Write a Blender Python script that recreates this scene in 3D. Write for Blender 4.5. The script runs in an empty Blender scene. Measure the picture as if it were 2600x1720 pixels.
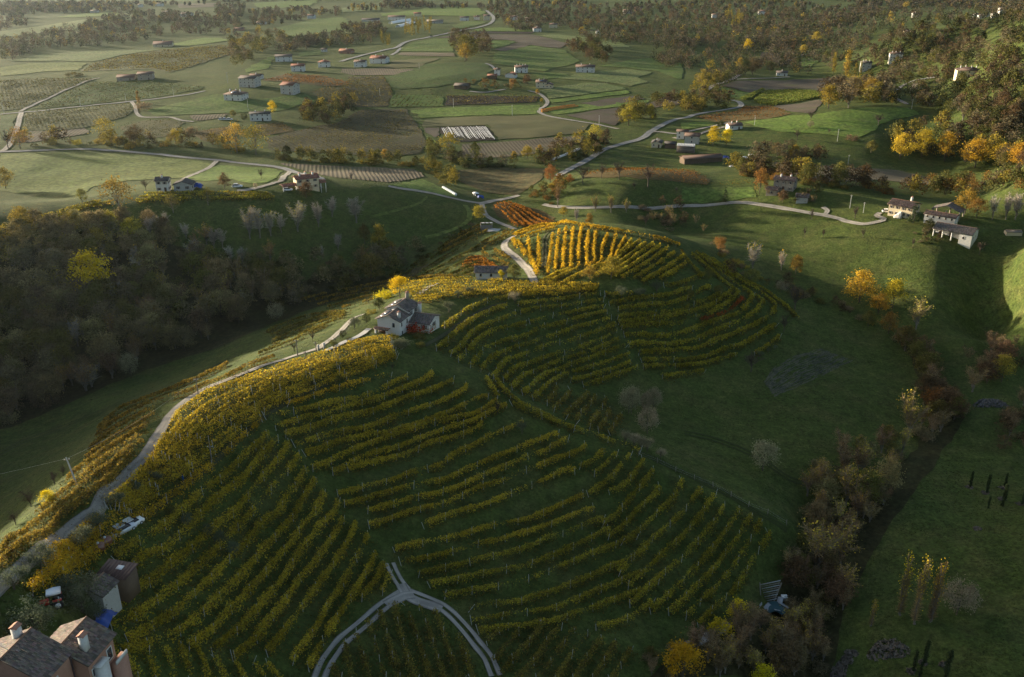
import bpy, bmesh, math, random
import numpy as np
from mathutils import Vector, Matrix
random.seed(7)
RNG = np.random.default_rng(11)
SC = bpy.context.scene
COL = SC.collection

# ---------------------------------------------------------------- camera
cam_data = bpy.data.cameras.new('camera'); cam = bpy.data.objects.new('camera', cam_data); COL.objects.link(cam)
cam.location = (0, 0, 110.0); cam.rotation_euler = (math.radians(90 - 23.0), 0, 0)
cam_data.sensor_width = 36.0; cam_data.lens = 36.0 * 2100.0 / 2370.0
cam_data.clip_start = 0.5; cam_data.clip_end = 30000
SC.camera = cam

# ---------------------------------------------------------------- sky and sun (low sun, ahead and to the left)
SUN_EL = math.radians(8.5)
SUN_DIR = Vector((-0.86, 0.51, 0)).normalized()      # horizontal direction towards the sun
SUN_VEC = Vector((SUN_DIR.x * math.cos(SUN_EL), SUN_DIR.y * math.cos(SUN_EL), math.sin(SUN_EL)))
world = bpy.data.worlds.new('World'); SC.world = world; world.use_nodes = True
_wn = world.node_tree.nodes; _wl = world.node_tree.links
for n in list(_wn): _wn.remove(n)
_o = _wn.new('ShaderNodeOutputWorld'); _b = _wn.new('ShaderNodeBackground'); _s = _wn.new('ShaderNodeTexSky')
_s.sky_type = 'NISHITA'; _s.sun_disc = False; _s.sun_elevation = SUN_EL
_s.sun_rotation = math.atan2(SUN_DIR.x, SUN_DIR.y)
_s.air_density = 1.0; _s.dust_density = 2.5; _s.ozone_density = 1.0; _s.altitude = 200
_b.inputs['Strength'].default_value = 0.098
_wl.new(_s.outputs[0], _b.inputs[0]); _wl.new(_b.outputs[0], _o.inputs[0])
sun_data = bpy.data.lights.new('sun', 'SUN'); sun = bpy.data.objects.new('sun', sun_data); COL.objects.link(sun)
sun_data.energy = 5.0; sun_data.angle = math.radians(1.5); sun_data.color = (1.0, 0.87, 0.66)
sun.rotation_euler = SUN_VEC.to_track_quat('Z', 'Y').to_euler(); sun.location = (-300, 200, 200)
SC.view_settings.view_transform = 'Standard'; SC.view_settings.look = 'None'
SC.view_settings.exposure = 1.55; SC.view_settings.gamma = 1.0; SC.view_settings.use_curve_mapping = False
SC.cycles.use_denoising = True
SC.cycles.max_bounces = 4; SC.cycles.diffuse_bounces = 2; SC.cycles.glossy_bounces = 2; SC.cycles.transmission_bounces = 2
SC.cycles.volume_bounces = 0; SC.cycles.transparent_max_bounces = 4
SC.cycles.use_adaptive_sampling = True; SC.cycles.adaptive_threshold = 0.02

# ---------------------------------------------------------------- terrain maths (numpy only)
# photo coordinates: 2370 x 1568 grid over the photograph; a pixel gives a ray, the ground gives the distance
PITCH = math.radians(23.0); FPX = 2100.0; CAMZ = 110.0; PW, PH = 2370.0, 1568.0
CP, SP = math.cos(PITCH), math.sin(PITCH)
CROP = {'a': (182.3, 820.4, 4.096), 'b': (601.6, 820.4, 4.096), 'c': (182.3, 1185., 4.096), 'd': (601.6, 1185., 4.096),
        'e': (1021., 911.6, 4.096), 'f': (1021., 1185., 4.096), 'g': (1422., 984.5, 4.096), 'h': (966.3, 638.1, 4.096),
        'i': (1367.4, 583.4, 4.096), 'j': (1057.4, 492.3, 4.643), 'k': (583.4, 510.5, 4.096), 'D': (0., 0., 1.), 'l': (0., 1185., 4.0965)}
for _r in range(4):
    for _c in range(3):
        CROP['%d%d' % (_r, _c)] = (788.5 * _c, 392.0 * _r, 2.9885)

def px(crop, pts):
    ox, oy, s = CROP[crop]
    return [(ox + x / s, oy + y / s) for x, y in pts]

def rays(P):
    P = np.atleast_2d(np.asarray(P, float))
    X = (P[:, 0] - PW / 2) / FPX; Y = (PH / 2 - P[:, 1]) / FPX
    return np.stack([X, CP + Y * SP, -SP + Y * CP], 1)

# control points of the relief: where in the photograph, and how high above the plain (m)
CTRL = [
 # far plain
 (-300,0,0),(0,0,0),(400,0,0),(800,0,2),(1200,0,6),(1600,0,10),(2000,0,12),(2370,0,14),(2700,0,14),
 (-300,60,0),(0,60,0),(300,60,0),(700,70,1),(1000,60,4),(1300,70,6),(1550,70,8),(1800,90,8),
 (-300,150,0),(0,150,0),(150,190,2),(310,175,7),(420,170,6),(300,215,2),(560,190,8),(660,205,8),(620,250,2),(750,185,6),
 (800,130,4),(950,170,6),(1010,150,9),(1040,180,8),(1060,225,1),(1150,110,6),(1300,120,7),(1190,175,6),(1330,165,6),
 (1450,110,8),(1600,150,4),(1620,110,6),(860,240,0),(1300,250,0),(1600,220,1),(1750,180,3),
 (-300,300,0),(0,300,0),(100,260,0),(300,300,0),(450,270,1),(560,280,2),(700,310,0),(900,330,0),(1100,320,-1),(1350,300,0),(1500,300,0),
 (-300,370,0),(0,360,0),(250,370,0),(500,390,0),(640,405,2),(850,395,-1),(1000,400,-2),(1130,465,-3),(1200,420,-2),(1330,395,-1),
 # left hill: lit fields behind, crest with two houses, wooded face, green slope
 (-300,440,2),(0,425,0),(120,440,0),(0,470,1),(150,465,5),(250,450,9),(300,430,5),
 (-300,500,24),(-300,650,14),(-300,800,-2),(-500,600,28),(0,518,13),(100,505,13),(200,485,13),(330,455,13),(420,446,13),(560,440,12),(700,436,13),(760,425,11),(820,432,9),  # starts with out-of-view hill points, raised so they shade the valley meadow
 (930,445,6),(1030,465,2),(1085,485,0),(1080,515,-2),
 (0,600,5),(0,700,-7),(0,800,-17),(0,900,-24),(0,960,-25),(150,600,2),(150,720,-10),(150,840,-20),(300,560,3),(300,680,-9),(300,800,-19),(330,860,-22),
 (450,490,9),(470,600,-5),(480,720,-15),(500,800,-19),(620,490,8),(620,570,-2),(640,680,-13),(650,750,-17),
 (760,470,7),(780,540,-1),(800,620,-9),(790,690,-13),(900,490,2),(900,560,-5),(920,630,-10),(1000,520,-3),(1000,575,-8),(1060,545,-5),
 # meadow left of the ridge
 (200,940,-21),(0,1050,-19),(0,1130,-8),(0,1210,10),(0,1265,27),(-200,1100,-15),(-200,1300,8),(130,1050,-8),(250,970,-10),(420,870,-12),(300,930,-11),(560,780,-13),(560,830,-3),(700,760,-5),(720,725,-10),
 # ridge with the gravel road
 (-100,1430,37),(30,1320,35),(110,1265,32.5),(250,1150,28),(330,1060,25),(372,990,23),(430,930,21),(520,885,19),(600,850,17),(700,818,15),(780,780,13.5),(850,740,12),(900,715,11),
 (940,765,13.5),(1000,790,13),(985,670,8),(1100,655,8),(1235,648,7),(1215,615,4.5),(1172,560,2),(1190,545,2),(1040,600,-1),(1100,560,-2),(1150,520,-3),(1130,635,5),
 # knoll
 (1250,535,8),(1330,522,12),(1420,522,13),(1500,535,12),(1580,555,9),(1280,600,9),(1400,600,11.5),(1500,600,11),(1590,600,9),(1320,655,9),(1450,660,9),(1560,650,7.5),(1660,600,4),(1750,660,-3),(1840,735,-9),
 # terraces and bowl
 (1100,690,10),(1200,690,9),(1300,700,7),(1450,710,5),(1600,710,2),(1700,720,-2),(1050,760,11),(1130,790,6),(1250,780,3),(1400,790,-1),(1550,790,-5),(1700,790,-8),(1120,850,6),(1250,860,-1),(1400,870,-6),(1550,870,-10),(1750,830,-11),
 (1330,930,-3),(1450,950,-9),(1600,950,-13),(1700,1000,-15),(1550,1030,-9),(1650,1080,-11),(1800,1080,-15),(1780,1150,-14),(1880,900,-14),(2000,900,-15),(1950,1000,-16),
 # spur crest
 (1010,815,12),(1080,870,9.5),(1150,930,7),(1250,985,4),(1380,1025,1),(1500,1060,-2),(1620,1115,-6),(1720,1160,-9),(1830,1215,-14),
 # front face
 (620,955,18),(760,905,16.5),(700,980,15),(900,860,14.5),(850,960,11),(1000,900,9.5),(750,1060,10),(900,1050,6),(1050,1000,5),(1150,1080,1),
 (300,1180,24),(420,1100,22),(520,1030,20),(400,1220,18),(550,1150,14),(680,1120,11),(800,1180,5),(950,1150,3),(1100,1180,-1),(1300,1120,-2),(1450,1180,-6),(1600,1220,-10),
 (300,1330,19),(450,1330,13),(600,1320,7),(750,1330,3),(900,1300,0),(1100,1300,-4),(1300,1300,-7),(1500,1330,-11),(1680,1320,-15),
 (60,1520,31),(160,1440,29),(230,1500,24),(280,1440,20),(-200,1568,40),(60,1680,32),(400,1480,13),(550,1480,7),(700,1480,2),(940,1380,-2),(940,1480,-3),(1150,1440,-6),(1350,1450,-9),(1550,1450,-14),(1700,1430,-17),
 (400,1650,10),(700,1650,0),(1000,1650,-4),(1300,1650,-9),(1600,1600,-16),(1750,1500,-19),(1600,1700,-17),(1000,1900,-6),(1900,1900,-20),(300,1900,15),
 # gully with the stream, right side
 (1840,650,-7),(1950,700,-10),(2050,760,-12),(2130,850,-15),(2120,960,-17),(2080,1050,-18),(1960,1150,-19),(1870,1260,-21),(1850,1400,-23),(1850,1560,-25),(1850,1700,-26),
 (1640,480,1),(1350,480,1),(1280,500,-3),(1500,482,1),(1800,480,4),(1900,498,5),(2000,515,6),(2090,495,9),(2200,540,7),(2340,540,7),(2500,520,8),
 (1550,540,-4),(1700,545,-3),(1850,570,-3),(2000,600,-2),(2150,620,0),(2350,620,2.5),(1900,640,-7),(2050,680,-8),(2200,690,-6),(2180,740,-9),(2370,695,-3),(2500,680,-1),(2250,780,-9),(2370,790,-9),(2280,860,-13),(2200,920,-14),(2370,950,-15),(2300,1050,-17),(2150,1080,-17),
 (2050,1180,-18),(2200,1200,-17),(2370,1180,-15),(2500,1180,-13),(2000,1320,-20),(2150,1350,-18),(2300,1350,-16),(2000,1480,-21),(2150,1520,-19),(2300,1520,-17),(2500,1500,-15),(2100,1750,-20),(2400,1750,-17),
 # hump, orange vines and green hill
 (1330,428,5),(1420,415,9),(1520,420,9),(1620,432,6),(1450,450,6),(1400,385,-2),(1550,395,-1),(1700,440,6),(1810,455,8),(1950,470,8),(1800,400,2),(2000,400,0),(2150,430,4),(2300,440,10),
 (1560,340,-1),(1680,365,-1),(1680,300,2),(1760,285,5),(1860,265,9),(1980,250,12),(2100,248,13),(2160,275,9),(1750,320,2),(1900,320,4),(2050,320,5),(1800,365,-1),(1950,370,-1),(2100,340,0),(1700,240,0),(1850,225,2),(1950,200,4),
 # right wooded hill
 (2250,330,5),(2370,330,10),(2200,250,14),(2370,250,26),(2500,300,30),(2100,190,16),(2200,190,22),(2370,170,42),(2600,200,60),(2080,150,18),(2180,130,28),(2100,95,36),(2300,110,46),(2370,90,58),(2600,90,85),(2000,170,8),(1980,120,12),(2030,60,22),(2180,70,38),
]

def uv(x, y):
    return x / (y + 60.0) * 1.15, np.log(np.maximum(y, -20) + 60.0)

def _tps(P, z, lam):
    n = len(P)
    d2 = ((P[:, None] - P[None]) ** 2).sum(2)
    K = 0.5 * d2 * np.log(d2 + 1e-12) + lam * np.eye(n)
    T = np.concatenate([np.ones((n, 1)), P], 1)
    A = np.zeros((n + 3, n + 3)); A[:n, :n] = K; A[:n, n:] = T; A[n:, :n] = T.T
    b = np.zeros(n + 3); b[:n] = z
    return np.linalg.solve(A, b)

_c = np.array(CTRL, float)
_d = rays(_c[:, :2])
_t = (CAMZ - _c[:, 2]) / -_d[:, 2]
CXY = _d[:, :2] * _t[:, None]
_extra = [(-1500, 1500, 0), (1600, 1300, 90), (-3000, 4000, 0), (3500, 4000, 60), (0, 6000, 40), (-5000, 8500, 30), (6000, 8500, 60), (0, 8500, 60),
          (-60, 20, 45), (60, 20, -8), (-20, 40, 12), (0, -15, 10), (-60, -15, 40), (60, -15, -12), (-500, 300, 34), (-700, 600, 5), (420, 250, -6), (520, 420, 14)]  # includes an unseen left hill point raised to cast shade on the meadow
_ex = np.array(_extra, float)
_P = np.concatenate([CXY, _ex[:, :2]]); _Z = np.concatenate([_c[:, 2], _ex[:, 2]])
_S = np.stack(uv(_P[:, 0], _P[:, 1]), 1)
_W = _tps(_S, _Z, 2e-4)

NU, NV = 600, 520
U0, U1 = -1.55, 1.45
V0, V1 = math.log(45.0), math.log(9060.0)
_us = np.linspace(U0, U1, NU); _vs = np.linspace(V0, V1, NV)
_gy = np.exp(_vs) - 60.0
_UU, _VV = np.meshgrid(_us, _vs)
GX = _UU / 1.15 * (_gy[:, None] + 60.0); GY = np.repeat(_gy[:, None], NU, 1)

def vnoise(x, y, seed=0):
    """smooth value noise in -1..1"""
    xi = np.floor(x).astype(np.int64); yi = np.floor(y).astype(np.int64)
    fx = x - xi; fy = y - yi
    fx = fx * fx * (3 - 2 * fx); fy = fy * fy * (3 - 2 * fy)
    def hsh(a, b):
        h = (a * 374761393 + b * 668265263 + seed * 1274126177) & 0x7fffffff
        h = ((h ^ (h >> 13)) * 1274126177) & 0x7fffffff
        return ((h ^ (h >> 16)) & 0xffff) / 32767.5 - 1.0
    a = hsh(xi, yi); b = hsh(xi + 1, yi); c = hsh(xi, yi + 1); d = hsh(xi + 1, yi + 1)
    return (a + (b - a) * fx) * (1 - fy) + (c + (d - c) * fx) * fy

def _eval():
    Z = np.empty(GX.size)
    q = np.stack([_UU.ravel(), _VV.ravel()], 1).astype(np.float32); S = _S.astype(np.float32); w = _W[:-3].astype(np.float32)
    for i in range(0, len(q), 20000):
        k = q[i:i + 20000]
        d2 = (k[:, :1] - S[None, :, 0]) ** 2 + (k[:, 1:] - S[None, :, 1]) ** 2
        Z[i:i + 20000] = (0.5 * d2 * np.log(d2 + 1e-12)) @ w
    Z += _W[-3] + _W[-2] * q[:, 0] + _W[-1] * q[:, 1]
    Z = Z.reshape(GX.shape)
    Z += 0.35 * vnoise(GX / 17, GY / 17, 3) + 0.16 * vnoise(GX / 6.5, GY / 6.5, 5)
    far = np.clip((GY - 450) / 600, 0, 1)
    Z += far * 2.0 * vnoise(GX / 120, GY / 120, 7)
    return Z
GZ = _eval()

def height(x, y):
    x = np.asarray(x, float); y = np.asarray(y, float)
    u, v = uv(x, y)
    fu = np.clip((u - U0) / (U1 - U0) * (NU - 1), 0, NU - 1.001); fv = np.clip((v - V0) / (V1 - V0) * (NV - 1), 0, NV - 1.001)
    iu = fu.astype(int); iv = fv.astype(int); a = fu - iu; b = fv - iv
    return (GZ[iv, iu] * (1 - a) + GZ[iv, iu + 1] * a) * (1 - b) + (GZ[iv + 1, iu] * (1 - a) + GZ[iv + 1, iu + 1] * a) * b

def cast(P, lift=0.0):
    """photo points -> points on the ground (first hit of each ray on the relief raised by lift)"""
    d = rays(P); n = len(d)
    t = np.full(n, 40.0); done = np.zeros(n, bool); lo = t.copy(); hi = t.copy()
    while True:
        act = ~done
        if not act.any() or t.max() > 9000: break
        step = np.maximum(0.6, t * 0.004)
        tn = np.where(act, t + step, t)
        z = CAMZ + d[:, 2] * tn
        hit = act & (z < height(d[:, 0] * tn, d[:, 1] * tn) + lift)
        lo = np.where(hit, t, lo); hi = np.where(hit, tn, hi); done |= hit; t = tn
    hi = np.where(done, hi, 8000.); lo = np.where(done, lo, 8000.)
    for _ in range(14):
        m = (lo + hi) / 2
        h = CAMZ + d[:, 2] * m < height(d[:, 0] * m, d[:, 1] * m) + lift
        hi = np.where(h, m, hi); lo = np.where(h, lo, m)
    x, y = d[:, 0] * hi, d[:, 1] * hi
    return np.stack([x, y, height(x, y)], 1), hi
# ---------------------------------------------------------------- mesh and material helpers
def mesh_np(name, V, F, mats=(), col=None, smooth=False, fmat=None):
    """V (n,3), F (m,k) numpy -> mesh; col (m,3) per-face colour"""
    me = bpy.data.meshes.new(name)
    V = np.ascontiguousarray(V, dtype=np.float32); F = np.ascontiguousarray(F, dtype=np.int32)
    m, k = F.shape
    me.vertices.add(len(V)); me.vertices.foreach_set('co', V.ravel())
    me.loops.add(m * k); me.loops.foreach_set('vertex_index', F.ravel())
    me.polygons.add(m); me.polygons.foreach_set('loop_start', np.arange(0, m * k, k, dtype=np.int32))
    if smooth: me.polygons.foreach_set('use_smooth', np.ones(m, dtype=bool))
    if fmat is not None: me.polygons.foreach_set('material_index', np.asarray(fmat, dtype=np.int32))
    for mt in mats: me.materials.append(mt)
    if col is not None:
        a = me.color_attributes.new('Col', 'FLOAT_COLOR', 'CORNER')
        c = np.ones((m, k, 4), dtype=np.float32); c[:, :, :3] = np.asarray(col, dtype=np.float32)[:, None, :]
        a.data.foreach_set('color', c.ravel())
    me.update(calc_edges=True)
    return me

def link(name, data, parent=None, loc=None, rz=None, label=None, cat=None, group=None, kind=None):
    o = bpy.data.objects.new(name, data); COL.objects.link(o)
    if parent is not None: o.parent = parent
    if loc is not None: o.location = loc
    if rz is not None: o.rotation_euler = (0, 0, rz)
    if label: o['label'] = label
    if cat: o['category'] = cat
    if group: o['group'] = group
    if kind: o['kind'] = kind
    return o

class NT:
    def __init__(self, name):
        self.m = bpy.data.materials.new(name); self.m.use_nodes = True
        self.t = self.m.node_tree; self.n = self.t.nodes; self.l = self.t.links
        self.n.clear(); self.out = self.n.new('ShaderNodeOutputMaterial')
    def add(self, typ, **kw):
        nd = self.n.new(typ)
        for k, v in kw.items():
            if k.startswith('i_'): nd.inputs[k[2:].replace('_', ' ')].default_value = v
            else: setattr(nd, k, v)
        return nd
    def link(self, a, b): self.l.new(a, b)
    def noise(self, scale, detail=3, rough=0.55, coord=None):
        n = self.add('ShaderNodeTexNoise'); n.inputs['Scale'].default_value = scale; n.inputs['Detail'].default_value = detail
        n.inputs['Roughness'].default_value = rough
        if coord is None:
            coord = self.add('ShaderNodeTexCoord').outputs['Object']
        self.link(coord, n.inputs['Vector']); return n.outputs['Fac']
    def ramp(self, fac, stops):
        r = self.add('ShaderNodeValToRGB'); e = r.color_ramp.elements
        while len(e) < len(stops): e.new(0.5)
        for k, (p, c) in enumerate(stops):
            e[k].position = p; e[k].color = (*c, 1) if len(c) == 3 else c
        self.link(fac, r.inputs[0]); return r.outputs[0]
    def mix(self, fac, a, b, mode='MIX'):
        m = self.add('ShaderNodeMix', data_type='RGBA', blend_type=mode)
        for sock, v in ((m.inputs[0], fac), (m.inputs[6], a), (m.inputs[7], b)):
            if isinstance(v, (int, float)): sock.default_value = v
            elif isinstance(v, tuple): sock.default_value = (*v, 1) if len(v) == 3 else v
            else: self.link(v, sock)
        return m.outputs[2]
    def bump(self, h, strength=0.5, dist=0.1):
        b = self.add('ShaderNodeBump'); b.inputs['Strength'].default_value = strength; b.inputs['Distance'].default_value = dist
        self.link(h, b.inputs['Height']); return b.outputs['Normal']
    def bsdf(self, color, rough=0.9, normal=None, spec=0.2, **kw):
        p = self.add('ShaderNodeBsdfPrincipled'); p.inputs['Roughness'].default_value = rough
        p.inputs['Specular IOR Level'].default_value = spec
        for k, v in kw.items(): p.inputs[k.replace('_', ' ')].default_value = v
        if isinstance(color, tuple): p.inputs['Base Color'].default_value = (*color, 1)
        else: self.link(color, p.inputs['Base Color'])
        if normal is not None: self.link(normal, p.inputs['Normal'])
        self.link(p.outputs[0], self.out.inputs['Surface']); return p

def mat_plain(name, color, rough=0.8, var=0.25, scale=1.5, spec=0.2, metal=0.0, bump=0.0):
    t = NT(name); f = t.noise(scale, 4)
    c = t.mix(f, tuple(x * (1 - var) for x in color), tuple(min(1, x * (1 + var)) for x in color))
    t.bsdf(c, rough, t.bump(f, bump, 0.05) if bump else None, spec, Metallic=metal); return t.m

def mat_grass(name, c1, c2, c3, big=0.02, fine=1.2):
    t = NT(name); co = t.add('ShaderNodeTexCoord').outputs['Object']
    n1 = t.noise(big, 5, 0.6, co); n2 = t.noise(fine, 4, 0.7, co); n3 = t.noise(big * 6, 4, 0.6, co)
    c = t.mix(t.ramp(n1, [(0.3, (0, 0, 0)), (0.7, (1, 1, 1))]), c1, c2)
    c = t.mix(t.ramp(n3, [(0.45, (0, 0, 0)), (0.75, (.7, .7, .7))]), c, c3)
    n4 = t.noise(0.33, 4, 0.65, co)
    c = t.mix(0.55, c, t.ramp(n4, [(0.3, (.22, .25, .25)), (0.7, (.85, .8, .75))]), 'OVERLAY')
    c = t.mix(0.85, c, t.ramp(n2, [(0.25, (.2, .2, .2)), (0.75, (.95, .95, .9))]), 'OVERLAY')
    t.bsdf(c, 0.95, t.bump(n2, 0.9, 0.35), 0.08); return t.m

# ---------------------------------------------------------------- the ground: one sheet to the horizon
M_GROUND = mat_grass('meadow_grass', (0.037, 0.054, 0.013), (0.056, 0.074, 0.019), (0.074, 0.072, 0.026))
def build_ground():
    V = np.stack([GX.ravel(), GY.ravel(), GZ.ravel()], 1)
    i = np.arange((NV - 1) * NU).reshape(NV - 1, NU)[:, :-1].ravel()
    F = np.stack([i, i + 1, i + NU + 1, i + NU], 1)
    me = mesh_np('ground', V, F, [M_GROUND], smooth=True)
    return link('ground', me, kind='structure')
build_ground()

# ---------------------------------------------------------------- draped sheets: fields and roads
def inside(poly, x, y):
    r = np.zeros(x.shape, bool); n = len(poly); j = n - 1
    for i in range(n):
        xi, yi = poly[i]; xj, yj = poly[j]
        c = ((yi > y) != (yj > y)) & (x < (xj - xi) * (y - yi) / (yj - yi + 1e-12) + xi)
        r ^= c; j = i
    return r

def nearest_on(poly, P):
    best = np.full(len(P), 1e18); out = P.copy(); n = len(poly)
    for i in range(n):
        a = np.array(poly[i]); b = np.array(poly[(i + 1) % n]); d = b - a
        t = np.clip(((P - a) @ d) / (d @ d + 1e-12), 0, 1)[:, None]
        q = a + t * d; e = ((q - P) ** 2).sum(1); m = e < best
        best[m] = e[m]; out[m] = q[m]
    return out, np.sqrt(best)

def sheet(poly, off, step):
    poly = np.asarray(poly)[:, :2]
    x0, y0 = poly.min(0) - step; x1, y1 = poly.max(0) + step
    nx = int((x1 - x0) / step) + 2; ny = int((y1 - y0) / step) + 2
    X, Y = np.meshgrid(x0 + np.arange(nx) * step, y0 + np.arange(ny) * step)
    cx = X[:-1, :-1] + step / 2; cy = Y[:-1, :-1] + step / 2
    keep = inside(poly, cx, cy)
    idx = np.arange(nx * ny).reshape(ny, nx)
    F = np.stack([idx[:-1, :-1], idx[:-1, 1:], idx[1:, 1:], idx[1:, :-1]], -1)[keep]
    if not len(F): return None
    used, inv = np.unique(F, return_inverse=True); F = inv.reshape(-1, 4)
    P = np.stack([X.ravel()[used], Y.ravel()[used]], 1)
    cnt = np.bincount(F.ravel(), minlength=len(P))
    bd = cnt < 4
    q, dist = nearest_on(poly, P)
    mv = bd & (dist < step * 1.2); P[mv] = q[mv]
    P[bd, 0] += step * 0.45 * vnoise(P[bd, 0] / (2.5 * step), P[bd, 1] / (2.5 * step), 21); P[bd, 1] += step * 0.45 * vnoise(P[bd, 0] / (2.5 * step), P[bd, 1] / (2.5 * step), 22)
    Z = height(P[:, 0], P[:, 1]) + off
    return np.concatenate([P, Z[:, None]], 1), F

def smooth_line(W, step):
    """resample a world polyline with Catmull-Rom, xy only"""
    W = np.asarray(W)[:, :2]
    if len(W) == 2: Q = W
    else:
        E = np.concatenate([[2 * W[0] - W[1]], W, [2 * W[-1] - W[-2]]]); out = []
        for i in range(1, len(E) - 2):
            p0, p1, p2, p3 = E[i - 1:i + 3]; t = np.linspace(0, 1, 12, endpoint=False)[:, None]
            out.append(0.5 * ((2 * p1) + (-p0 + p2) * t + (2 * p0 - 5 * p1 + 4 * p2 - p3) * t ** 2 + (-p0 + 3 * p1 - 3 * p2 + p3) * t ** 3))
        Q = np.concatenate(out + [W[-1:]])
    s = np.concatenate([[0], np.cumsum(np.linalg.norm(np.diff(Q, axis=0), axis=1))])
    n = max(2, int(s[-1] / step) + 1); u = np.linspace(0, s[-1], n)
    return np.stack([np.interp(u, s, Q[:, 0]), np.interp(u, s, Q[:, 1])], 1), u

def ribbon(name, W, width, mat, off=0.10, wob=0.12, **kw):
    far = np.hypot(*np.mean(np.asarray(W)[:, :2], 0))
    Q, u = smooth_line(W, max(0.8, far * 0.004))
    T = np.gradient(Q, axis=0); T /= np.linalg.norm(T, axis=1)[:, None] + 1e-9; N = np.stack([-T[:, 1], T[:, 0]], 1)
    cs = np.array([-.5, -.40, -.17, 0, .17, .40, .5])
    V = []
    for k, c in enumerate(cs):
        w = width * (1 + (wob * vnoise(u / 3.0 + k * 9, u * 0 + k, 4) if k in (0, 6) else 0))
        p = Q + N * (c * w)[:, None] if np.ndim(w) else Q + N * (c * w)
        V.append(np.concatenate([p, (height(p[:, 0], p[:, 1]) + off + far * 0.0003)[:, None]], 1))
    n = len(Q); V = np.stack(V, 1).reshape(-1, 3)
    i = (np.arange(n - 1)[:, None] * 7 + np.arange(6)[None]).ravel()
    F = np.stack([i, i + 1, i + 8, i + 7], 1)
    tone = np.array([.7, 1.03, .88, .88, 1.03, .7] if width > 1.6 else [.6, 1, 1.05, 1.05, 1, .6])[None, :] * (1 + .18 * vnoise(u[:-1, None] / 2.0 + np.arange(6)[None] * 7, u[:-1, None] * 0 + np.arange(6)[None], 12))
    return link(name, mesh_np(name, V, F, [mat], np.repeat(tone.reshape(-1, 1), 3, 1) * [1, 1.0, .97], smooth=True), kind='structure', **kw)

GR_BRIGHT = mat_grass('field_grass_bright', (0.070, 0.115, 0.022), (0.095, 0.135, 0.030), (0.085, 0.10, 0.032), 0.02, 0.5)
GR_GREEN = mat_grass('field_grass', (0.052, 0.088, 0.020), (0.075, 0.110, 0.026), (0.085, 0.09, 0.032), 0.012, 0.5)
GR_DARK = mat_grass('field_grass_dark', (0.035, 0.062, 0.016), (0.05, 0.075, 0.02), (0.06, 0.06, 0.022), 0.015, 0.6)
GR_LIT = mat_grass('sunlit_grass_tint', (0.080, 0.108, 0.027), (0.105, 0.12, 0.036), (0.07, 0.095, 0.024), 0.015, 0.4)  # paler grass: the sunlight on these meadows is mixed into the colour
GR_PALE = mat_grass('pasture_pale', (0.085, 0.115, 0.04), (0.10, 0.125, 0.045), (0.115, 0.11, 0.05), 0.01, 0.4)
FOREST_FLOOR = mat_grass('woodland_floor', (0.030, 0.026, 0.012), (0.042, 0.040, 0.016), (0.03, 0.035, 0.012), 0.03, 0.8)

def mat_rows(name, ca, cb, ang, period, contrast=0.8, fine=0.8):
    """soil or vines in lines: a wave along one ground direction broken up by noise"""
    t = NT(name); tc = t.add('ShaderNodeTexCoord').outputs['Object']
    mp = t.add('ShaderNodeMapping'); mp.inputs['Rotation'].default_value = (0, 0, -ang); t.link(tc, mp.inputs['Vector'])
    w = t.add('ShaderNodeTexWave', wave_type='BANDS', bands_direction='X'); w.inputs['Scale'].default_value = 0.314 / period
    w.inputs['Distortion'].default_value = 0.8; w.inputs['Detail'].default_value = 2; w.inputs['Detail Scale'].default_value = 0.6
    t.link(mp.outputs[0], w.inputs['Vector'])
    n = t.noise(fine, 4, 0.7, tc); nb = t.noise(0.02, 4, 0.6, tc)
    f = t.mix(0.35, w.outputs['Fac'], n)
    c = t.mix(t.ramp(f, [(0.5 - contrast / 2, (0, 0, 0)), (0.5 + contrast / 2, (1, 1, 1))]), ca, cb)
    c = t.mix(t.ramp(t.noise(0.045, 5, .65, tc), [(.52, (0, 0, 0)), (.72, (.75, .75, .75))]), c, (0.06, 0.075, 0.028))
    c = t.mix(0.7, c, t.ramp(nb, [(0.3, (.33, .33, .33)), (0.7, (.66, .66, .66))]), 'OVERLAY')
    t.bsdf(c, 0.95, t.bump(f, 0.6, 0.3), 0.08); return t.m

BROWN = mat_rows('ploughed_soil', (0.070, 0.057, 0.042), (0.115, 0.095, 0.07), 0.9, 1.6)
BROWN2 = mat_rows('harrowed_soil', (0.10, 0.082, 0.055), (0.145, 0.12, 0.08), 0.2, 2.2, 0.9)
DARKSOIL = mat_rows('black_soil', (0.022, 0.018, 0.015), (0.045, 0.035, 0.028), 0.3, 2.0)
VINEFLOOR = mat_rows('far_vineyard_floor', (0.045, 0.055, 0.018), (0.085, 0.085, 0.030), 0.5, 2.8)
STUBBLE = mat_rows('stubble_field', (0.080, 0.080, 0.035), (0.115, 0.105, 0.048), 1.2, 3.0, 0.9)
ORANGEF = mat_rows('orange_vineyard_floor', (0.065, 0.055, 0.022), (0.11, 0.075, 0.028), 1.0, 2.8)
DARKVINE = mat_rows('dark_vineyard_floor', (0.045, 0.045, 0.022), (0.07, 0.062, 0.034), 0.6, 3.0)
REEDS = mat_grass('rough_fallow', (0.06, 0.058, 0.026), (0.085, 0.075, 0.035), (0.12, 0.07, 0.03), 0.05, 0.5)

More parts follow.
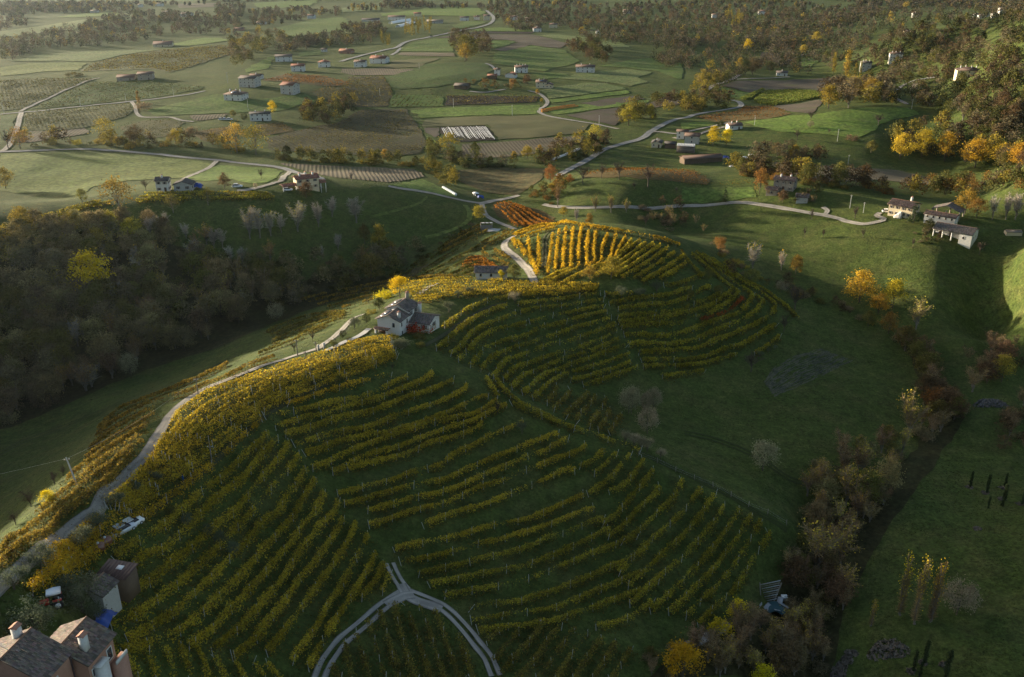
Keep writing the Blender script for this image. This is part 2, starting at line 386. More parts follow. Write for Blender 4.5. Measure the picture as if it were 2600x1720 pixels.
FIELDS = [
 ('grass_field', GR_LIT, 'D', [(0,357),(100,353),(200,354),(330,360),(440,372),(493,380),(435,412),(365,415),(290,420),(220,432),(180,455),(110,445),(30,450),(0,440)]),
 ('grass_field', GR_BRIGHT, '10', [(1300,60),(1430,8),(1500,-30),(1900,0),(1950,20),(1910,60),(1830,95),(1740,100),(1600,75),(1400,85)]),
 ('vineyard_field', VINEFLOOR, '00', [(180,785),(560,750),(890,717),(915,760),(880,810),(600,880),(450,905),(165,905)]),
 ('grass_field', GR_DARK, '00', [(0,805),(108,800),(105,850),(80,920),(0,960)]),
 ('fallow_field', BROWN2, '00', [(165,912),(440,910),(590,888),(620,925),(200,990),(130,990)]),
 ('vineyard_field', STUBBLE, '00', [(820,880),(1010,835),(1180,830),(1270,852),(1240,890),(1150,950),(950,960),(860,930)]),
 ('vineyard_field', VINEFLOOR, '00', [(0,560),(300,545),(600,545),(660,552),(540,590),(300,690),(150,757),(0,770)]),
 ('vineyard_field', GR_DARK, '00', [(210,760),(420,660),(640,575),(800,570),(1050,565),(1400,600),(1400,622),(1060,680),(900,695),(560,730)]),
 ('vineyard_field', VINEFLOOR, '00', [(560,500),(650,440),(900,380),(1150,345),(1560,315),(1590,380),(1400,440),(1180,505),(1050,480),(800,490)]),
 ('grass_field', GR_BRIGHT, '00', [(1190,305),(1400,265),(1530,265),(1600,280),(1400,308),(1250,325)]),
 ('grass_field', GR_LIT, '00', [(0,470),(200,440),(500,435),(600,440),(540,490),(300,500),(0,530)]),
 ('grass_field', GR_PALE, '00', [(60,430),(300,375),(700,355),(1000,350),(1130,343),(900,375),(640,430),(400,425)]),
 ('grass_field', GR_GREEN, '00', [(1020,765),(1300,700),(1480,655),(1800,690),(2100,650),(2200,700),(1900,775),(1590,785),(1300,795),(1090,805)]),
 ('fallow_field', BROWN2, '00', [(1320,803),(1570,790),(1580,812),(1350,840)]),
 ('orange_vineyard_field', ORANGEF, '00', [(1820,560),(1980,515),(2200,525),(2370,560),(2440,585),(2370,600),(2250,600),(2080,580)]),
 ('orange_vineyard_field', STUBBLE, '00', [(2150,640),(2250,605),(2370,610),(2470,640),(2400,700),(2290,715)]),
 ('vineyard_field', ORANGEF, '00', [(1330,915),(1590,880),(1590,940),(1450,985),(1380,970)]),
 ('vineyard_field', ORANGEF, '00', [(1760,870),(1950,850),(2040,905),(1830,945),(1750,930)]),
 ('vineyard_field', DARKVINE, 'D', [(616,322),(700,300),(788,283),(833,255),(940,253),(962,285),(985,320),(988,340),(972,356),(860,368),(788,356),(625,350)]),
 ('ploughed_field', BROWN2, 'D', [(640,378),(790,386),(960,392),(985,410),(905,424),(830,417),(770,412),(700,395)]),
 ('grass_field', GR_PALE, '00', [(0,220),(300,180),(560,140),(720,140),(500,210),(200,240),(0,260)]),
 ('grass_field', GR_BRIGHT, '00', [(390,120),(600,95),(820,90),(820,110),(500,125)]),
 ('grass_field', GR_BRIGHT, '00', [(1740,25),(2000,10),(2200,5),(2150,45),(1900,60),(1800,60)]),
 ('ploughed_field', BROWN2, '00', [(1200,30),(1500,25),(1480,50),(1250,60)]),
 ('grass_field', GR_GREEN, '00', [(1900,200),(2200,130),(2370,120),(2400,210),(2200,240),(2000,260)]),
 ('grass_field', GR_BRIGHT, '00', [(1700,480),(1850,400),(1900,390),(1880,450),(1850,480),(1700,505)]),
 ('grass_field', GR_GREEN, '00', [(2060,365),(2230,345),(2230,380),(2080,395)]),
 ('grass_field', GR_GREEN, '01', [(0,130),(40,130),(60,170),(100,190),(0,195)]),
 ('grass_field', GR_PALE, '01', [(0,60),(200,40),(300,40),(260,80),(100,85),(0,90)]),
 ('grass_field', GR_BRIGHT, '01', [(270,100),(600,60),(800,50),(960,60),(1000,100),(900,115),(600,110),(300,115)]),
 ('grass_field', GR_GREEN, '01', [(770,175),(880,150),(1010,150),(950,178),(850,197),(760,205)]),
 ('grass_field', GR_GREEN, '01', [(430,330),(490,300),(640,272),(770,269),(770,362),(415,357)]),
 ('ploughed_field', BROWN2, '01', [(395,380),(420,365),(770,369),(780,395),(405,385)]),
 ('ploughed_field', BROWN, '01', [(650,266),(850,240),(1320,243),(1400,260),(1560,300),(1540,335),(1400,330),(1200,290),(1180,279),(960,275),(760,264)]),
 ('ploughed_field', BROWN, '01', [(1060,350),(1250,294),(1330,312),(1130,360)]),
 ('grass_field', GR_BRIGHT, '01', [(960,290),(1170,281),(1210,297),(1080,335),(970,320)]),
 ('grass_field', GR_GREEN, '01', [(1060,370),(1320,318),(1550,350),(1650,430),(1400,500),(1050,440)]),
 ('vineyard_field', DARKSOIL, '01', [(890,223),(1330,223),(1310,236),(900,236)]),
 ('grass_field', GR_BRIGHT, '01', [(940,203),(1080,192),(1330,207),(1320,220),(930,218)]),
 ('grass_field', GR_PALE, '01', [(1330,247),(1500,242),(1650,257),(1900,283),(2000,330),(1860,330),(1600,280)]),
 ('stubble_field', STUBBLE, '01', [(360,420),(690,403),(600,440),(540,472),(250,472),(350,450)]),
 ('ploughed_field', BROWN2, '01', [(0,480),(240,478),(520,482),(380,520),(100,525),(0,505)]),
 ('vineyard_field', DARKVINE, '01', [(60,535),(290,530),(370,640),(330,740),(0,745),(0,620)]),
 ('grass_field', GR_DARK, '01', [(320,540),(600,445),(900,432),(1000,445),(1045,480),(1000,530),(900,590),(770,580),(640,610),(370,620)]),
 ('vineyard_field', GR_GREEN, '01', [(370,660),(700,665),(715,738),(340,745)]),
 ('vineyard_field', DARKSOIL, '01', [(730,665),(1360,670),(1360,710),(725,733)]),
 ('grass_field', GR_BRIGHT, '01', [(480,765),(720,748),(1360,728),(1370,790),(700,810),(560,820)]),
 ('stubble_field', STUBBLE, '01', [(580,830),(900,808),(1400,803),(1715,865),(1680,915),(1400,952),(1090,968),(1040,895),(1005,866),(680,877),(570,885)]),
 ('black_field', DARKSOIL, '01', [(685,883),(1003,872),(1075,972),(820,988),(690,925)]),
 ('ploughed_field', BROWN, '01', [(585,890),(680,884),(685,930),(660,960),(595,920)]),
 ('ploughed_field', BROWN2, '01', [(830,1000),(1080,988),(1690,935),(1650,985),(1400,1060),(1150,1090),(840,1100)]),
 ('grass_field', GR_BRIGHT, '01', [(560,840),(562,885),(590,940),(655,972),(655,1040),(610,1080),(595,1040),(605,960),(530,850)]),
 ('grass_field', GR_PALE, '01', [(1390,625),(1700,573),(1850,583),(1980,617),(1445,685)]),
 ('grass_field', GR_BRIGHT, '01', [(1450,692),(1990,624),(2005,650),(1700,687),(1460,717)]),
 ('ploughed_field', BROWN, '01', [(1650,717),(2050,662),(2110,687),(1780,740)]),
 ('grass_field', GR_BRIGHT, '01', [(1410,768),(1445,735),(1640,728),(2140,695),(2130,713),(1700,767),(1500,795)]),
 ('ploughed_field', BROWN, '01', [(1550,800),(1780,763),(2130,720),(2200,682),(2370,650),(2400,690),(2370,718),(2100,760),(1930,840),(1890,872)]),
 ('grass_field', GR_PALE, '01', [(1500,545),(1640,512),(1980,480),(2160,500),(2060,540),(2130,570),(2000,598),(1860,573)]),
 ('grass_field', GR_GREEN, '01', [(1790,460),(2000,420),(2200,400),(2370,450),(2370,560),(2200,498),(2000,473)]),
 ('grass_field', GR_GREEN, '01', [(1290,505),(1560,508),(1590,530),(1400,553)]),
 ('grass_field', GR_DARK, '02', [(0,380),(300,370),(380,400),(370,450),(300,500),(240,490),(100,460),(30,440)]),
 ('ploughed_field', BROWN, '02', [(550,365),(790,365),(780,390),(705,445),(540,400)]),
 ('grass_field', GR_GREEN, '02', [(840,392),(930,400),(950,430),(900,470),(820,470)]),
 ('ploughed_field', BROWN, '02', [(280,600),(370,562),(700,560),(1060,537),(1150,560),(1060,637),(780,628),(590,627),(480,642),(330,608)]),
 ('grass_field', GR_GREEN, '02', [(215,630),(280,605),(330,613),(480,648),(410,690),(330,680)]),
 ('ploughed_field', BROWN, '02', [(640,737),(800,722),(960,690),(970,730),(900,788),(750,780)]),
 ('vineyard_field', ORANGEF, '02', [(90,812),(380,773),(440,738),(620,738),(760,790),(600,828),(420,838),(250,850)]),
 ('grass_field', GR_BRIGHT, '02', [(0,850),(200,852),(225,868),(100,886),(0,905)]),
 ('grass_field', GR_BRIGHT, '02', [(430,852),(760,803),(960,787),(1320,740),(1560,750),(1680,795),(1420,835),(1360,900),(1200,955),(900,925),(700,922),(530,880)]),
 ('ploughed_field', BROWN2, 'D', [(1765,375),(1960,388),(2080,395),(2180,420),(2150,430),(2040,418),(1900,422),(1830,405)]),
 ('orange_vineyard_field', ORANGEF, 'D', [(1345,402),(1450,392),(1600,397),(1640,415),(1640,428),(1560,423),(1450,412),(1350,413)]),
 ('fallow_field', REEDS, 'D', [(1040,397),(1150,388),(1265,392),(1250,420),(1200,452),(1120,447),(1060,420)]),
 ('vineyard_field', ORANGEF, 'D', [(1140,474),(1175,470),(1230,480),(1290,505),(1270,520),(1200,524),(1150,500)]),
 ('grass_field', GR_BRIGHT, '11', [(340,112),(560,70),(700,130),(810,195),(700,178),(560,150),(430,128)]),
 ('grass_field', GR_GREEN, '12', [(0,130),(480,120),(520,200),(280,225),(0,235)]),
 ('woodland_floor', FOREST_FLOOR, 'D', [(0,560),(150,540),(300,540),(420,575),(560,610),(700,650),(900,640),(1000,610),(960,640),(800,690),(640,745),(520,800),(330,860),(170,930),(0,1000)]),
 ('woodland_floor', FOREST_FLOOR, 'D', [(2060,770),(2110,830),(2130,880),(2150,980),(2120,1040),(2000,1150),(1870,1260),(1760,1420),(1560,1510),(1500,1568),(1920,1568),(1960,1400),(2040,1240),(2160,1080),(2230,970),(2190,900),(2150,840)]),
]
def build_fields():
    for k, (nm, mt, crop, pts) in enumerate(FIELDS):
        P = px(crop, pts); D = []
        for i in range(len(P)):                      # a few extra points along each edge so the outline drapes
            a, b = P[i], P[(i + 1) % len(P)]
            D += [(a[0] + (b[0] - a[0]) * f, a[1] + (b[1] - a[1]) * f) for f in (0, .34, .67)]
        W, t = cast(D); far = float(np.median(t))
        s = sheet(W, 0.05 + far * 0.00035 + 0.004 * (k % 5), max(1.0, far * 0.006))
        if s is None: continue
        link(nm, mesh_np(nm, s[0], s[1], [mt], smooth=True), kind='structure')
build_fields()

# ---------------------------------------------------------------- roads, lanes and tracks
def mat_road(name, c1, c2, fine=3.0):
    t = NT(name); co = t.add('ShaderNodeTexCoord').outputs['Object']
    n = t.noise(fine, 5, 0.7, co); n2 = t.noise(0.25, 4, 0.6, co)
    c = t.mix(n, c1, c2); c = t.mix(t.ramp(n2, [(0.5, (0, 0, 0)), (0.75, (.6, .6, .6))]), c, tuple(x * 0.6 for x in c1))
    c = t.mix(1.0, c, t.add('ShaderNodeAttribute', attribute_name='Col').outputs['Color'], 'MULTIPLY')
    t.bsdf(c, 0.92, t.bump(n, 0.5, 0.05), 0.15); return t.m
ASPHALT = mat_road('worn_asphalt', (0.17, 0.17, 0.17), (0.26, 0.255, 0.25))
GRAVEL = mat_road('pale_gravel', (0.21, 0.19, 0.165), (0.36, 0.33, 0.29))
RUT = mat_road('gravel_ruts', (0.22, 0.205, 0.19), (0.36, 0.33, 0.30), 2.0)
ROADS = [
 ('country_road', ASPHALT, 4.2, [('D', [(-60,357),(0,353)]), ('00', [(100,1050),(300,1043),(560,1035),(800,1047),(1000,1062),(1250,1088),(1500,1110),(1700,1135),(1960,1168)]), ('D', [(700,404),(745,417)])]),
 ('country_road', GRAVEL, 3.6, [('11', [(330,120),(400,133),(500,147),(620,167),(720,190),(820,213),(900,228),(980,237),(1060,220),(1140,207),(1235,183)])]),
 ('country_road', ASPHALT, 3.6, [('00', [(0,795),(120,783),(300,768),(560,740),(900,705),(1060,690),(1280,660),(1420,632)])]),
 ('farm_lane', GRAVEL, 3.0, [('00', [(140,775),(280,705),(420,640),(560,580),(640,552),(690,543)])]),
 ('farm_lane', GRAVEL, 3.6, [('00', [(150,778),(132,840),(105,930),(70,1000),(30,1040),(0,1052)])]),
 ('farm_lane', GRAVEL, 2.8, [('00', [(910,705),(935,740),(945,785),(980,812),(1080,815),(1180,815),(1250,835),(1340,845)])]),
 ('farm_lane', GRAVEL, 2.8, [('10', [(1270,68),(1350,35),(1430,0),(1500,-55)])]),
 ('farm_lane', GRAVEL, 3.0, [('10', [(2010,5),(1990,35),(1955,65),(1900,95),(1820,120),(1740,140),(1640,150)])]),
 ('country_road', ASPHALT, 6.0, [('01', [(0,430),(100,400),(280,355),(390,330),(420,310),(470,288),(600,262),(720,238),(850,210),(960,190),(1040,160),(1055,120),(1010,75)])]),
 ('farm_lane', ASPHALT, 4.0, [('01', [(420,332),(385,365),(350,385)])]),
 ('farm_lane', GRAVEL, 3.2, [('01', [(1300,630),(1380,655),(1428,700),(1415,735),(1370,762),(1390,790),(1480,815),(1600,835),(1740,857),(1850,880),(1920,895)])]),
 ('farm_lane', ASPHALT, 3.0, [('01', [(1000,440),(1050,463),(1075,495)])]),
 ('farm_lane', GRAVEL, 3.0, [('01', [(890,635),(980,642),(1060,634),(1140,620)])]),
 ('country_road', ASPHALT, 4.6, [('01', [(1500,1220),(1590,1170),(1740,1090),(1830,1035),(1960,995),(2080,960),(2150,910),(2230,865),(2320,828),(2400,815)]), ('02', [(100,795),(250,770),(370,750),(412,735),(405,712),(350,695)])]),
 ('farm_lane', GRAVEL, 3.4, [('01', [(2120,915),(2200,915),(2280,925),(2350,930)])]),
 ('country_road', ASPHALT, 4.4, [('02', [(180,625),(220,595),(300,570),(360,545),(400,520)])]),
 ('country_road', ASPHALT, 4.4, [('02', [(690,458),(740,428),(800,395),(850,380)])]),
 ('farm_lane', GRAVEL, 3.0, [('02', [(370,552),(460,548),(560,545),(750,535)])]),
 ('farm_lane', ASPHALT, 3.2, [('02', [(1560,725),(1510,700),(1480,680),(1483,640),(1530,595),(1620,558),(1760,535)])]),
 ('farm_lane', GRAVEL, 2.8, [('02', [(0,922),(150,890),(240,870),(340,848)])]),
 ('farm_lane', GRAVEL, 3.2, [('02', [(-60,955),(40,965),(80,945),(200,905),(300,880)])]),
 ('hillside_lane', GRAVEL, 2.4, [('11', [(1400,246),(1500,262),(1660,268),(1900,263),(2370,257)]), ('12', [(280,242),(420,232),(560,250),(700,272),(850,298),(1000,322),(1090,345),(1150,365),(1250,382),(1330,372),(1405,350),(1350,325),(1375,303)])]),
 ('hillside_lane', GRAVEL, 2.2, [('12', [(990,318),(1010,290),(980,265)])]),
 ('ridge_road', GRAVEL, 2.1, [('D', [(-80,1425)]), ('30', [(0,540),(150,410),(300,280),(400,210),(500,130),(600,60),(680,0)]), ('20', [(800,1030),(920,900),(1000,820),(1060,720),(1150,580),(1200,510),(1290,430),(1380,372),(1480,322),(1750,217),(1960,147),(2070,110),(2200,70)]), ('k', [(640,1200),(760,1120),(880,1010),(960,930),(1070,890)])]),
 ('ridge_road', GRAVEL, 2.6, [('k', [(1560,720),(1620,670),(1700,625),(1760,600)])]),
 ('ridge_road', GRAVEL, 2.8, [('j', [(835,765),(810,700),(750,600),(660,510),(560,430),(510,370),(530,310),(630,250)])]),
 ('ridge_road', GRAVEL, 2.8, [('11', [(975,240),(985,280),(1005,320),(1070,360),(1140,390),(1210,415)])]),
 ('valley_path', RUT, 2.0, [('32', [(-60,1010),(0,970),(120,920),(240,860),(330,800)])]),
 ('field_track', GR_LIT, 2.4, [('11', [(590,475),(700,445),(800,410),(880,360),(890,300),(860,250)])]),
]
def poly_cast(segs, lift=0.0):
    P = []
    for crop, pts in segs: P += px(crop, pts)
    return cast(P, lift)[0]
for nm, mt, w, segs in ROADS:
    ribbon(nm, poly_cast(segs), w, mt)
MEADOWTRACK = mat_road('meadow_track', (0.030, 0.042, 0.012), (0.05, 0.06, 0.018))
for _s in (0, 1):
    ribbon('meadow_track', poly_cast([('20', [(0,790 + 22 * _s),(200,690 + 20 * _s),(420,610 + 18 * _s),(700,500 + 14 * _s),(950,400 + 12 * _s),(1200,310 + 10 * _s),(1450,200 + 9 * _s),(1650,110 + 8 * _s)])]), .7, MEADOWTRACK, .07)
    ribbon('meadow_track', poly_cast([('g', [(260,260 + 26 * _s),(480,360 + 26 * _s),(680,450 + 26 * _s),(900,560 + 26 * _s),(1100,660 + 28 * _s),(1300,780 + 30 * _s),(1500,890 + 32 * _s),(1640,985 + 32 * _s)])]), .7, MEADOWTRACK, .07)
    ribbon('meadow_track', poly_cast([('22', [(20,640 + 22 * _s),(200,680 + 22 * _s),(420,760 + 24 * _s),(700,930 + 26 * _s),(850,990 + 26 * _s)])]), .7, MEADOWTRACK, .07)
    ribbon('meadow_track', poly_cast([('11', [(200,330 + 10 * _s),(380,285 + 9 * _s),(540,235 + 8 * _s),(600,190 + 7 * _s)])]), .7, GR_LIT, .09)
# the two-rut gravel track round the arch of vines
def ruts(segs, gap, w):
    W = poly_cast(segs); Q, u = smooth_line(W, 2.0)
    T = np.gradient(Q, axis=0); T /= np.linalg.norm(T, axis=1)[:, None]; N = np.stack([-T[:, 1], T[:, 0]], 1)
    for s in (-1, 1):
        ribbon('gravel_rut_track', Q + N * s * gap / 2, w, RUT, 0.11 + 0.005 * s, 0.25)
ruts([('d', [(1380,760),(1270,830),(1130,930),(960,1080),(800,1210),(690,1340),(610,1470),(560,1600)])], 1.5, .85)
ruts([('d', [(1400,770),(1560,830),(1720,900),(1840,1000),(1960,1130),(2070,1270)]), ('f', [(440,1380),(520,1560)])], 1.55, .9)
ruts([('d', [(1400,760),(1330,680),(1280,600),(1230,490)])], 1.4, .8)
ribbon('gravel_rut_track', poly_cast([('d', [(1330,690),(1390,790),(1470,840),(1620,890),(1720,930)])]), 2.2, RUT, 0.13, 0.3)
ribbon('gravel_rut_track', poly_cast([('d', [(1460,790),(1380,800),(1290,840),(1200,890)])]), 2.0, RUT, 0.14, 0.3)
DIRT = mat_road('vineyard_dirt', (0.045, 0.05, 0.022), (0.075, 0.075, 0.035))
for _s in (0, 1):
    ribbon('mown_track', poly_cast([('a', [(500 + 12 * _s,1550 + 22 * _s),(760,1420 + 22 * _s),(950,1270 + 20 * _s),(1130,1130 + 18 * _s),(1350,950 + 16 * _s),(1560,760 + 14 * _s),(1750,590 + 12 * _s),(1960,470 + 9 * _s)]), ('b', [(430,360 + 9 * _s),(650,290 + 9 * _s)])]), 0.8, DIRT, 0.08)
    ribbon('mown_track', poly_cast([('h', [(80,660 + 14 * _s),(250,560 + 14 * _s),(420,440 + 14 * _s),(560,350 + 12 * _s),(700,290 + 10 * _s),(850,255 + 8 * _s)])]), 0.8, DIRT, 0.08)
    ribbon('mown_track', poly_cast([('j', [(1040 - 50 * _s,200 + 6 * _s),(970 - 36 * _s,280),(935 - 30 * _s + 25,380),(925 - 30 * _s + 25,600)])]), 0.8, DIRT, 0.08)

# ---------------------------------------------------------------- vines
def mat_leaf(name, trans=0.35, rough=0.75, vary=0.0):
    t = NT(name); a = t.add('ShaderNodeAttribute', attribute_name='Col'); c = a.outputs['Color']
    if vary:
        oi = t.add('ShaderNodeObjectInfo'); hs = t.add('ShaderNodeHueSaturation')
        mr = t.add('ShaderNodeMapRange'); mr.inputs[3].default_value = 1 - vary; mr.inputs[4].default_value = 1 + vary
        t.link(oi.outputs['Random'], mr.inputs[0]); t.link(mr.outputs[0], hs.inputs['Value'])
        m2 = t.add('ShaderNodeMath', operation='MULTIPLY'); m2.inputs[1].default_value = 7.31; t.link(oi.outputs['Random'], m2.inputs[0])
        fr = t.add('ShaderNodeMath', operation='FRACT'); t.link(m2.outputs[0], fr.inputs[0])
        mh = t.add('ShaderNodeMapRange'); mh.inputs[3].default_value = 0.5 - 0.022; mh.inputs[4].default_value = 0.5 + 0.022
        t.link(fr.outputs[0], mh.inputs[0]); t.link(mh.outputs[0], hs.inputs['Hue']); t.link(c, hs.inputs['Color']); c = hs.outputs[0]
    d = t.add('ShaderNodeBsdfDiffuse'); tr = t.add('ShaderNodeBsdfTranslucent'); mx = t.add('ShaderNodeMixShader'); mx.inputs[0].default_value = trans
    t.link(c, d.inputs[0]); t.link(c, tr.inputs[0]); t.link(d.outputs[0], mx.inputs[1]); t.link(tr.outputs[0], mx.inputs[2])
    t.link(mx.outputs[0], t.out.inputs['Surface']); return t.m
M_VINE = mat_leaf('vine_leaves', 0.38)
M_STEM = mat_plain('vine_wood', (0.045, 0.032, 0.022), 0.9, 0.3)
M_POST = mat_plain('concrete_post', (0.42, 0.42, 0.40), 0.85, 0.2, 4)

def leaf_quads(C, size, rng, flat=0.0, aspect=0.8):
    """random leaf faces at centres C -> V,F"""
    n = len(C); size = np.broadcast_to(np.asarray(size, float), (n,))
    a = rng.normal(size=(n, 3)); a[:, 2] *= 1 - flat; a /= np.linalg.norm(a, axis=1)[:, None] + 1e-9
    b = rng.normal(size=(n, 3)); b -= (b * a).sum(1)[:, None] * a; b /= np.linalg.norm(b, axis=1)[:, None] + 1e-9
    if flat > 0:
        pass
    a = a * (size / 2)[:, None]; b = b * (size * aspect / 2)[:, None]
    V = np.stack([C - a - b * .4, C + b - a * .1, C + a + b * .3, C - b + a * .1], 1).reshape(-1, 3)
    return V, np.arange(4 * n).reshape(n, 4)

GOLD = [(0.46, 0.34, 0.03, .48), (0.33, 0.29, 0.04, .32), (0.17, 0.115, 0.03, .20)]
GOLDEN = [(0.55, 0.36, 0.025, .58), (0.45, 0.26, 0.025, .20), (0.30, 0.25, 0.04, .14), (0.15, 0.085, 0.025, .08)]
OLIVEG = [(0.38, 0.31, 0.03, .42), (0.26, 0.25, 0.04, .34), (0.14, 0.10, 0.03, .24)]
DULL = [(0.25, 0.20, 0.035, .38), (0.16, 0.155, 0.04, .32), (0.11, 0.08, 0.03, .30)]
AMBER = [(0.29, 0.19, 0.03, .40), (0.19, 0.155, 0.035, .35), (0.10, 0.07, 0.03, .25)]
RIDGEP = [(0.50, 0.36, 0.03, .48), (0.34, 0.24, 0.03, .20), (0.27, 0.24, 0.04, .18), (0.12, 0.075, 0.025, .14)]
GREENV = [(0.085, 0.095, 0.022, .5), (0.13, 0.115, 0.03, .3), (0.07, 0.05, 0.02, .2)]
REDV = [(0.26, 0.05, 0.015, .5), (0.30, 0.12, 0.02, .3), (0.10, 0.045, 0.02, .2)]
ORANGEV = [(0.36, 0.145, 0.02, .5), (0.25, 0.12, 0.03, .3), (0.10, 0.055, 0.02, .2)]
def pick(pal, n, rng):
    p = np.array([c[3] for c in pal]); p = p / p.sum()
    k = rng.choice(len(pal), n, p=p); c = np.array([c[:3] for c in pal])[k]
    return c * rng.uniform(0.8, 1.35, (n, 1))

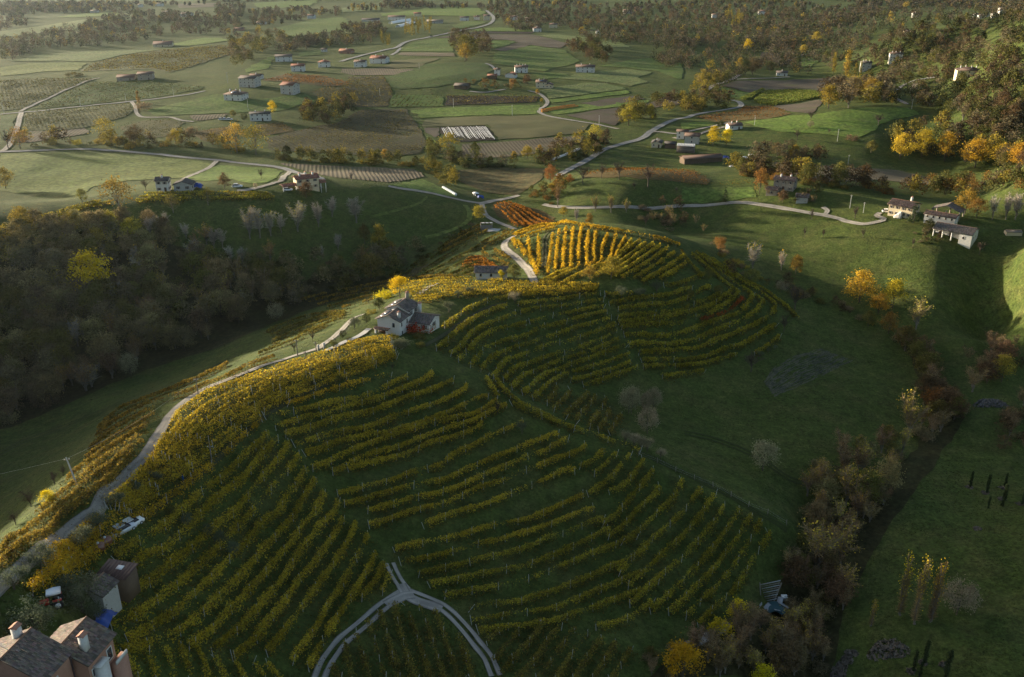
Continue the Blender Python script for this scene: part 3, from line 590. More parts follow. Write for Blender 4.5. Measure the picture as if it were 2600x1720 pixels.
BLOCKS = [
 # key, place, ordinal reference, palette, density, height, posts spacing (0 none), crop, rows
 ('ridge', 'golden vine row on the sunlit ridge', 'from the road', RIDGEP, 0.50, 1.65, 9, 'a', None),
 ('ridge_lower', 'golden vine row just below the rut track on the sunlit ridge', '', GOLDEN, 0.7, 1.5, 7, 'D', None),
 ('ridge_foot', 'yellow vine row among olive trees by the parked car', 'from the gravel road', GOLDEN, 1.0, 1.8, 9, 'c',
  [[(-150,480),(60,300),(250,150),(480,10)], [(-350,640),(-200,520),(0,350),(200,190)], [(-300,500),(-100,330),(60,180),(200,50)], [(-150,600),(0,490),(180,360),(400,190),(640,30)], [(-450,760),(-250,620),(-60,480)]]),
 ('front_left', 'vine row on the shaded hillside behind the tiled farmhouse', 'from the top', GOLD, 1.05, 1.8, 6, 'c',
  [[(345,420),(480,340),(660,230),(880,80),(960,10),(1080,-93),(1280,-260),(1480,-430),(1720,-650),(1790,-740)],
   [(215,760),(430,620),(600,440),(800,370),(950,240),(1050,150),(1150,50),(1400,-190),(1560,-310),(1700,-480),(1890,-690)],
   [(285,930),(500,760),(720,640),(850,520),(1050,370),(1240,200),(1420,60),(1600,-130),(1780,-360),(1900,-500),(2000,-640)],
   [(310,1080),(560,985),(750,840),(950,690),(1200,470),(1340,330),(1530,130),(1680,-30),(1850,-240),(2000,-400),(2091,-530)],
   [(470,1210),(700,1090),(900,970),(1130,760),(1290,610),(1430,450),(1600,290),(1750,110),(1900,0),(1960,-120),(2050,-230),(2160,-400)],
   [(430,1330),(640,1270),(850,1200),(1000,1110),(1180,960),(1350,800),(1560,590),(1720,400),(1900,210),(2050,30),(2120,-100),(2250,-300)],
   [(1040,1280),(1250,1140),(1420,960),(1540,840),(1720,640),(1900,430),(2037,280),(2117,150),(2240,10),(2330,-180)],
   [(1260,1320),(1420,1200),(1580,1060),(1720,900),(1900,690),(2117,370),(2277,160),(2340,90),(2420,10),(2460,-90)],
   [(1480,1370),(1700,1200),(1737,1120),(1907,920),(2087,660),(2217,520),(2397,260),(2510,80)],
   [(1790,1340),(2070,980),(2277,700),(2457,450),(2567,260),(2630,110)],
   [(2020,1420),(2257,1100),(2357,900),(2477,740),(2597,520),(2707,310),(2740,220)],
   [(2180,1480),(2397,1100),(2547,870),(2667,680),(2757,530),(2820,400)],
   [(2680,820),(2767,720),(2827,640),(2900,500)],
   [(2877,760),(2950,600)]]),
 ('corner', 'vine row at the bottom edge beside the pink farmhouse', 'from the farmhouse', GOLD, 0.8, 1.8, 5, 'c',
  [[(325,1200),(350,1400),(400,1600)], [(480,1350),(560,1600)], [(660,1310),(740,1600)], [(840,1310),(920,1600)], [(970,1260),(1070,1600)], [(1100,1250),(1170,1380),(1240,1600)], [(1270,1340),(1410,1600)], [(1460,1380),(1590,1600)], [(1640,1410),(1780,1600)], [(1790,1450),(1920,1600)]]),
 ('front_mid', 'bushy vine row on the middle terrace below the ridge', 'from the top', GOLD, 1.15, 1.7, 6, 'b',
  [[(60,590),(400,530),(830,440),(1130,350),(1400,215)], [(150,690),(400,610),(620,570),(900,480),(1150,410),(1350,330),(1540,250),(1640,180)], [(240,760),(480,700),(740,610),(1000,560),(1250,470),(1450,395),(1650,330),(1830,250)],
   [(340,860),(560,790),(830,730),(1100,670),(1300,590),(1500,520),(1750,440),(1930,340),(1960,290)], [(440,940),(700,850),(900,800),(1080,760),(1250,740),(1500,660),(1750,570),(1950,480),(2091,410),(2160,400)],
   [(500,1080),(740,980),(960,880),(1200,790),(1450,710),(1700,640),(1900,600),(2100,540),(2250,440)], [(690,1120),(850,1050),(1080,940),(1350,870),(1550,790),(1800,700),(2000,640),(2200,540),(2340,480)], [(840,1090),(1100,1020),(1400,950),(1600,850),(1830,790),(2050,710),(2110,650)]]),
 ('spur_crest', 'vine row following the crest of the grassy spur', 'from the track', OLIVEG, 1.0, 1.6, 8, 'e', [[(680,90),(780,150),(940,210),(1100,270),(1300,340),(1480,390),(1620,450),(1780,490),(1880,545)], [(430,-155),(490,-55),(535,20)], [(525,-135),(605,-35),(725,65),(845,135),(975,195),(1125,265),(1255,335)]]),
 ('front_right', 'vine row with pale posts above the forked track', 'from the top', GOLD, 1.0, 1.65, 5.5, 'e',
  [[(-978,946),(-718,886),(-438,816),(-298,756),(-18,686),(112,586),(373,456),(480,400),(640,330),(780,270)], [(-918,1046),(-568,956),(-218,866),(20,820),(270,710),(500,610),(760,510),(960,430),(1110,380)], [(-700,1110),(-470,1056),(-160,976),(40,930),(250,850),(520,730),(800,610),(960,560),(1200,430)],
   [(-680,1250),(-350,1140),(20,1050),(150,990),(360,890),(580,830),(760,750),(900,700),(1060,630),(1290,550),(1370,490)], [(-160,1250),(0,1180),(200,1110),(400,1060),(640,960),(820,890),(1000,810),(1200,720),(1270,740)],
   [(-440,1470),(-200,1420),(0,1390),(230,1330),(420,1270),(620,1230),(740,1210),(940,1150),(1150,1050),(1350,960)], [(-378,1600),(-150,1560),(0,1530),(350,1430),(560,1390),(700,1340),(830,1310),(1060,1230),(1260,1150),(1450,1090)]]),
 ('front_low', 'sparse vine row right of the forked track', 'from the top', OLIVEG, .85, 1.65, 5.5, 'f',
  [[(-218,590),(70,530),(200,500),(400,440),(600,400),(850,330),(1000,250),(1200,200),(1350,130),(1540,60)], [(-100,690),(170,640),(350,600),(560,560),(700,540),(900,480),(1100,400),(1300,310),(1600,160)], [(30,800),(300,750),(500,710),(620,700),(850,640),(1100,530),(1300,450),(1500,370),(1720,290),(1850,230)],
   [(250,920),(450,880),(700,860),(850,820),(1050,760),(1250,680),(1400,620),(1550,550),(1800,450),(1950,340)], [(290,1040),(430,1020),(620,980),(850,950),(1050,920),(1300,830),(1450,760),(1630,690),(1900,570)], [(360,1130),(640,1090),(800,1080),(1050,1040),(1280,960),(1420,920),(1600,850),(1850,760),(2060,660)], [(1470,1090),(1600,1070),(1800,1000),(2000,860)]]),
 ('spur_face', 'vine row slanting down from the spur towards the ruined shed', 'from the left', OLIVEG, .95, 1.65, 6, 'g',
  [[(-332,391),(-212,341),(-92,241)], [(-192,461),(-82,371),(18,271)], [(-242,651),(-122,571),(-22,491),(78,361),(148,281)], [(-42,631),(78,581),(158,501),(218,411),(278,331)], [(-120,940),(20,850),(130,720),(260,570),(370,430)], [(-60,1060),(80,960),(220,800),(360,680),(430,590)], [(60,1110),(200,1030),(300,940),(420,820),(560,690),(650,520)],
   [(40,1400),(160,1270),(320,1120),(450,1010),(550,920),(650,830),(740,700),(820,610)], [(130,1530),(360,1320),(480,1200),(620,1080),(720,980),(800,880),(880,760),(960,650)], [(150,1700),(300,1560),(500,1380),(650,1260),(780,1120),(900,990),(980,870),(1050,740)], [(350,1760),(560,1568),(750,1380),(900,1210),(1000,1080),(1110,920),(1190,800)],
   [(520,1780),(650,1660),(750,1560),(860,1450),(980,1320),(1040,1230),(1180,1060),(1220,970),(1300,860)], [(680,1820),(880,1620),(950,1560),(1080,1400),(1180,1260),(1270,1120),(1350,980),(1390,910)], [(800,1880),(1030,1660),(1150,1550),(1260,1370),(1350,1220),(1440,1090),(1480,1020)]]),
 ('arch', 'narrow vine row inside the arch of the gravel track', 'from the left', DULL, 0.85, 1.7, 4.5, 'd',
  [[(690,1470),(760,1600)], [(810,1260),(830,1400),(880,1600)], [(910,1170),(970,1340),(1040,1600)], [(1030,1030),(1080,1200),(1190,1600)], [(1140,950),(1200,1150),(1270,1400),(1330,1600)], [(1280,880),(1330,1120),(1400,1380),(1470,1600)], [(1380,850),(1430,1010),(1520,1280),(1620,1600)], [(1510,900),(1570,1010),(1650,1280),(1750,1600)], [(1660,940),(1730,1130),(1820,1400),(1910,1600)], [(1880,1170),(1960,1400),(2020,1600)]]),
 ('low_right', 'dull vine row ending at tall pale posts', 'from the left', DULL, 0.85, 1.7, 5, 'f',
  [[(440,1230),(560,1130)], [(500,1430),(600,1290),(690,1200),(740,1140)], [(540,1600),(700,1380),(800,1280),(900,1160),(960,1060)], [(720,1600),(900,1400),(1030,1200),(1140,1090)], [(910,1600),(1080,1380),(1200,1200),(1270,1110)], [(1090,1600),(1250,1340),(1390,1160)], [(1260,1600),(1420,1340),(1530,1200)], [(1440,1600),(1600,1340),(1660,1250)], [(1620,1600),(1800,1300)]]),
 ('terrace', 'vine row curving along the terraces of the shaded bowl', 'from the top', OLIVEG, 1.0, 1.6, 7, 'h',
  [[(255,480),(340,410),(450,330),(580,270),(700,230),(860,200)], [(180,690),(300,600),(450,460),(560,390),(700,330),(850,280)], [(950,270),(1100,250),(1300,230),(1500,200),(1740,170)], [(310,740),(400,680),(480,580),(600,490),(740,430),(930,360)], [(980,345),(1150,310),(1350,290),(1560,260),(1760,230)], [(390,800),(480,710),(580,600),(680,540),(800,500),(1030,450)], [(1070,440),(1250,390),(1450,350),(1640,310),(1760,300)],
   [(500,850),(600,740),(660,680),(790,630),(900,600),(1050,560),(1150,500),(1300,470),(1500,410),(1650,370),(1800,340)], [(600,890),(680,800),(780,740),(900,690),(1050,650),(1180,600),(1350,550),(1500,490),(1700,440),(1840,400)], [(720,960),(780,870),(850,800),(950,770),(1080,720),(1230,660),(1400,630),(1560,580),(1700,530),(1880,460)], [(820,990),(900,900),(1000,850),(1150,800),(1300,750),(1450,720),(1560,680),(1650,640),(1780,590),(1890,520)],
   [(900,1060),(990,960),(1080,920),(1200,870),(1370,800),(1500,760),(1650,710),(1800,650),(1910,600)], [(1000,1110),(1130,1000),(1200,940),(1370,880),(1480,830),(1620,790),(1800,720),(1970,660)], [(1100,1160),(1170,1090),(1250,1020),(1350,960),(1450,920),(1550,890),(1700,850),(1850,800),(2010,740)], [(1450,990),(1600,960),(1750,920),(1900,870),(2020,820)], [(1580,1040),(1720,1000),(1850,950),(2000,900),(2091,860)]]),
 ('bowl', 'thin vine row running down into the dark bowl', 'from the left', DULL, 0.8, 1.6, 7, 'h',
  [[(1230,1210),(1290,1130),(1320,1060)], [(1290,1270),(1380,1180),(1460,1080)], [(1400,1340),(1480,1240),(1560,1170),(1620,1110)], [(1500,1380),(1600,1260),(1690,1140)], [(1630,1440),(1720,1300),(1790,1170)], [(1720,1470),(1790,1360),(1820,1270)], [(1830,1490),(1890,1380),(1930,1320)]]),
 ('terrace_right', 'dense vine row curving round the right flank', 'from the top', OLIVEG, 1.25, 1.7, 12, 'i',
  [[(140,400),(230,405),(400,400)], [(700,320),(850,295),(1000,240),(1070,215)], [(180,490),(300,465),(500,435),(640,420),(800,390),(960,340)], [(260,540),(450,520),(560,500),(750,490),(900,440),(1000,390),(1130,330)], [(250,620),(400,600),(650,580),(850,560),(930,520),(1100,460),(1230,400)], [(260,670),(450,650),(650,620),(850,590),(1000,550),(1150,500),(1250,430),(1340,370)], [(290,715),(500,690),(700,680),(830,680),(960,630),(1130,580),(1200,530),(1300,480),(1410,380)],
   [(320,790),(520,790),(850,770),(1000,720),(1100,680),(1250,630),(1400,580),(1480,500),(1540,410)], [(360,880),(560,870),(850,860),(1000,830),(1150,760),(1300,700),(1450,640),(1560,560),(1640,460)], [(450,960),(650,940),(850,930),(1050,900),(1200,830),(1400,760),(1550,690),(1700,600),(1750,520)], [(490,1030),(700,1020),(950,1020),(1150,970),(1300,910),(1450,870),(1600,780),(1750,690)], [(500,1090),(700,1080),(900,1080),(1100,1050),(1250,1010),(1380,970)], [(1560,960),(1650,910),(1790,800)], [(680,1180),(850,1160),(1070,1130)]]),
 ('red_row', 'dark red vine row among the yellow rows of the right flank', '', REDV, 0.9, 1.5, 0, 'i', [[(1040,650),(1200,600),(1330,540),(1450,430)]]),
 ('flank', 'vine row running down the far right edge of the knoll', 'from the left', OLIVEG, 1.2, 1.7, 0, 'i',
  [[(860,0),(930,90),(1000,170),(1040,210)], [(960,20),(1150,180),(1290,300),(1420,390)], [(1000,0),(1200,160),(1350,280),(1520,390),(1640,460)], [(1060,20),(1280,180),(1450,290),(1600,370),(1760,500)], [(1140,60),(1340,190),(1500,290),(1650,360),(1800,470),(1960,620)]]),
 ('knoll', 'golden vine row standing on the green face of the knoll', 'from the road bend', GOLDEN, 1.15, 1.8, 0, 'j',
  [[(600,290),(640,390)], [(650,310),(740,460)], [(760,270),(790,480),(870,660)], [(870,240),(880,400),(880,590)], [(1030,240),(1000,450),(975,660)], [(1100,190),(1075,380),(1055,620)], [(1170,170),(1150,390),(1140,600)], [(1250,170),(1230,380),(1225,600)], [(1335,165),(1310,370),(1310,580)], [(1415,190),(1395,390),(1400,570)], [(1495,210),(1470,400),(1480,520),(1420,580)], [(1620,240),(1560,390),(1550,520),(1500,570)], [(1710,250),(1670,400),(1640,510),(1570,570)], [(1810,270),(1740,390),(1700,490)]]),
 ('knoll_fan', 'golden vine row fanning across the right knoll shoulder', 'from the left', GOLD, 1.1, 1.7, 0, 'j',
  [[(1090,635),(1000,700)], [(890,745),(1000,695),(1090,650),(1200,610)], [(1000,735),(1150,665),(1300,600)], [(1150,745),(1300,670),(1450,600),(1560,560)], [(1880,290),(1800,390),(1700,500)], [(1970,300),(1830,400),(1740,490),(1640,560)], [(2030,330),(1880,440),(1760,530),(1640,600),(1480,680)], [(2110,330),(1960,440),(1800,560),(1650,650)], [(2190,350),(2040,460),(1880,570),(1700,680)], [(2270,380),(2100,500),(1930,610),(1780,700)], [(2340,430),(2160,550),(2000,650),(1880,720)], [(2440,470),(2260,590),(2100,680),(1990,740)], [(2470,540),(2330,630),(2180,710)]]),
 ('knoll_crest', 'golden vine row along the knoll crest', 'from the back', GOLDEN, 1.2, 1.7, 0, 'j', [[(620,235),(750,180),(950,130),(1200,105),(1400,140),(1700,190),(1950,235),(2200,285),(2400,350)], [(610,255),(760,205),(950,155),(1080,135)], [(680,275),(850,215),(1050,165)]]),
 ('saddle', 'golden vine row on the saddle behind the white farmhouse', 'from the back', RIDGEP, 0.52, 1.7, 0, 'h', None),
 ('left_flank', 'vine row down the slope left of the bending road', 'from the left', AMBER, 0.95, 1.6, 0, 'j',
  [[(0,250),(240,140)], [(-140,360),(0,290),(250,175)], [(-180,430),(0,340),(200,250),(330,190)], [(150,400),(350,280),(560,190)], [(270,410),(330,350),(470,270),(620,195)], [(270,430),(400,490),(560,560)], [(400,400),(500,455),(600,510)]]),
 ('left_flank_orange', 'orange vine row above the long low barn', 'from the top', ORANGEV, 1.0, 1.5, 0, 'j', [[(100,500),(250,480),(330,520)], [(80,530),(250,510),(400,560)], [(60,560),(250,540),(440,590)], [(40,590),(250,570),(430,610)]]),
 ('left_dark', 'dark green vine row on the slope above the brook', 'from the brook', GREENV, 1.0, 1.5, 0, 'k',
  [[(1270,540),(1500,440),(1750,280),(1950,140),(2080,70)], [(1350,545),(1600,420),(1850,260),(2091,120)], [(1450,545),(1700,420),(1950,270),(2140,170)], [(1560,545),(1800,430),(2000,320),(2160,240)], [(1680,550),(1900,440),(2100,340)], [(1800,550),(2000,460),(2140,390)], [(1920,545),(2100,470)]]),
 ('left_strip', 'vine row in the upper strip beside the shaded meadow', 'from the top', AMBER, 0.9, 1.5, 0, 'k',
  [[(400,770),(700,690),(1000,630),(1300,575),(1500,545),(1900,530)], [(520,780),(800,705),(1100,650),(1350,605)], [(620,800),(900,720),(1200,665)], [(720,815),(950,755),(1170,705)], [(850,830),(1000,790),(1150,750)]]),
 ('left_band', 'dark vine row in the lower strip beside the shaded meadow', 'from the top', DULL, 1.0, 1.5, 0, 'k',
  [[(140,1050),(400,940),(650,880),(880,860)], [(180,1090),(430,980),(700,905),(890,880)], [(200,1140),(450,1030),(720,940),(880,905)], [(160,1200),(400,1100),(650,1000),(800,940)], [(60,1260),(330,1160),(520,1070),(700,990)]]),
 ('road_left', 'amber vine row on the slope left of the gravel road', 'from the meadow', AMBER, 0.95, 1.7, 0, 'a',
  [[(190,700),(300,590),(420,500),(560,450),(700,400),(900,320),(1100,240),(1250,170),(1400,90)], [(190,760),(330,640),(470,560),(640,480),(820,420),(1000,370),(1150,310),(1400,210),(1850,20)], [(110,900),(250,780),(400,680),(560,590),(720,510)], [(80,980),(250,850),(420,740),(600,640),(720,560)], [(-100,1180),(0,1090),(180,960),(350,850),(500,760),(640,680)], [(-400,1520),(-200,1360),(0,1190),(200,1020),(380,900),(560,780)], [(-740,1900),(-450,1640),(-200,1450),(0,1290),(200,1120),(400,960),(600,830)], [(-740,1990),(-450,1740),(-200,1560),(0,1400),(200,1240),(400,1060),(500,960)]]),
 ('left_hill', 'yellow vine row on the crest before the hill houses', 'from the back', OLIVEG, 1.1, 1.7, 0, '10',
  [[(1000,172),(1200,168),(1400,162),(1650,165),(1860,172)], [(960,195),(1200,190),(1450,180),(1700,180),(1880,185)], [(940,218),(1200,210),(1450,200),(1700,198),(1900,200)], [(240,345),(400,300),(560,250),(700,222)], [(330,345),(500,290),(620,255),(760,228)]]),
 ('red_block', 'rust red vine row beside the crossroads', 'from the road', ORANGEV, 1.0, 1.5, 0, '11',
  [[(1060,250),(1150,320),(1230,390)], [(1080,240),(1180,310),(1280,390)], [(1100,232),(1220,310),(1330,390)], [(1130,230),(1260,310),(1390,385)], [(1165,230),(1300,305),(1440,375)], [(1200,240),(1340,305),(1475,360)]]),
]
ORD = ['first', 'second', 'third', 'fourth', 'fifth', 'sixth', 'seventh', 'eighth', 'ninth', 'tenth', 'eleventh', 'twelfth', 'thirteenth', 'fourteenth', 'fifteenth', 'sixteenth', 'seventeenth', 'eighteenth']

def between(A, B, n):
    """n rows spread evenly between two traced photo lines, both included"""
    def res(L, m=24):
        L = np.array(L); s = np.concatenate([[0], np.cumsum(np.hypot(*np.diff(L, axis=0).T))]); u = np.linspace(0, s[-1], m)
        return np.stack([np.interp(u, s, L[:, 0]), np.interp(u, s, L[:, 1])], 1)
    a, b = res(A), res(B)
    return [(a + (b - a) * k / (n - 1)).tolist() for k in range(n)]

ridgeA = px('a', [(250,1420),(480,1230),(700,990),(800,810),(960,540),(1190,375),(1500,260),(1800,145),(2070,60)]) + px('k', [(640,1275),(900,1175),(1100,1125),(1300,1110)])
ridgeB = px('a', [(500,1480),(700,1340),(1050,1100),(1400,840),(1700,580),(1950,430)]) + px('b', [(650,265),(1000,150),(1290,20)])
ridgeL = px('a', [(600,1530),(850,1360),(980,1280),(1150,1130),(1350,970),(1450,880),(1600,740),(1740,610)]) 
ridgeM = px('b', [(250,470),(430,420),(700,330),(900,270),(1080,230),(1240,195)])
sadA = px('h', [(-140,80),(0,60),(200,35),(500,30),(900,55),(1100,75),(1400,70),(1720,90)])
sadB = px('h', [(-30,230),(120,230),(250,200),(500,180),(760,160),(1000,185),(1300,180),(1700,135)])

def vine_rows():
    jobs = []
    for key, place, ref, pal, dens, hgt, post, crop, rows in BLOCKS:
        if key == 'ridge': R = between(ridgeA, ridgeB, 10)
        elif key == 'ridge_lower': R = [ridgeL, ridgeM]
        elif key == 'saddle': R = between(sadA, sadB, 8)
        else: R = [px(crop, r) for r in rows]
        for k, r in enumerate(R): jobs.append((key, place, ref, pal, dens, hgt, post, k, len(R), r))
    allp = np.concatenate([np.array(j[9]) for j in jobs])
    W, T = cast(allp, 0.9); pos = 0
    post_me = bpy.data.meshes.new('post'); bm = bmesh.new()
    bmesh.ops.create_cone(bm, cap_ends=True, segments=4, radius1=0.055, radius2=0.05, depth=2.3)
    bmesh.ops.translate(bm, verts=bm.verts, vec=(0, 0, 1.15)); bm.to_mesh(post_me); bm.free(); post_me.materials.append(M_POST)
    rng = np.random.default_rng(5)
    for key, place, ref, pal, dens, hgt, post, k, n, r in jobs:
        w = W[pos:pos + len(r)]; pos += len(r)
        d = np.hypot(*w.mean(0)[:2]); dist = math.hypot(d, 100)
        Q, u = smooth_line(w, 0.5); L = u[-1]
        if L < 2: continue
        T = np.gradient(Q, axis=0); T /= np.linalg.norm(T, axis=1)[:, None] + 1e-9
        size = max(0.25, 0.0013 * dist)
        per = 195 * dens * (0.25 / size) ** 2
        m = int(per * L)
        s = rng.uniform(0, L, m)
        seed = int(rng.integers(1, 9999))
        gap = 0.66 + 0.62 * vnoise(s / 2.3, s * 0 + seed, 1) + 0.45 * vnoise(s / 8.0, s * 0 + seed, 2)
        keep = rng.uniform(0, 1, m) < np.clip(gap * 1.2 + 0.18 * (dens > 1), 0.06, 1); s = s[keep]; m = len(s)
        i = s / L * (len(Q) - 1); bx = np.interp(i, np.arange(len(Q)), Q[:, 0]); by = np.interp(i, np.arange(len(Q)), Q[:, 1])
        tx = np.interp(i, np.arange(len(Q)), T[:, 0]); ty = np.interp(i, np.arange(len(Q)), T[:, 1])
        bushy = 0.75 + 0.5 * np.clip(vnoise(s / 1.6, s * 0 + seed + 3, 8) + 0.3, 0, 1)
        lat = rng.normal(0, 0.34, m) * bushy
        hh = hgt * (0.42 + 0.62 * rng.beta(2.2, 1.6, m)) * (0.85 + 0.25 * bushy) - np.abs(lat) * 0.5
        x = bx - ty * lat; y = by + tx * lat
        fallen = rng.uniform(0, 1, m) < 0.20
        x = np.where(fallen, bx - ty * rng.normal(0, 1.0, m), x); y = np.where(fallen, by + tx * rng.normal(0, 1.0, m), y)
        z = height(x, y) + np.where(fallen, 0.12, hh)
        C = np.stack([x, y, z], 1)
        c0 = C.mean(0); c0[2] = float(height(c0[0], c0[1]))
        base = np.array([Q[len(Q) // 2][0], Q[len(Q) // 2][1], 0.0]); base[2] = float(height(base[0], base[1]))
        V, F = leaf_quads(C - base, size * rng.choice([.55, .8, 1.1, 1.6], m, p=[.3, .3, .28, .12]), rng)
        col = pick(pal, m, rng)
        patch = 1 + 0.28 * vnoise(s / 5.0, s * 0 + seed + 5, 9)
        col = col * patch[:, None]; col[fallen] = np.array([0.17, 0.13, 0.035]) * rng.uniform(.5, 1.1, (fallen.sum(), 1))
        side = ref if ref else ''
        lab = place if n == 1 else ('%s %s%s' % (ORD[k], place, (' ' + ref) if ref else ''))
        if key == 'ridge_lower': lab = ['golden vine row below the rut track, lower piece near the olive trees', 'thin golden vine row below the rut track, upper piece near the white farmhouse'][k]
        root = link('vine_row', None, loc=base, label=lab, cat='vine row', group=('rows: ' + place)[:60])
        link('foliage', mesh_np('foliage', V, F, [M_VINE], col), root)
        # stems: one bent stick per vine plus the fruiting cane along the wire
        st = np.arange(0.4, L, 1.3 if dist < 260 else 2.4); st = st + rng.uniform(-.15, .15, len(st)); i = np.clip(st / L, 0, 1) * (len(Q) - 1)
        x = np.interp(i, np.arange(len(Q)), Q[:, 0]); y = np.interp(i, np.arange(len(Q)), Q[:, 1]); g = height(x, y)
        tx = np.interp(i, np.arange(len(Q)), T[:, 0]); ty = np.interp(i, np.arange(len(Q)), T[:, 1])
        wd = 0.045 if dist < 260 else 0.07
        B = np.stack([x, y, g - 0.1], 1) - base
        kx = rng.normal(0, .12, len(st)); Tp = B + np.stack([tx * kx, ty * kx, np.full(len(st), hgt * 0.75)], 1)
        a = np.stack([tx * wd, ty * wd, 0 * tx], 1); bb = np.stack([-ty * wd, tx * wd, 0 * tx], 1)
        SV = np.stack([B - a, B + bb, B + a, Tp - a * .7, Tp + bb * .7, Tp + a * .7], 1).reshape(-1, 3); q = np.arange(len(st))[:, None] * 6
        SF = np.concatenate([q + np.array([[0, 1, 4, 3]]), q + np.array([[1, 2, 5, 4]]), q + np.array([[2, 0, 3, 5]])])
        sv = [SV]; sf = [SF]; o = len(SV)
        cq = Q[::2]; cz = height(cq[:, 0], cq[:, 1]) + hgt * 0.72; cc = np.concatenate([cq, cz[:, None]], 1) - base
        for dz in (0.0,):
            pv = np.stack([cc + [0, 0, .02], cc - [0, 0, .02]], 1).reshape(-1, 3); e = np.arange(len(cc) - 1) * 2
            sv.append(pv); sf.append(np.stack([e, e + 1, e + 3, e + 2], 1) + o); o += len(pv)
        so = link('vine_stems', mesh_np('vine_stems', np.concatenate(sv), np.concatenate(sf), [M_STEM]), root, kind='stuff')
        if post:
            cnt = max(2, int(L / post) + 1)
            for f in np.linspace(0, 1, cnt):
                f2 = min(1, max(0, f + (rng.uniform(-.01, .01) if 0 < f < 1 else 0)))
                ii = f2 * (len(Q) - 1); x = float(np.interp(ii, np.arange(len(Q)), Q[:, 0])); y = float(np.interp(ii, np.arange(len(Q)), Q[:, 1]))
                p = link('post', post_me, root, (x - base[0], y - base[1], float(height(x, y)) - base[2] - 0.15))
                lean = 0.06 if 0 < f < 1 else 0.22
                p.rotation_euler = (rng.normal(0, lean), rng.normal(0, lean), rng.uniform(0, 1.5)); p.scale = (1, 1, rng.uniform(.85, 1.08))
vine_rows()

# ---------------------------------------------------------------- trees
M_LEAF = mat_leaf('tree_leaves', 0.30, vary=0.22)
M_BARK = mat_plain('grey_bark', (0.085, 0.07, 0.055), 0.9, 0.35, 2)
M_PALEBARK = mat_plain('pale_bark', (0.17, 0.15, 0.125), 0.9, 0.3, 2)
M_TWIG = mat_leaf('fine_twigs', 0.05, vary=0.18)

def tube(pts, rad, sides=5):
    """tapered tube along pts"""
    pts = np.asarray(pts, float); n = len(pts); T = np.gradient(pts, axis=0); T /= np.linalg.norm(T, axis=1)[:, None] + 1e-9
    up = np.where(np.abs(T[:, 2:3]) > 0.9, [[1., 0, 0]], [[0, 0, 1.]]); A = np.cross(T, up); A /= np.linalg.norm(A, axis=1)[:, None] + 1e-9; B = np.cross(T, A)
    a = np.arange(sides) / sides * 2 * math.pi; rad = np.broadcast_to(np.asarray(rad, float), (n,))
    V = (pts[:, None] + rad[:, None, None] * (np.cos(a)[None, :, None] * A[:, None] + np.sin(a)[None, :, None] * B[:, None])).reshape(-1, 3)
    i = np.arange(n - 1)[:, None] * sides; j = np.arange(sides)[None]; k = (j + 1) % sides
    F = np.stack([i + j, i + k, i + sides + k, i + sides + j], -1).reshape(-1, 4)
    return V, F
def merge(parts):
    vs, fs, o = [], [], 0
    for V, F in parts:
        vs.append(V); fs.append(F + o); o += len(V)
    return np.concatenate(vs), np.concatenate(fs)

PAL = {
 'amber': [(0.50, 0.33, 0.03, .55), (0.38, 0.26, 0.04, .3), (0.20, 0.15, 0.04, .15)],
 'yellow': [(0.62, 0.44, 0.02, .6), (0.50, 0.36, 0.03, .3), (0.28, 0.22, 0.03, .1)],
 'gold': [(0.36, 0.265, 0.04, .5), (0.26, 0.20, 0.04, .3), (0.15, 0.13, 0.04, .2)],
 'orange': [(0.30, 0.165, 0.04, .5), (0.22, 0.13, 0.04, .3), (0.13, 0.09, 0.04, .2)],
 'russet': [(0.145, 0.095, 0.045, .5), (0.12, 0.085, 0.045, .3), (0.09, 0.07, 0.04, .2)],
 'olive': [(0.14, 0.13, 0.035, .5), (0.19, 0.165, 0.045, .25), (0.09, 0.09, 0.03, .25)],
 'brown': [(0.18, 0.145, 0.08, .5), (0.14, 0.115, 0.07, .3), (0.23, 0.175, 0.085, .2)],
 'dark': [(0.045, 0.055, 0.02, .5), (0.06, 0.065, 0.025, .3), (0.08, 0.07, 0.03, .2)],
 'grey': [(0.27, 0.24, 0.15, .5), (0.21, 0.19, 0.115, .3), (0.33, 0.29, 0.18, .2)],
 'dim': [(0.25, 0.205, 0.095, .5), (0.19, 0.165, 0.075, .3), (0.31, 0.245, 0.10, .2)],
 'silver': [(0.115, 0.13, 0.08, .5), (0.08, 0.095, 0.05, .3), (0.15, 0.16, 0.11, .2)],
 'conifer': [(0.034, 0.050, 0.022, .6), (0.05, 0.065, 0.028, .4)],
 'red': [(0.42, 0.07, 0.03, .6), (0.30, 0.09, 0.03, .4)],
}
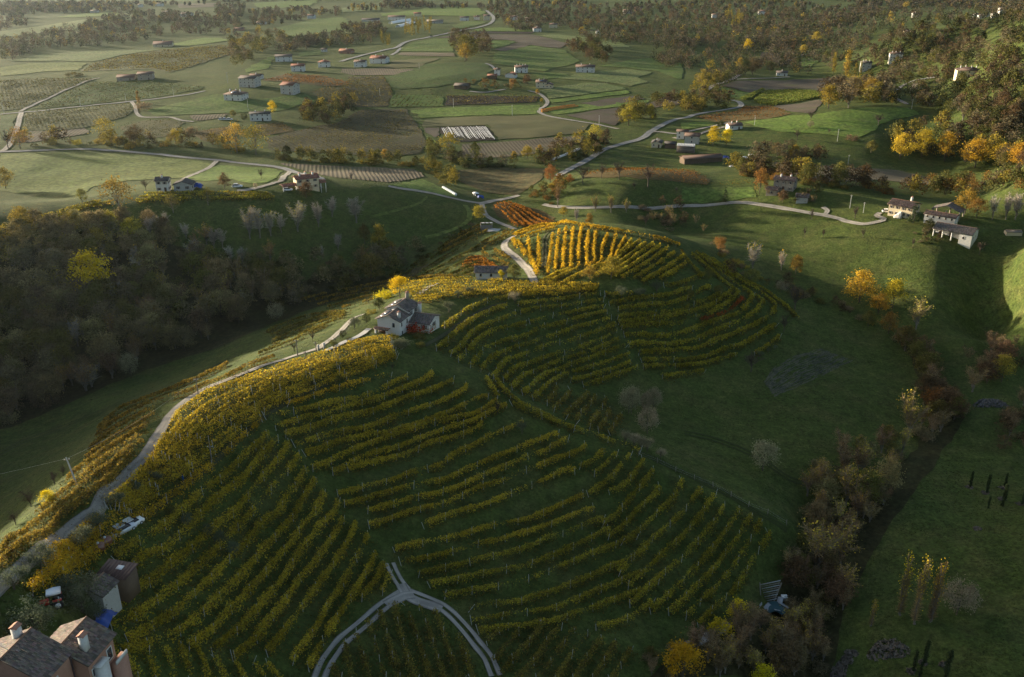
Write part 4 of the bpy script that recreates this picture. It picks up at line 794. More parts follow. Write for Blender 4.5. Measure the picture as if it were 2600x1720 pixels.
def crown_mesh(name, shape, pal, rng, n=1700, size=0.34, H=10.0):
    """leaf faces gathered in clumps through the crown volume"""
    if shape == 'broad':
        k = 46; a = rng.uniform(0, 2 * math.pi, k); zz = rng.beta(1.6, 1.3, k); r = np.sqrt(rng.uniform(0.10, 1, k))
        prof = np.sin(np.clip(0.16 + zz * 0.86, 0, 1) * math.pi) ** 0.6
        C = np.stack([np.cos(a) * r * prof * 0.33 * H, np.sin(a) * r * prof * 0.33 * H, (0.22 + 0.74 * zz) * H], 1); C += rng.normal(0, 0.02 * H, C.shape); sp = np.array([.075, .075, .055]) * H
    elif shape == 'round':
        k = 60; d = rng.normal(size=(k, 3)); d /= np.linalg.norm(d, axis=1)[:, None]; r = rng.uniform(0.55, 1, k) ** 0.5
        C = d * r[:, None] * np.array([.36, .36, .36]) * H + [0, 0, .58 * H]; sp = np.array([.07, .07, .07]) * H
    elif shape == 'column':
        k = 44; zz = np.sort(rng.uniform(0, 1, k)); a = rng.uniform(0, 6.3, k); r = 0.085 * H * np.sin(np.clip(.12 + zz * .86, 0, 1) * math.pi) ** 0.5 * rng.uniform(.3, 1, k)
        C = np.stack([np.cos(a) * r, np.sin(a) * r, (.08 + .9 * zz) * H], 1); sp = np.array([.032, .032, .05]) * H
    elif shape == 'cypress':
        k = 80; zz = np.linspace(0, 1, k); a = rng.uniform(0, 6.3, k); r = 0.075 * H * np.sin(np.clip(.1 + zz * .88, 0, 1) * math.pi) ** 0.7 * rng.uniform(.2, 1, k)
        C = np.stack([np.cos(a) * r, np.sin(a) * r, (.03 + .95 * zz) * H], 1); sp = np.array([.022, .022, .05]) * H
    elif shape == 'cone':
        k = 60; zz = rng.uniform(0, 1, k) ** 1.4; a = rng.uniform(0, 6.3, k); r = 0.26 * H * (1 - zz) * rng.uniform(.5, 1, k)
        C = np.stack([np.cos(a) * r, np.sin(a) * r, (.08 + .9 * zz) * H], 1); sp = np.array([.05, .05, .025]) * H
    elif shape == 'olive':
        k = 26; d = rng.normal(size=(k, 3)); d /= np.linalg.norm(d, axis=1)[:, None]; r = rng.uniform(0.4, 1, k)
        C = d * r[:, None] * np.array([.42, .42, .30]) * H + [0, 0, .62 * H]; C += rng.normal(0, .03 * H, C.shape); sp = np.array([.09, .09, .07]) * H
    else:  # shrub
        k = 22; a = rng.uniform(0, 6.3, k); r = np.sqrt(rng.uniform(0, 1, k)); C = np.stack([np.cos(a) * r * .55 * H, np.sin(a) * r * .55 * H, rng.uniform(.15, .8, k) * H * (1 - .5 * r)], 1); sp = np.array([.13, .13, .11]) * H
    w = rng.uniform(.5, 1.5, k); idx = rng.choice(k, n, p=w / w.sum())
    P = C[idx] + rng.normal(size=(n, 3)) * sp * rng.uniform(.6, 1.25, (k, 1))[idx]
    P[:, 2] = np.maximum(P[:, 2], 0.05 * H)
    V, F = leaf_quads(P, size * rng.uniform(.6, 1.4, n), rng)
    base = np.array([c[:3] for c in pal])
    ck = rng.choice(len(pal), k, p=np.array([c[3] for c in pal]) / sum(c[3] for c in pal))
    col = 0.55 * base[ck][idx] + 0.45 * pick(pal, n, rng); col *= (rng.uniform(.75, 1.25, k))[idx][:, None]
    return mesh_np(name, V, F, [M_LEAF], col), C

def trunk_mesh(name, C, rng, H=10.0, r=0.16, limbs=9, bark=None, fork=0.25):
    lean = rng.normal(0, .03, 2) * H
    top = np.array([lean[0], lean[1], C[:, 2].max() * .8])
    ts = np.linspace(0, 1, 7)[:, None]; P = top[None] * ts; P[:, :2] += rng.normal(0, .012 * H, (7, 2)) * ts; P[0, 2] = -0.4
    parts = [tube(P, r * (1 - .8 * ts[:, 0]) + .02)]
    for q in rng.choice(len(C), min(limbs, len(C)), replace=False):
        c = C[q]; f = np.clip(rng.uniform(fork, .7) * c[2] / top[2], .12, .85); b = top * f
        mid = (b + c) / 2 + [0, 0, -.03 * H]; parts.append(tube([b, mid, c], [r * .42 * (1 - f * .5), r * .28, .02], 4))
    V, F = merge(parts); return mesh_np(name, V, F, [bark or M_BARK], smooth=True)

def bare_meshes(rng, H=10.0, fan=0.28, stems=9, twigs=420, leafy=60, tw=(0.27, 0.215, 0.15), lp='gold', bark=None, fork=0.10, tl=1.0, f0=.25):
    parts = []; ends = []
    for k in range(stems):
        a = rng.uniform(0, 6.3); sp = fan * H * rng.uniform(.2, 1); e = np.array([math.cos(a) * sp, math.sin(a) * sp, H * rng.uniform(.72, 1.0)])
        m = e * [.28, .28, .5]; s = np.linspace(0, 1, 7)[:, None]; P = 2 * s * (1 - s) * m * 1.0 + s ** 2 * e; P[:, 2] = fork * H + s[:, 0] * (e[2] - fork * H) * (1 - .22 * np.hypot(e[0], e[1]) / (fan * H + .01) * s[:, 0]); P[1:-1, :2] += rng.normal(0, .018 * H, (5, 2))
        parts.append(tube(P, (0.10 if k else .16) * (1 - .85 * s[:, 0]) + .015, 4)); ends.append(P)
    parts.append(tube([(0, 0, -.4), (rng.normal(0, .01 * H), rng.normal(0, .01 * H), fork * H * .6), (0, 0, fork * H + .2)], [.24, .2, .16], 6))
    T = merge(parts); trunk = mesh_np('trunk', T[0], T[1], [bark or M_PALEBARK], smooth=True)
    E = np.stack(ends); vs = []; 
    k = rng.integers(0, stems, twigs); f = rng.uniform(f0, 1, twigs); i = f * 5.99; i0 = i.astype(int); w = (i - i0)[:, None]
    b = E[k, i0] * (1 - w) + E[k, i0 + 1] * w
    d = np.stack([rng.normal(0, .7, twigs), rng.normal(0, .7, twigs), rng.uniform(.0, 1.2, twigs)], 1); d[:, :2] += b[:, :2] / (fan * H + .1) * .5
    d /= np.linalg.norm(d, axis=1)[:, None]; L = tl * rng.uniform(.08, .22, twigs) * H * (1.15 - f * .6); e = b + d * L[:, None]
    sd = rng.normal(size=(twigs, 3)); sd -= (sd * d).sum(1)[:, None] * d; sd /= np.linalg.norm(sd, axis=1)[:, None]
    sd *= 0.045
    V = np.stack([b - sd, b + sd, e + sd * .4, e - sd * .4], 1).reshape(-1, 3); F = np.arange(4 * twigs).reshape(-1, 4)
    col = np.array(tw)[None] * rng.uniform(.7, 1.3, (twigs, 1))
    if leafy:
        li = rng.choice(twigs, leafy, p=(e[:, 2] ** 3) / (e[:, 2] ** 3).sum()); LP = e[li] + rng.normal(0, .03 * H, (leafy, 3))
        LV, LF = leaf_quads(LP, (.3 if tl == 1 else .17) * rng.uniform(.6, 1.4, leafy), rng); V, F = merge([(V, F), (LV, LF)]); col = np.concatenate([col, pick(PAL[lp], leafy, rng)])
    return trunk, mesh_np('crown', V, F, [M_TWIG], col)

PROTO = {}
def proto(kind):
    """kind = shape:palette -> list of (trunk mesh or None, crown mesh) variants modelled 10 m tall"""
    if kind in PROTO: return PROTO[kind]
    shape, pal = kind.split(':'); out = []
    rng = np.random.default_rng(sum(map(ord, kind)))
    nv = {'broad': 3, 'bare': 3}.get(shape, 2)
    for v in range(nv):
        if shape == 'bare':
            out.append(bare_meshes(rng, leafy={'gold': 260, 'grey': 0, 'tip': 90, 'brown': 300}[pal], lp={'gold': 'gold', 'brown': 'russet'}.get(pal, 'yellow'), twigs=900 if pal in ('grey', 'tip') else 560, tw=(.36, .32, .26) if pal in ('grey', 'tip') else (.27, .195, .10))); continue
        if shape == 'slim':
            out.append(bare_meshes(rng, fan=.065, stems=7, twigs=1100, leafy=260, lp='yellow', tl=.42, f0=.03, fork=.02, tw=(.26, .19, .09))); continue
        if shape == 'orchard':
            out.append(bare_meshes(rng, fan=.42, stems=10, twigs=460, fork=.26, leafy=40 if pal != 'grey' else 0, tw=(.07, .055, .045), lp='russet', bark=M_BARK)); continue
        n, s = {'broad': (2300, .36), 'round': (2600, .34), 'column': (1300, .30), 'cypress': (1700, .34), 'cone': (1500, .34), 'olive': (2600, .34), 'shrub': (900, .75), 'sparse': (1000, .36)}[shape]
        sh = 'broad' if shape == 'sparse' else shape
        cm, C = crown_mesh('crown', sh, PAL[pal], rng, n, s)
        if shape == 'shrub': out.append((trunk_mesh('stems', C, rng, r=.10, limbs=8), cm))
        elif shape == 'olive': out.append((trunk_mesh('trunk', C, rng, r=.34, limbs=8, fork=.1), cm))
        else: out.append((trunk_mesh('trunk', C, rng, r={'column': .12, 'cypress': .1}.get(shape, .17), limbs={'sparse': 20, 'cypress': 2, 'column': 5}.get(shape, 10), bark=M_PALEBARK if shape == 'sparse' else None), cm))
    PROTO[kind] = out; return out
TNAME = {'broad': 'broadleaf_tree', 'bare': 'bare_tree', 'orchard': 'orchard_tree', 'round': 'willow_tree', 'column': 'poplar_tree', 'cypress': 'cypress_tree', 'cone': 'conifer_tree', 'olive': 'olive_tree', 'shrub': 'shrub', 'sparse': 'broadleaf_tree', 'slim': 'poplar_tree'}
TCOUNT = [0]
def tree(kind, x, y, H, label, group=None, wide=1.0):
    pv = proto(kind); t, c = pv[TCOUNT[0] % len(pv)]; TCOUNT[0] += 1
    sh = kind.split(':')[0]
    r = link(TNAME[sh], None, loc=(x, y, float(height(x, y)) - 0.05), label=label, cat='shrub' if sh == 'shrub' else 'tree', group=group)
    s = H / 10.0; r.scale = (s * wide, s * wide, s); r.rotation_euler = (0, 0, random.uniform(0, 6.28))
    link('stems' if sh == 'shrub' else 'trunk', t, r); link('crown', c, r)
    return r

# trees that stand out: kind, crop, base x, base y, height in crop pixels, width factor, label
SINGLE = [
 ('broad:yellow','10',640,880,310,1.15,'bright yellow tree glowing alone in the dark left wood'),
 ('sparse:gold','10',830,310,255,1.25,'tall twisted golden oak beside the hill house with the grey roof'),
 ('broad:gold','10',170,470,215,1.1,'golden tree at the left edge where the vines end'),
 ('broad:gold','10',520,450,150,1.2,'tan gold tree below the strip of vines on the left crest'),
 ('broad:gold','10',770,450,165,1.0,'golden tree directly below the twisted oak'),
 ('broad:gold','10',40,135,150,1.2,'golden tree at the left edge beside the hay meadow'),
 ('broad:olive','10',570,235,100,1.0,'small olive gold tree at the corner of the left meadow'),
 ('broad:russet','10',1555,138,112,1.1,'brown leafed tree beside the parked white car'),
 ('broad:russet','10',2120,200,110,1.2,'brown tree in front of the white house with the red roof'),
 ('sparse:olive','10',1440,250,120,1.1,'olive tree growing out of the crest vines'),
 ('sparse:olive','10',1200,300,130,1.2,'thin olive tree below the grey roofed hill house'),
 ('orchard:grey','10',1808,70,75,1.0,'small bare tree in the bright green triangle of grass'),
 ('orchard:grey','10',1010,150,90,1.0,'bare tree left of the grey roofed hill house'),
 ('round:grey','10',1768,132,38,1.0,'small clipped bush beside the curved driveway'),
 ('bare:tip','10',1730,480,235,1.0,'first bare grey poplar with yellow tips in the row of four on the green slope'),
 ('bare:tip','10',1800,475,225,1.0,'second bare grey poplar with yellow tips in the row on the green slope'),
 ('bare:tip','10',1875,460,190,1.0,'third bare grey poplar with yellow tips in the row on the green slope'),
 ('bare:tip','10',2060,430,225,1.1,'fan shaped grey poplar with a yellow crest below the red roofed house'),
 ('bare:grey','10',2205,400,190,.9,'leafless grey fan shaped poplar right of the yellow crested one'),
 ('bare:grey','10',2300,330,150,1.2,'leafless grey fan shaped poplar highest on the green slope'),
 ('bare:grey','11',110,370,200,1.2,'wide leafless grey poplar on the green slope above the brook'),
 ('bare:grey','10',1040,460,150,1.1,'leafless pale tree at the right edge of the left wood'),
 ('bare:grey','10',1095,440,140,1.1,'second leafless pale tree at the right edge of the left wood'),
 ('bare:grey','10',1150,400,120,1.1,'leafless pale tree highest at the right edge of the left wood'),
 ('bare:grey','10',1480,545,165,1.1,'leafless pale poplar beside the half bare olive one'),
 ('bare:grey','10',1540,540,140,1.1,'leafless pale poplar left of the row on the slope'),
 ('bare:grey','10',1945,440,150,1.1,'leafless pale poplar between the row and the yellow crested one'),
 ('bare:grey','10',1600,650,140,1.1,'leafless grey poplar low on the slope above the brook'),
 ('bare:grey','10',1680,655,130,1.1,'second leafless grey poplar low on the slope above the brook'),
 ('bare:grey','10',2340,560,130,1.1,'grey bare tree at the foot of the wide leafless poplar'),
 ('bare:grey','10',1290,480,120,1.1,'thin leafless tree left of the half bare olive poplar'),
 ('bare:gold','10',1430,520,160,1.3,'half bare olive poplar left of the grey row on the slope'),
 ('bare:gold','10',1350,545,120,1.0,'small half bare tree at the edge of the left wood'),
 ('broad:olive','10',880,1120,220,.7,'slender olive yellow tree at the lower edge of the left wood'),
 ('broad:gold','10',1060,1080,160,.8,'small golden tree at the lower edge of the left wood'),
 ('round:grey','10',1915,1062,150,.85,'round grey pollard standing on the meadow edge'),
 ('round:grey','20',910,275,180,.75,'round grey pollard alone at the foot of the left wood'),
 ('bare:gold','10',1870,640,170,.9,'yellowish half bare tree above the brook'),
 ('broad:olive','11',165,520,140,.8,'olive yellow tree left of the golden pair above the brook'),
 ('broad:gold','11',270,580,190,.8,'taller of the golden pair above the brook'),
 ('broad:gold','11',340,590,95,1.1,'smaller of the golden pair above the brook'),
 ('bare:grey','10',2230,620,110,.6,'thin whitish birch in the gully'),
 ('broad:olive','11',210,760,170,1.5,'broad olive bush tree beside the brook'),
 ('broad:gold','11',955,360,110,1.2,'golden tree beside the wooden shed at the crossroads'),
 ('broad:yellow','11',410,890,150,1.3,'bright yellow tree behind the white farmhouse'),
 ('shrub:yellow','11',300,900,85,1.2,'yellow green bush left of the tree behind the white farmhouse'),
 ('broad:olive','11',1200,770,110,1.3,'olive tree at the right end of the long barn'),
 ('broad:yellow','11',1110,770,70,1.0,'small yellow green tree in front of the long barn'),
 ('broad:gold','11',1870,760,150,1.4,'golden tree at the foot of the knoll rows'),
 ('broad:gold','11',1720,770,105,1.3,'lower golden tree left of the one at the foot of the knoll rows'),
 ('olive:silver','11',1940,890,85,1.1,'leftmost of three silver olive trees below the knoll'),
 ('olive:silver','11',2065,890,75,1.1,'middle of three silver olive trees below the knoll'),
 ('olive:silver','11',2185,850,80,1.2,'rightmost of three silver olive trees below the knoll'),
 ('olive:grey','11',1205,920,75,1.2,'dark round olive tree on the terrace edge'),
 ('olive:silver','11',895,870,60,1.3,'olive tree on the saddle behind the white farmhouse'),
 ('olive:silver','11',815,890,55,1.0,'smaller olive tree left of the one on the saddle'),
 ('olive:silver','11',750,990,80,1.1,'olive tree at the back corner of the white farmhouse'),
 ('olive:silver','11',650,1070,85,1.1,'olive tree right of the white farmhouse'),
 ('shrub:red','11',545,1125,95,1.4,'bright red shrub against the white farmhouse'),
 ('shrub:orange','11',590,1115,80,1.3,'orange shrub beside the bright red one'),
 ('olive:silver','11',95,1100,75,1.3,'olive tree beside the driveway of the white farmhouse'),
 ('round:dark','11',180,1070,75,1.0,'dark clipped tree left of the white farmhouse'),
 ('round:dark','k',865,1115,75,1.1,'dark clipped ball bush on the driveway bank'),
 ('round:dark','k',922,1155,52,1.1,'small dark ball bush above the stone wall'),
 ('round:dark','k',790,1210,62,1.1,'dark ball bush lowest on the driveway'),
 ('round:olive','k',760,1180,52,1.0,'olive green ball bush beside the gate'),
 ('broad:dark','k',1205,850,120,1.3,'dark green tree at the rear of the white farmhouse'),
 ('shrub:silver','k',1400,1200,100,1.4,'grey green shrub in the garden below the white farmhouse'),
 ('shrub:olive','k',1600,1190,60,1.2,'small olive shrub at the lower garden corner'),
 ('shrub:olive','k',1580,1120,70,1.4,'low olive shrubs right of the farmhouse steps'),
 ('shrub:gold','k',1340,1120,60,1.3,'straw coloured shrub below the farmhouse wall'),
 ('shrub:gold','k',1130,885,60,1.3,'yellow shrub left of the farmhouse roof'),
 ('orchard:brown','k',1330,1420,70,1.0,'small russet tree with a leaning post on the bright slope'),
 ('orchard:brown','k',575,1150,100,1.0,'small dark tree on the bank beside the roadside pole'),
 ('orchard:grey','k',400,1240,90,1.2,'bare fruit tree behind the tall roadside pole'),
 ('round:grey','h',2000,1310,260,.9,'largest of the round grey willows in the dark bowl'),
 ('round:grey','21',2010,520,190,.75,'left round grey willow of the cluster in the dark bowl'),
 ('round:grey','21',2110,510,140,.7,'middle round grey willow of the cluster in the dark bowl'),
 ('round:grey','21',2160,500,165,.75,'right round grey willow of the cluster in the dark bowl'),
 ('round:grey','21',2120,660,185,.85,'lowest round grey willow standing below its cluster'),
 ('round:grey','22',560,915,205,1.0,'single large round willow in the middle of the dark meadow'),
 ('olive:grey','21',1965,715,85,1.0,'first of four small olive trees in a line beside the spur'),
 ('olive:grey','21',2030,740,85,1.0,'second of four small olive trees in a line beside the spur'),
 ('olive:grey','21',2075,755,90,1.0,'third of four small olive trees in a line beside the spur'),
 ('olive:grey','21',2120,780,95,1.0,'fourth of four small olive trees in a line beside the spur'),
 ('olive:grey','21',2212,830,75,1.0,'dark olive bush further down the spur fence'),
 ('olive:silver','21',1255,660,100,.8,'pale grey olive tree between the vine rows on the spur'),
 ('orchard:brown','21',1085,520,90,1.0,'small leafless reddish tree at the end of the spur rows'),
 ('olive:silver','21',410,70,70,1.3,'round olive shrub at the top corner of the sunlit vines'),
 ('orchard:brown','12',785,970,170,1.4,'gnarled bare tree leaning on the slope below the vines'),
 ('round:olive','12',480,800,115,1.3,'round olive brown tree at the right end of the vine rows'),
 ('round:grey','12',690,850,80,1.2,'wide grey bush above the gnarled bare tree'),
 ('round:olive','12',255,870,70,1.2,'light olive shrub among the flank rows'),
 ('round:olive','12',185,770,85,.9,'tall light shrub between the flank rows'),
 ('round:olive','12',60,900,70,.9,'pale green shrub at the left end of the flank rows'),
 ('broad:gold','12',790,730,140,.9,'slim golden tree in the gully behind the vines'),
 ('bare:tip','12',690,700,150,.8,'half bare tree left of the slim golden one in the gully'),
 ('bare:tip','12',490,690,200,1.0,'tall half bare pale tree in the gully behind the knoll'),
 ('broad:orange','12',260,590,125,.9,'russet tree in the gully nearest the knoll'),
 ('broad:amber','12',1230,920,215,1.4,'biggest golden tree in the clump beside the stream'),
 ('broad:amber','12',1460,960,190,1.1,'golden tree at the right of the clump beside the stream'),
 ('broad:amber','12',1360,1000,140,1.2,'low golden tree in front of the streamside clump'),
 ('broad:orange','12',1430,1140,150,1.1,'orange brown tree at the foot of the streamside clump'),
 ('broad:olive','12',1290,1090,110,1.3,'olive tree at the lower left of the streamside clump'),
 ('bare:gold','12',1620,1110,230,1.2,'tall half bare tree right of the streamside clump'),
 ('orchard:grey','12',1255,475,75,1.0,'pale bare fruit tree on the meadow below the right lane'),
 ('orchard:grey','12',980,475,70,.9,'thin bare fruit tree left on the meadow below the lane'),
 ('orchard:grey','12',850,475,85,.6,'slender leafless sapling on the meadow below the lane'),
 ('orchard:brown','12',1600,540,70,1.0,'reddish small tree below the long white farm'),
 ('cone:conifer','12',1605,375,145,1.1,'dark green conifer in front of the right villa'),
 ('broad:dark','12',1710,440,95,1.1,'dark green tree in the yard of the long white farm'),
 ('cone:conifer','12',300,230,105,.9,'dark conifer above the hillside lane'),
 ('broad:orange','12',540,170,175,.8,'slender bright orange tree above the stone house'),
 ('broad:dark','12',930,190,110,1.0,'dark tree right of the stone house'),
 ('broad:russet','12',700,230,85,1.2,'dark russet tree in front of the stone house'),
 ('orchard:grey','12',900,350,80,1.0,'bare tree beside the bend of the hillside lane'),
 ('orchard:brown','12',1200,340,90,1.2,'dark bare tree by the white pole near the lane'),
 ('bare:grey','12',2150,350,200,.8,'left of the tall bare trees behind the long white farm'),
 ('bare:grey','12',2240,350,200,.8,'middle of the tall bare trees behind the long white farm'),
 ('bare:grey','12',2310,350,210,.9,'right of the tall bare trees behind the long white farm'),
 ('orchard:grey','12',2060,590,110,1.2,'leafless tree on the bank below the long white farm'),
 ('broad:gold','12',1960,310,170,1.2,'golden tree right of the villa'),
 ('broad:orange','12',2040,340,140,1.2,'orange gold tree behind the long white farm'),
 ('bare:gold','22',1130,1165,290,1.3,'big half bare tree with golden twigs beside the dark gully'),
 ('bare:gold','22',1560,700,370,.9,'tall bare grey tree rising from the stream thicket'),
 ('broad:gold','22',2210,300,190,1.1,'golden tree at the right edge above the stone heap'),
 ('bare:brown','22',2010,370,200,1.3,'reddish brown bare tree beside the golden one at the right edge'),
 ('bare:gold','32',940,420,350,1.3,'large half bare tree with pale golden twigs above the ruined shed'),
 ('bare:gold','32',1090,400,310,1.2,'second large half bare tree with pale golden twigs'),
 ('broad:yellow','32',380,790,150,1.0,'yellow bush beside the valley path'),
 ('shrub:yellow','32',260,860,110,1.1,'smaller yellow bush left of the one beside the valley path'),
 ('broad:yellow','32',5,1200,240,1.2,'glowing yellow tree on the bottom edge'),
 ('broad:yellow','32',550,1260,160,1.1,'glowing yellow treetop cut by the bottom edge'),
 ('slim:tip','32',1505,740,460,.8,'left of the slender yellow tipped poplars in the right meadow'),
 ('slim:tip','32',1610,800,490,.8,'middle of the slender yellow tipped poplars in the right meadow'),
 ('slim:tip','32',1725,790,480,.8,'right of the slender yellow tipped poplars in the right meadow'),
 ('slim:tip','32',1310,820,210,1.0,'small slender poplar left of the tall ones'),
 ('round:grey','32',1900,740,240,1.0,'dim round bush tree right of the slender poplars'),
 ('cypress:conifer','32',1605,1130,140,1.0,'left cypress of the bottom right group'),
 ('cypress:conifer','32',1680,1075,155,1.0,'tallest cypress of the bottom right group'),
 ('cypress:conifer','32',1645,1180,110,1.0,'short cypress below the tallest one'),
 ('cypress:conifer','32',1825,1180,190,1.0,'cypress standing apart at the bottom right'),
 ('cypress:conifer','22',1995,1030,110,1.0,'leftmost cypress of the right edge group'),
 ('cypress:conifer','22',2110,1070,130,1.0,'second cypress of the right edge group'),
 ('cypress:conifer','22',2235,1030,100,1.0,'upper cypress of the right edge group'),
 ('cypress:conifer','22',2220,1160,150,1.0,'long cypress in the middle of the right edge group'),
 ('cypress:conifer','22',2355,1150,120,1.0,'rightmost cypress of the right edge group'),
 ('cypress:conifer','22',2120,1175,85,1.0,'lowest cypress of the right edge group'),
 ('olive:silver','30',690,150,130,1.2,'olive tree beside the gravel road above the parked car'),
 ('olive:silver','30',550,290,150,1.3,'large olive tree left of the two brown tanks'),
 ('olive:silver','30',290,430,170,1.2,'olive tree between road and vines at the lower left'),
 ('olive:silver','30',100,560,160,1.2,'olive tree at the left edge below the road'),
 ('olive:silver','30',570,720,250,1.2,'big silver olive tree below the small tiled outbuilding'),
 ('olive:silver','30',660,790,160,1.0,'smaller olive tree beside the blue tarpaulin'),
 ('olive:silver','30',260,880,220,1.4,'wide olive tree behind the pink farmhouse'),
 ('olive:silver','20',790,1170,110,1.2,'olive tree right of the gravel road lower on the ridge'),
 ('olive:silver','20',940,1070,90,1.1,'upper olive tree on the lit ridge'),
 ('olive:silver','20',1075,1000,90,1.1,'small olive tree deep in the golden ridge vines'),
 ('round:olive','30',1190,60,80,1.0,'pale ball shaped olive topmost in the diagonal line'),
 ('round:silver','30',1300,130,95,.9,'second pale ball shaped olive in the diagonal line'),
 ('round:silver','30',1440,205,95,.8,'third pale ball shaped olive in the diagonal line'),
 ('round:silver','30',1525,260,100,.85,'fourth pale ball shaped olive in the diagonal line'),
 ('round:silver','30',1620,335,110,.8,'lowest pale ball shaped olive in the diagonal line'),
 ('orchard:grey','20',215,1165,130,1.2,'bare fruit tree at the lower left meadow edge'),
 ('orchard:grey','20',380,1010,100,1.1,'bare fruit tree left of the leaning pole'),
 ('orchard:grey','20',440,950,80,1.0,'smaller bare fruit tree behind the leaning pole'),
 ('orchard:grey','30',110,120,110,1.2,'bare fruit tree in the lower left corner of the meadow'),
 ('broad:yellow','20',340,1171,120,1.1,'yellow tree at the end of the roadside vines'),
 ('orchard:grey','21',480,240,1,.1,''),
 ('orchard:grey','22',480,230,150,1.2,'grey leafless shrub tree where the terraces end'),
 ('orchard:brown','i',1830,760,170,1.0,'reddish bare shrub at the right tip of the terraces'),
 ('olive:silver','i',1680,960,60,1.0,'small olive bush at the end of the lowest terrace'),
 ('olive:silver','i',1600,1000,70,1.0,'small olive bush beside the grey leafless shrub'),
 ('olive:silver','i',1745,930,50,1.0,'tiny olive bush nearest the terrace tip'),
 ('orchard:grey','01',2370,1240,0.1,.1,''),
 # bare trees on the hump and hay meadow
 ('bare:grey','11',75,85,85,1.0,'bare tree beside the road on the left of the brown field'),
 ('orchard:grey','11',1675,105,150,1.0,'leftmost bare oak standing on the round hump'),
 ('orchard:grey','11',1805,65,110,.9,'second bare oak behind the round hump'),
 ('orchard:grey','11',1925,70,140,1.0,'third bare oak behind the round hump'),
 ('orchard:grey','11',2125,125,170,1.0,'rightmost bare oak on the shoulder of the round hump'),
 ('orchard:grey','11',2030,140,55,1.0,'small bare fruit tree on the side of the hump'),
 ('orchard:grey','11',2320,165,45,1.0,'tiny bare fruit tree right of the hump'),
 ('broad:orange','11',1450,95,120,1.0,'orange brown tree beside the straight road'),
 ('broad:orange','11',1580,100,65,1.1,'small orange tree right of the straight road'),
 ('bare:gold','11',1500,265,170,.9,'half bare golden tree at the head of the hillside lane'),
 ('broad:gold','11',1540,330,70,1.2,'yellow bush below the head of the hillside lane'),
 ('broad:orange','11',1720,395,90,.9,'orange tree right behind the knoll crest'),
 ('bare:gold','11',1760,290,120,1.0,'half bare tree along the hillside lane'),
 ('bare:gold','11',1870,300,130,1.0,'another half bare tree along the hillside lane, right of the first'),
 ('bare:grey','11',1630,370,110,.8,'grey bare tree behind the knoll'),
 ('bare:gold','11',1975,300,100,1.0,'rightmost half bare tree along the hillside lane'),
 ('orchard:brown','11',2110,390,70,1.2,'brown bare tree behind the right of the knoll'),
 # green hill
 ('orchard:grey','02',895,835,75,1.1,'bare tree on top of the bright green hill'),
 ('round:grey','02',890,890,55,1.1,'round bush below the bare tree on the green hill'),
 ('orchard:grey','02',1360,870,90,1.1,'leafless pale tree at the right of the green hill'),
 ('orchard:grey','02',800,970,80,1.2,'bare tree on the shaded foot of the green hill'),
 ('orchard:grey','02',1020,930,45,1.0,'small bare shrub on the green hillside'),
 ('shrub:brown','02',1180,975,60,1.2,'brown shrub on the shadow line of the green hill'),
 ('broad:yellow','02',220,1010,130,1.0,'left of two bright yellow trees beside the farm'),
 ('broad:yellow','02',310,1010,115,1.0,'right of two bright yellow trees beside the farm'),
 ('broad:dark','02',270,890,55,1.2,'dark evergreen beside the small roadside house'),
 ('broad:orange','02',545,1180,60,.9,'small orange tree beside the ploughed stripes'),
 ('broad:amber','02',1510,1110,185,1.0,'leftmost big golden tree at the wood edge'),
 ('broad:amber','02',1660,1090,190,1.3,'second big golden tree at the wood edge'),
 ('broad:amber','02',1820,1120,190,1.1,'third big golden tree at the wood edge'),
 ('broad:amber','02',2030,1160,195,1.3,'fourth big golden tree at the wood edge'),
 ('broad:amber','02',2200,1150,160,1.3,'fifth big golden tree at the wood edge'),
 ('broad:amber','02',2320,1171,170,1.2,'golden tree furthest right at the wood edge'),
 ('broad:olive','02',1310,1060,85,1.3,'olive tree at the end of the hedge below the green hill'),
 ('broad:gold','02',940,1100,85,.9,'light golden tree in the hedge below the green hill'),
 ('broad:gold','02',780,1100,100,1.0,'gold tree left in the hedge below the green hill'),
 ('broad:russet','02',660,1090,100,1.2,'brown tree leftmost in the hedge below the green hill'),
 ('cone:conifer','02',690,470,110,.8,'dark spruce beside the lane junction'),
 ('cone:conifer','02',810,470,100,.9,'dark spruce across the lane from the cream house'),
 ('broad:dark','02',610,510,80,1.0,'dark tree left of the cream house with the porch'),
 ('broad:gold','02',400,500,95,.9,'golden tree by the lane bend'),
 ('broad:russet','02',490,520,115,1.2,'deep russet tree by the lane bend'),
 ('broad:dark','02',440,525,110,1.0,'dark tree between the golden and russet ones at the lane bend'),
 ('broad:yellow','02',455,360,85,1.0,'round yellow tree alone in the valley wood'),
 ('column:gold','02',1050,510,140,1.0,'slim golden poplar in the valley'),
 ('column:gold','02',1140,530,170,1.4,'taller golden poplar in the valley'),
 ('column:gold','02',1200,540,100,1.0,'golden poplar left of the villa below the wood'),
 ('column:gold','02',1235,530,95,.9,'golden poplar touching the villa below the wood'),
 ('broad:gold','02',840,385,75,1.0,'golden tree where the lane disappears'),
 ('broad:gold','02',930,310,85,1.2,'golden tree at the foot of the far wooded hill'),
 ('broad:gold','02',1455,730,90,.9,'small golden tree beside the lane on the hill'),
 ('bare:grey','02',1590,700,140,1.0,'pale bare tree above the lane bend on the hill'),
 # mid plain
 ('broad:yellow','00',1885,790,90,.9,'round yellow tree behind the long white farmhouse'),
 ('round:olive','00',1615,815,55,1.0,'clipped yellow green tree left of the long white farmhouse'),
 ('round:dark','00',1690,840,55,1.1,'dark clipped tree touching the long white farmhouse'),
 ('sparse:gold','00',740,990,175,1.2,'sparse golden tree in the roadside hedge'),
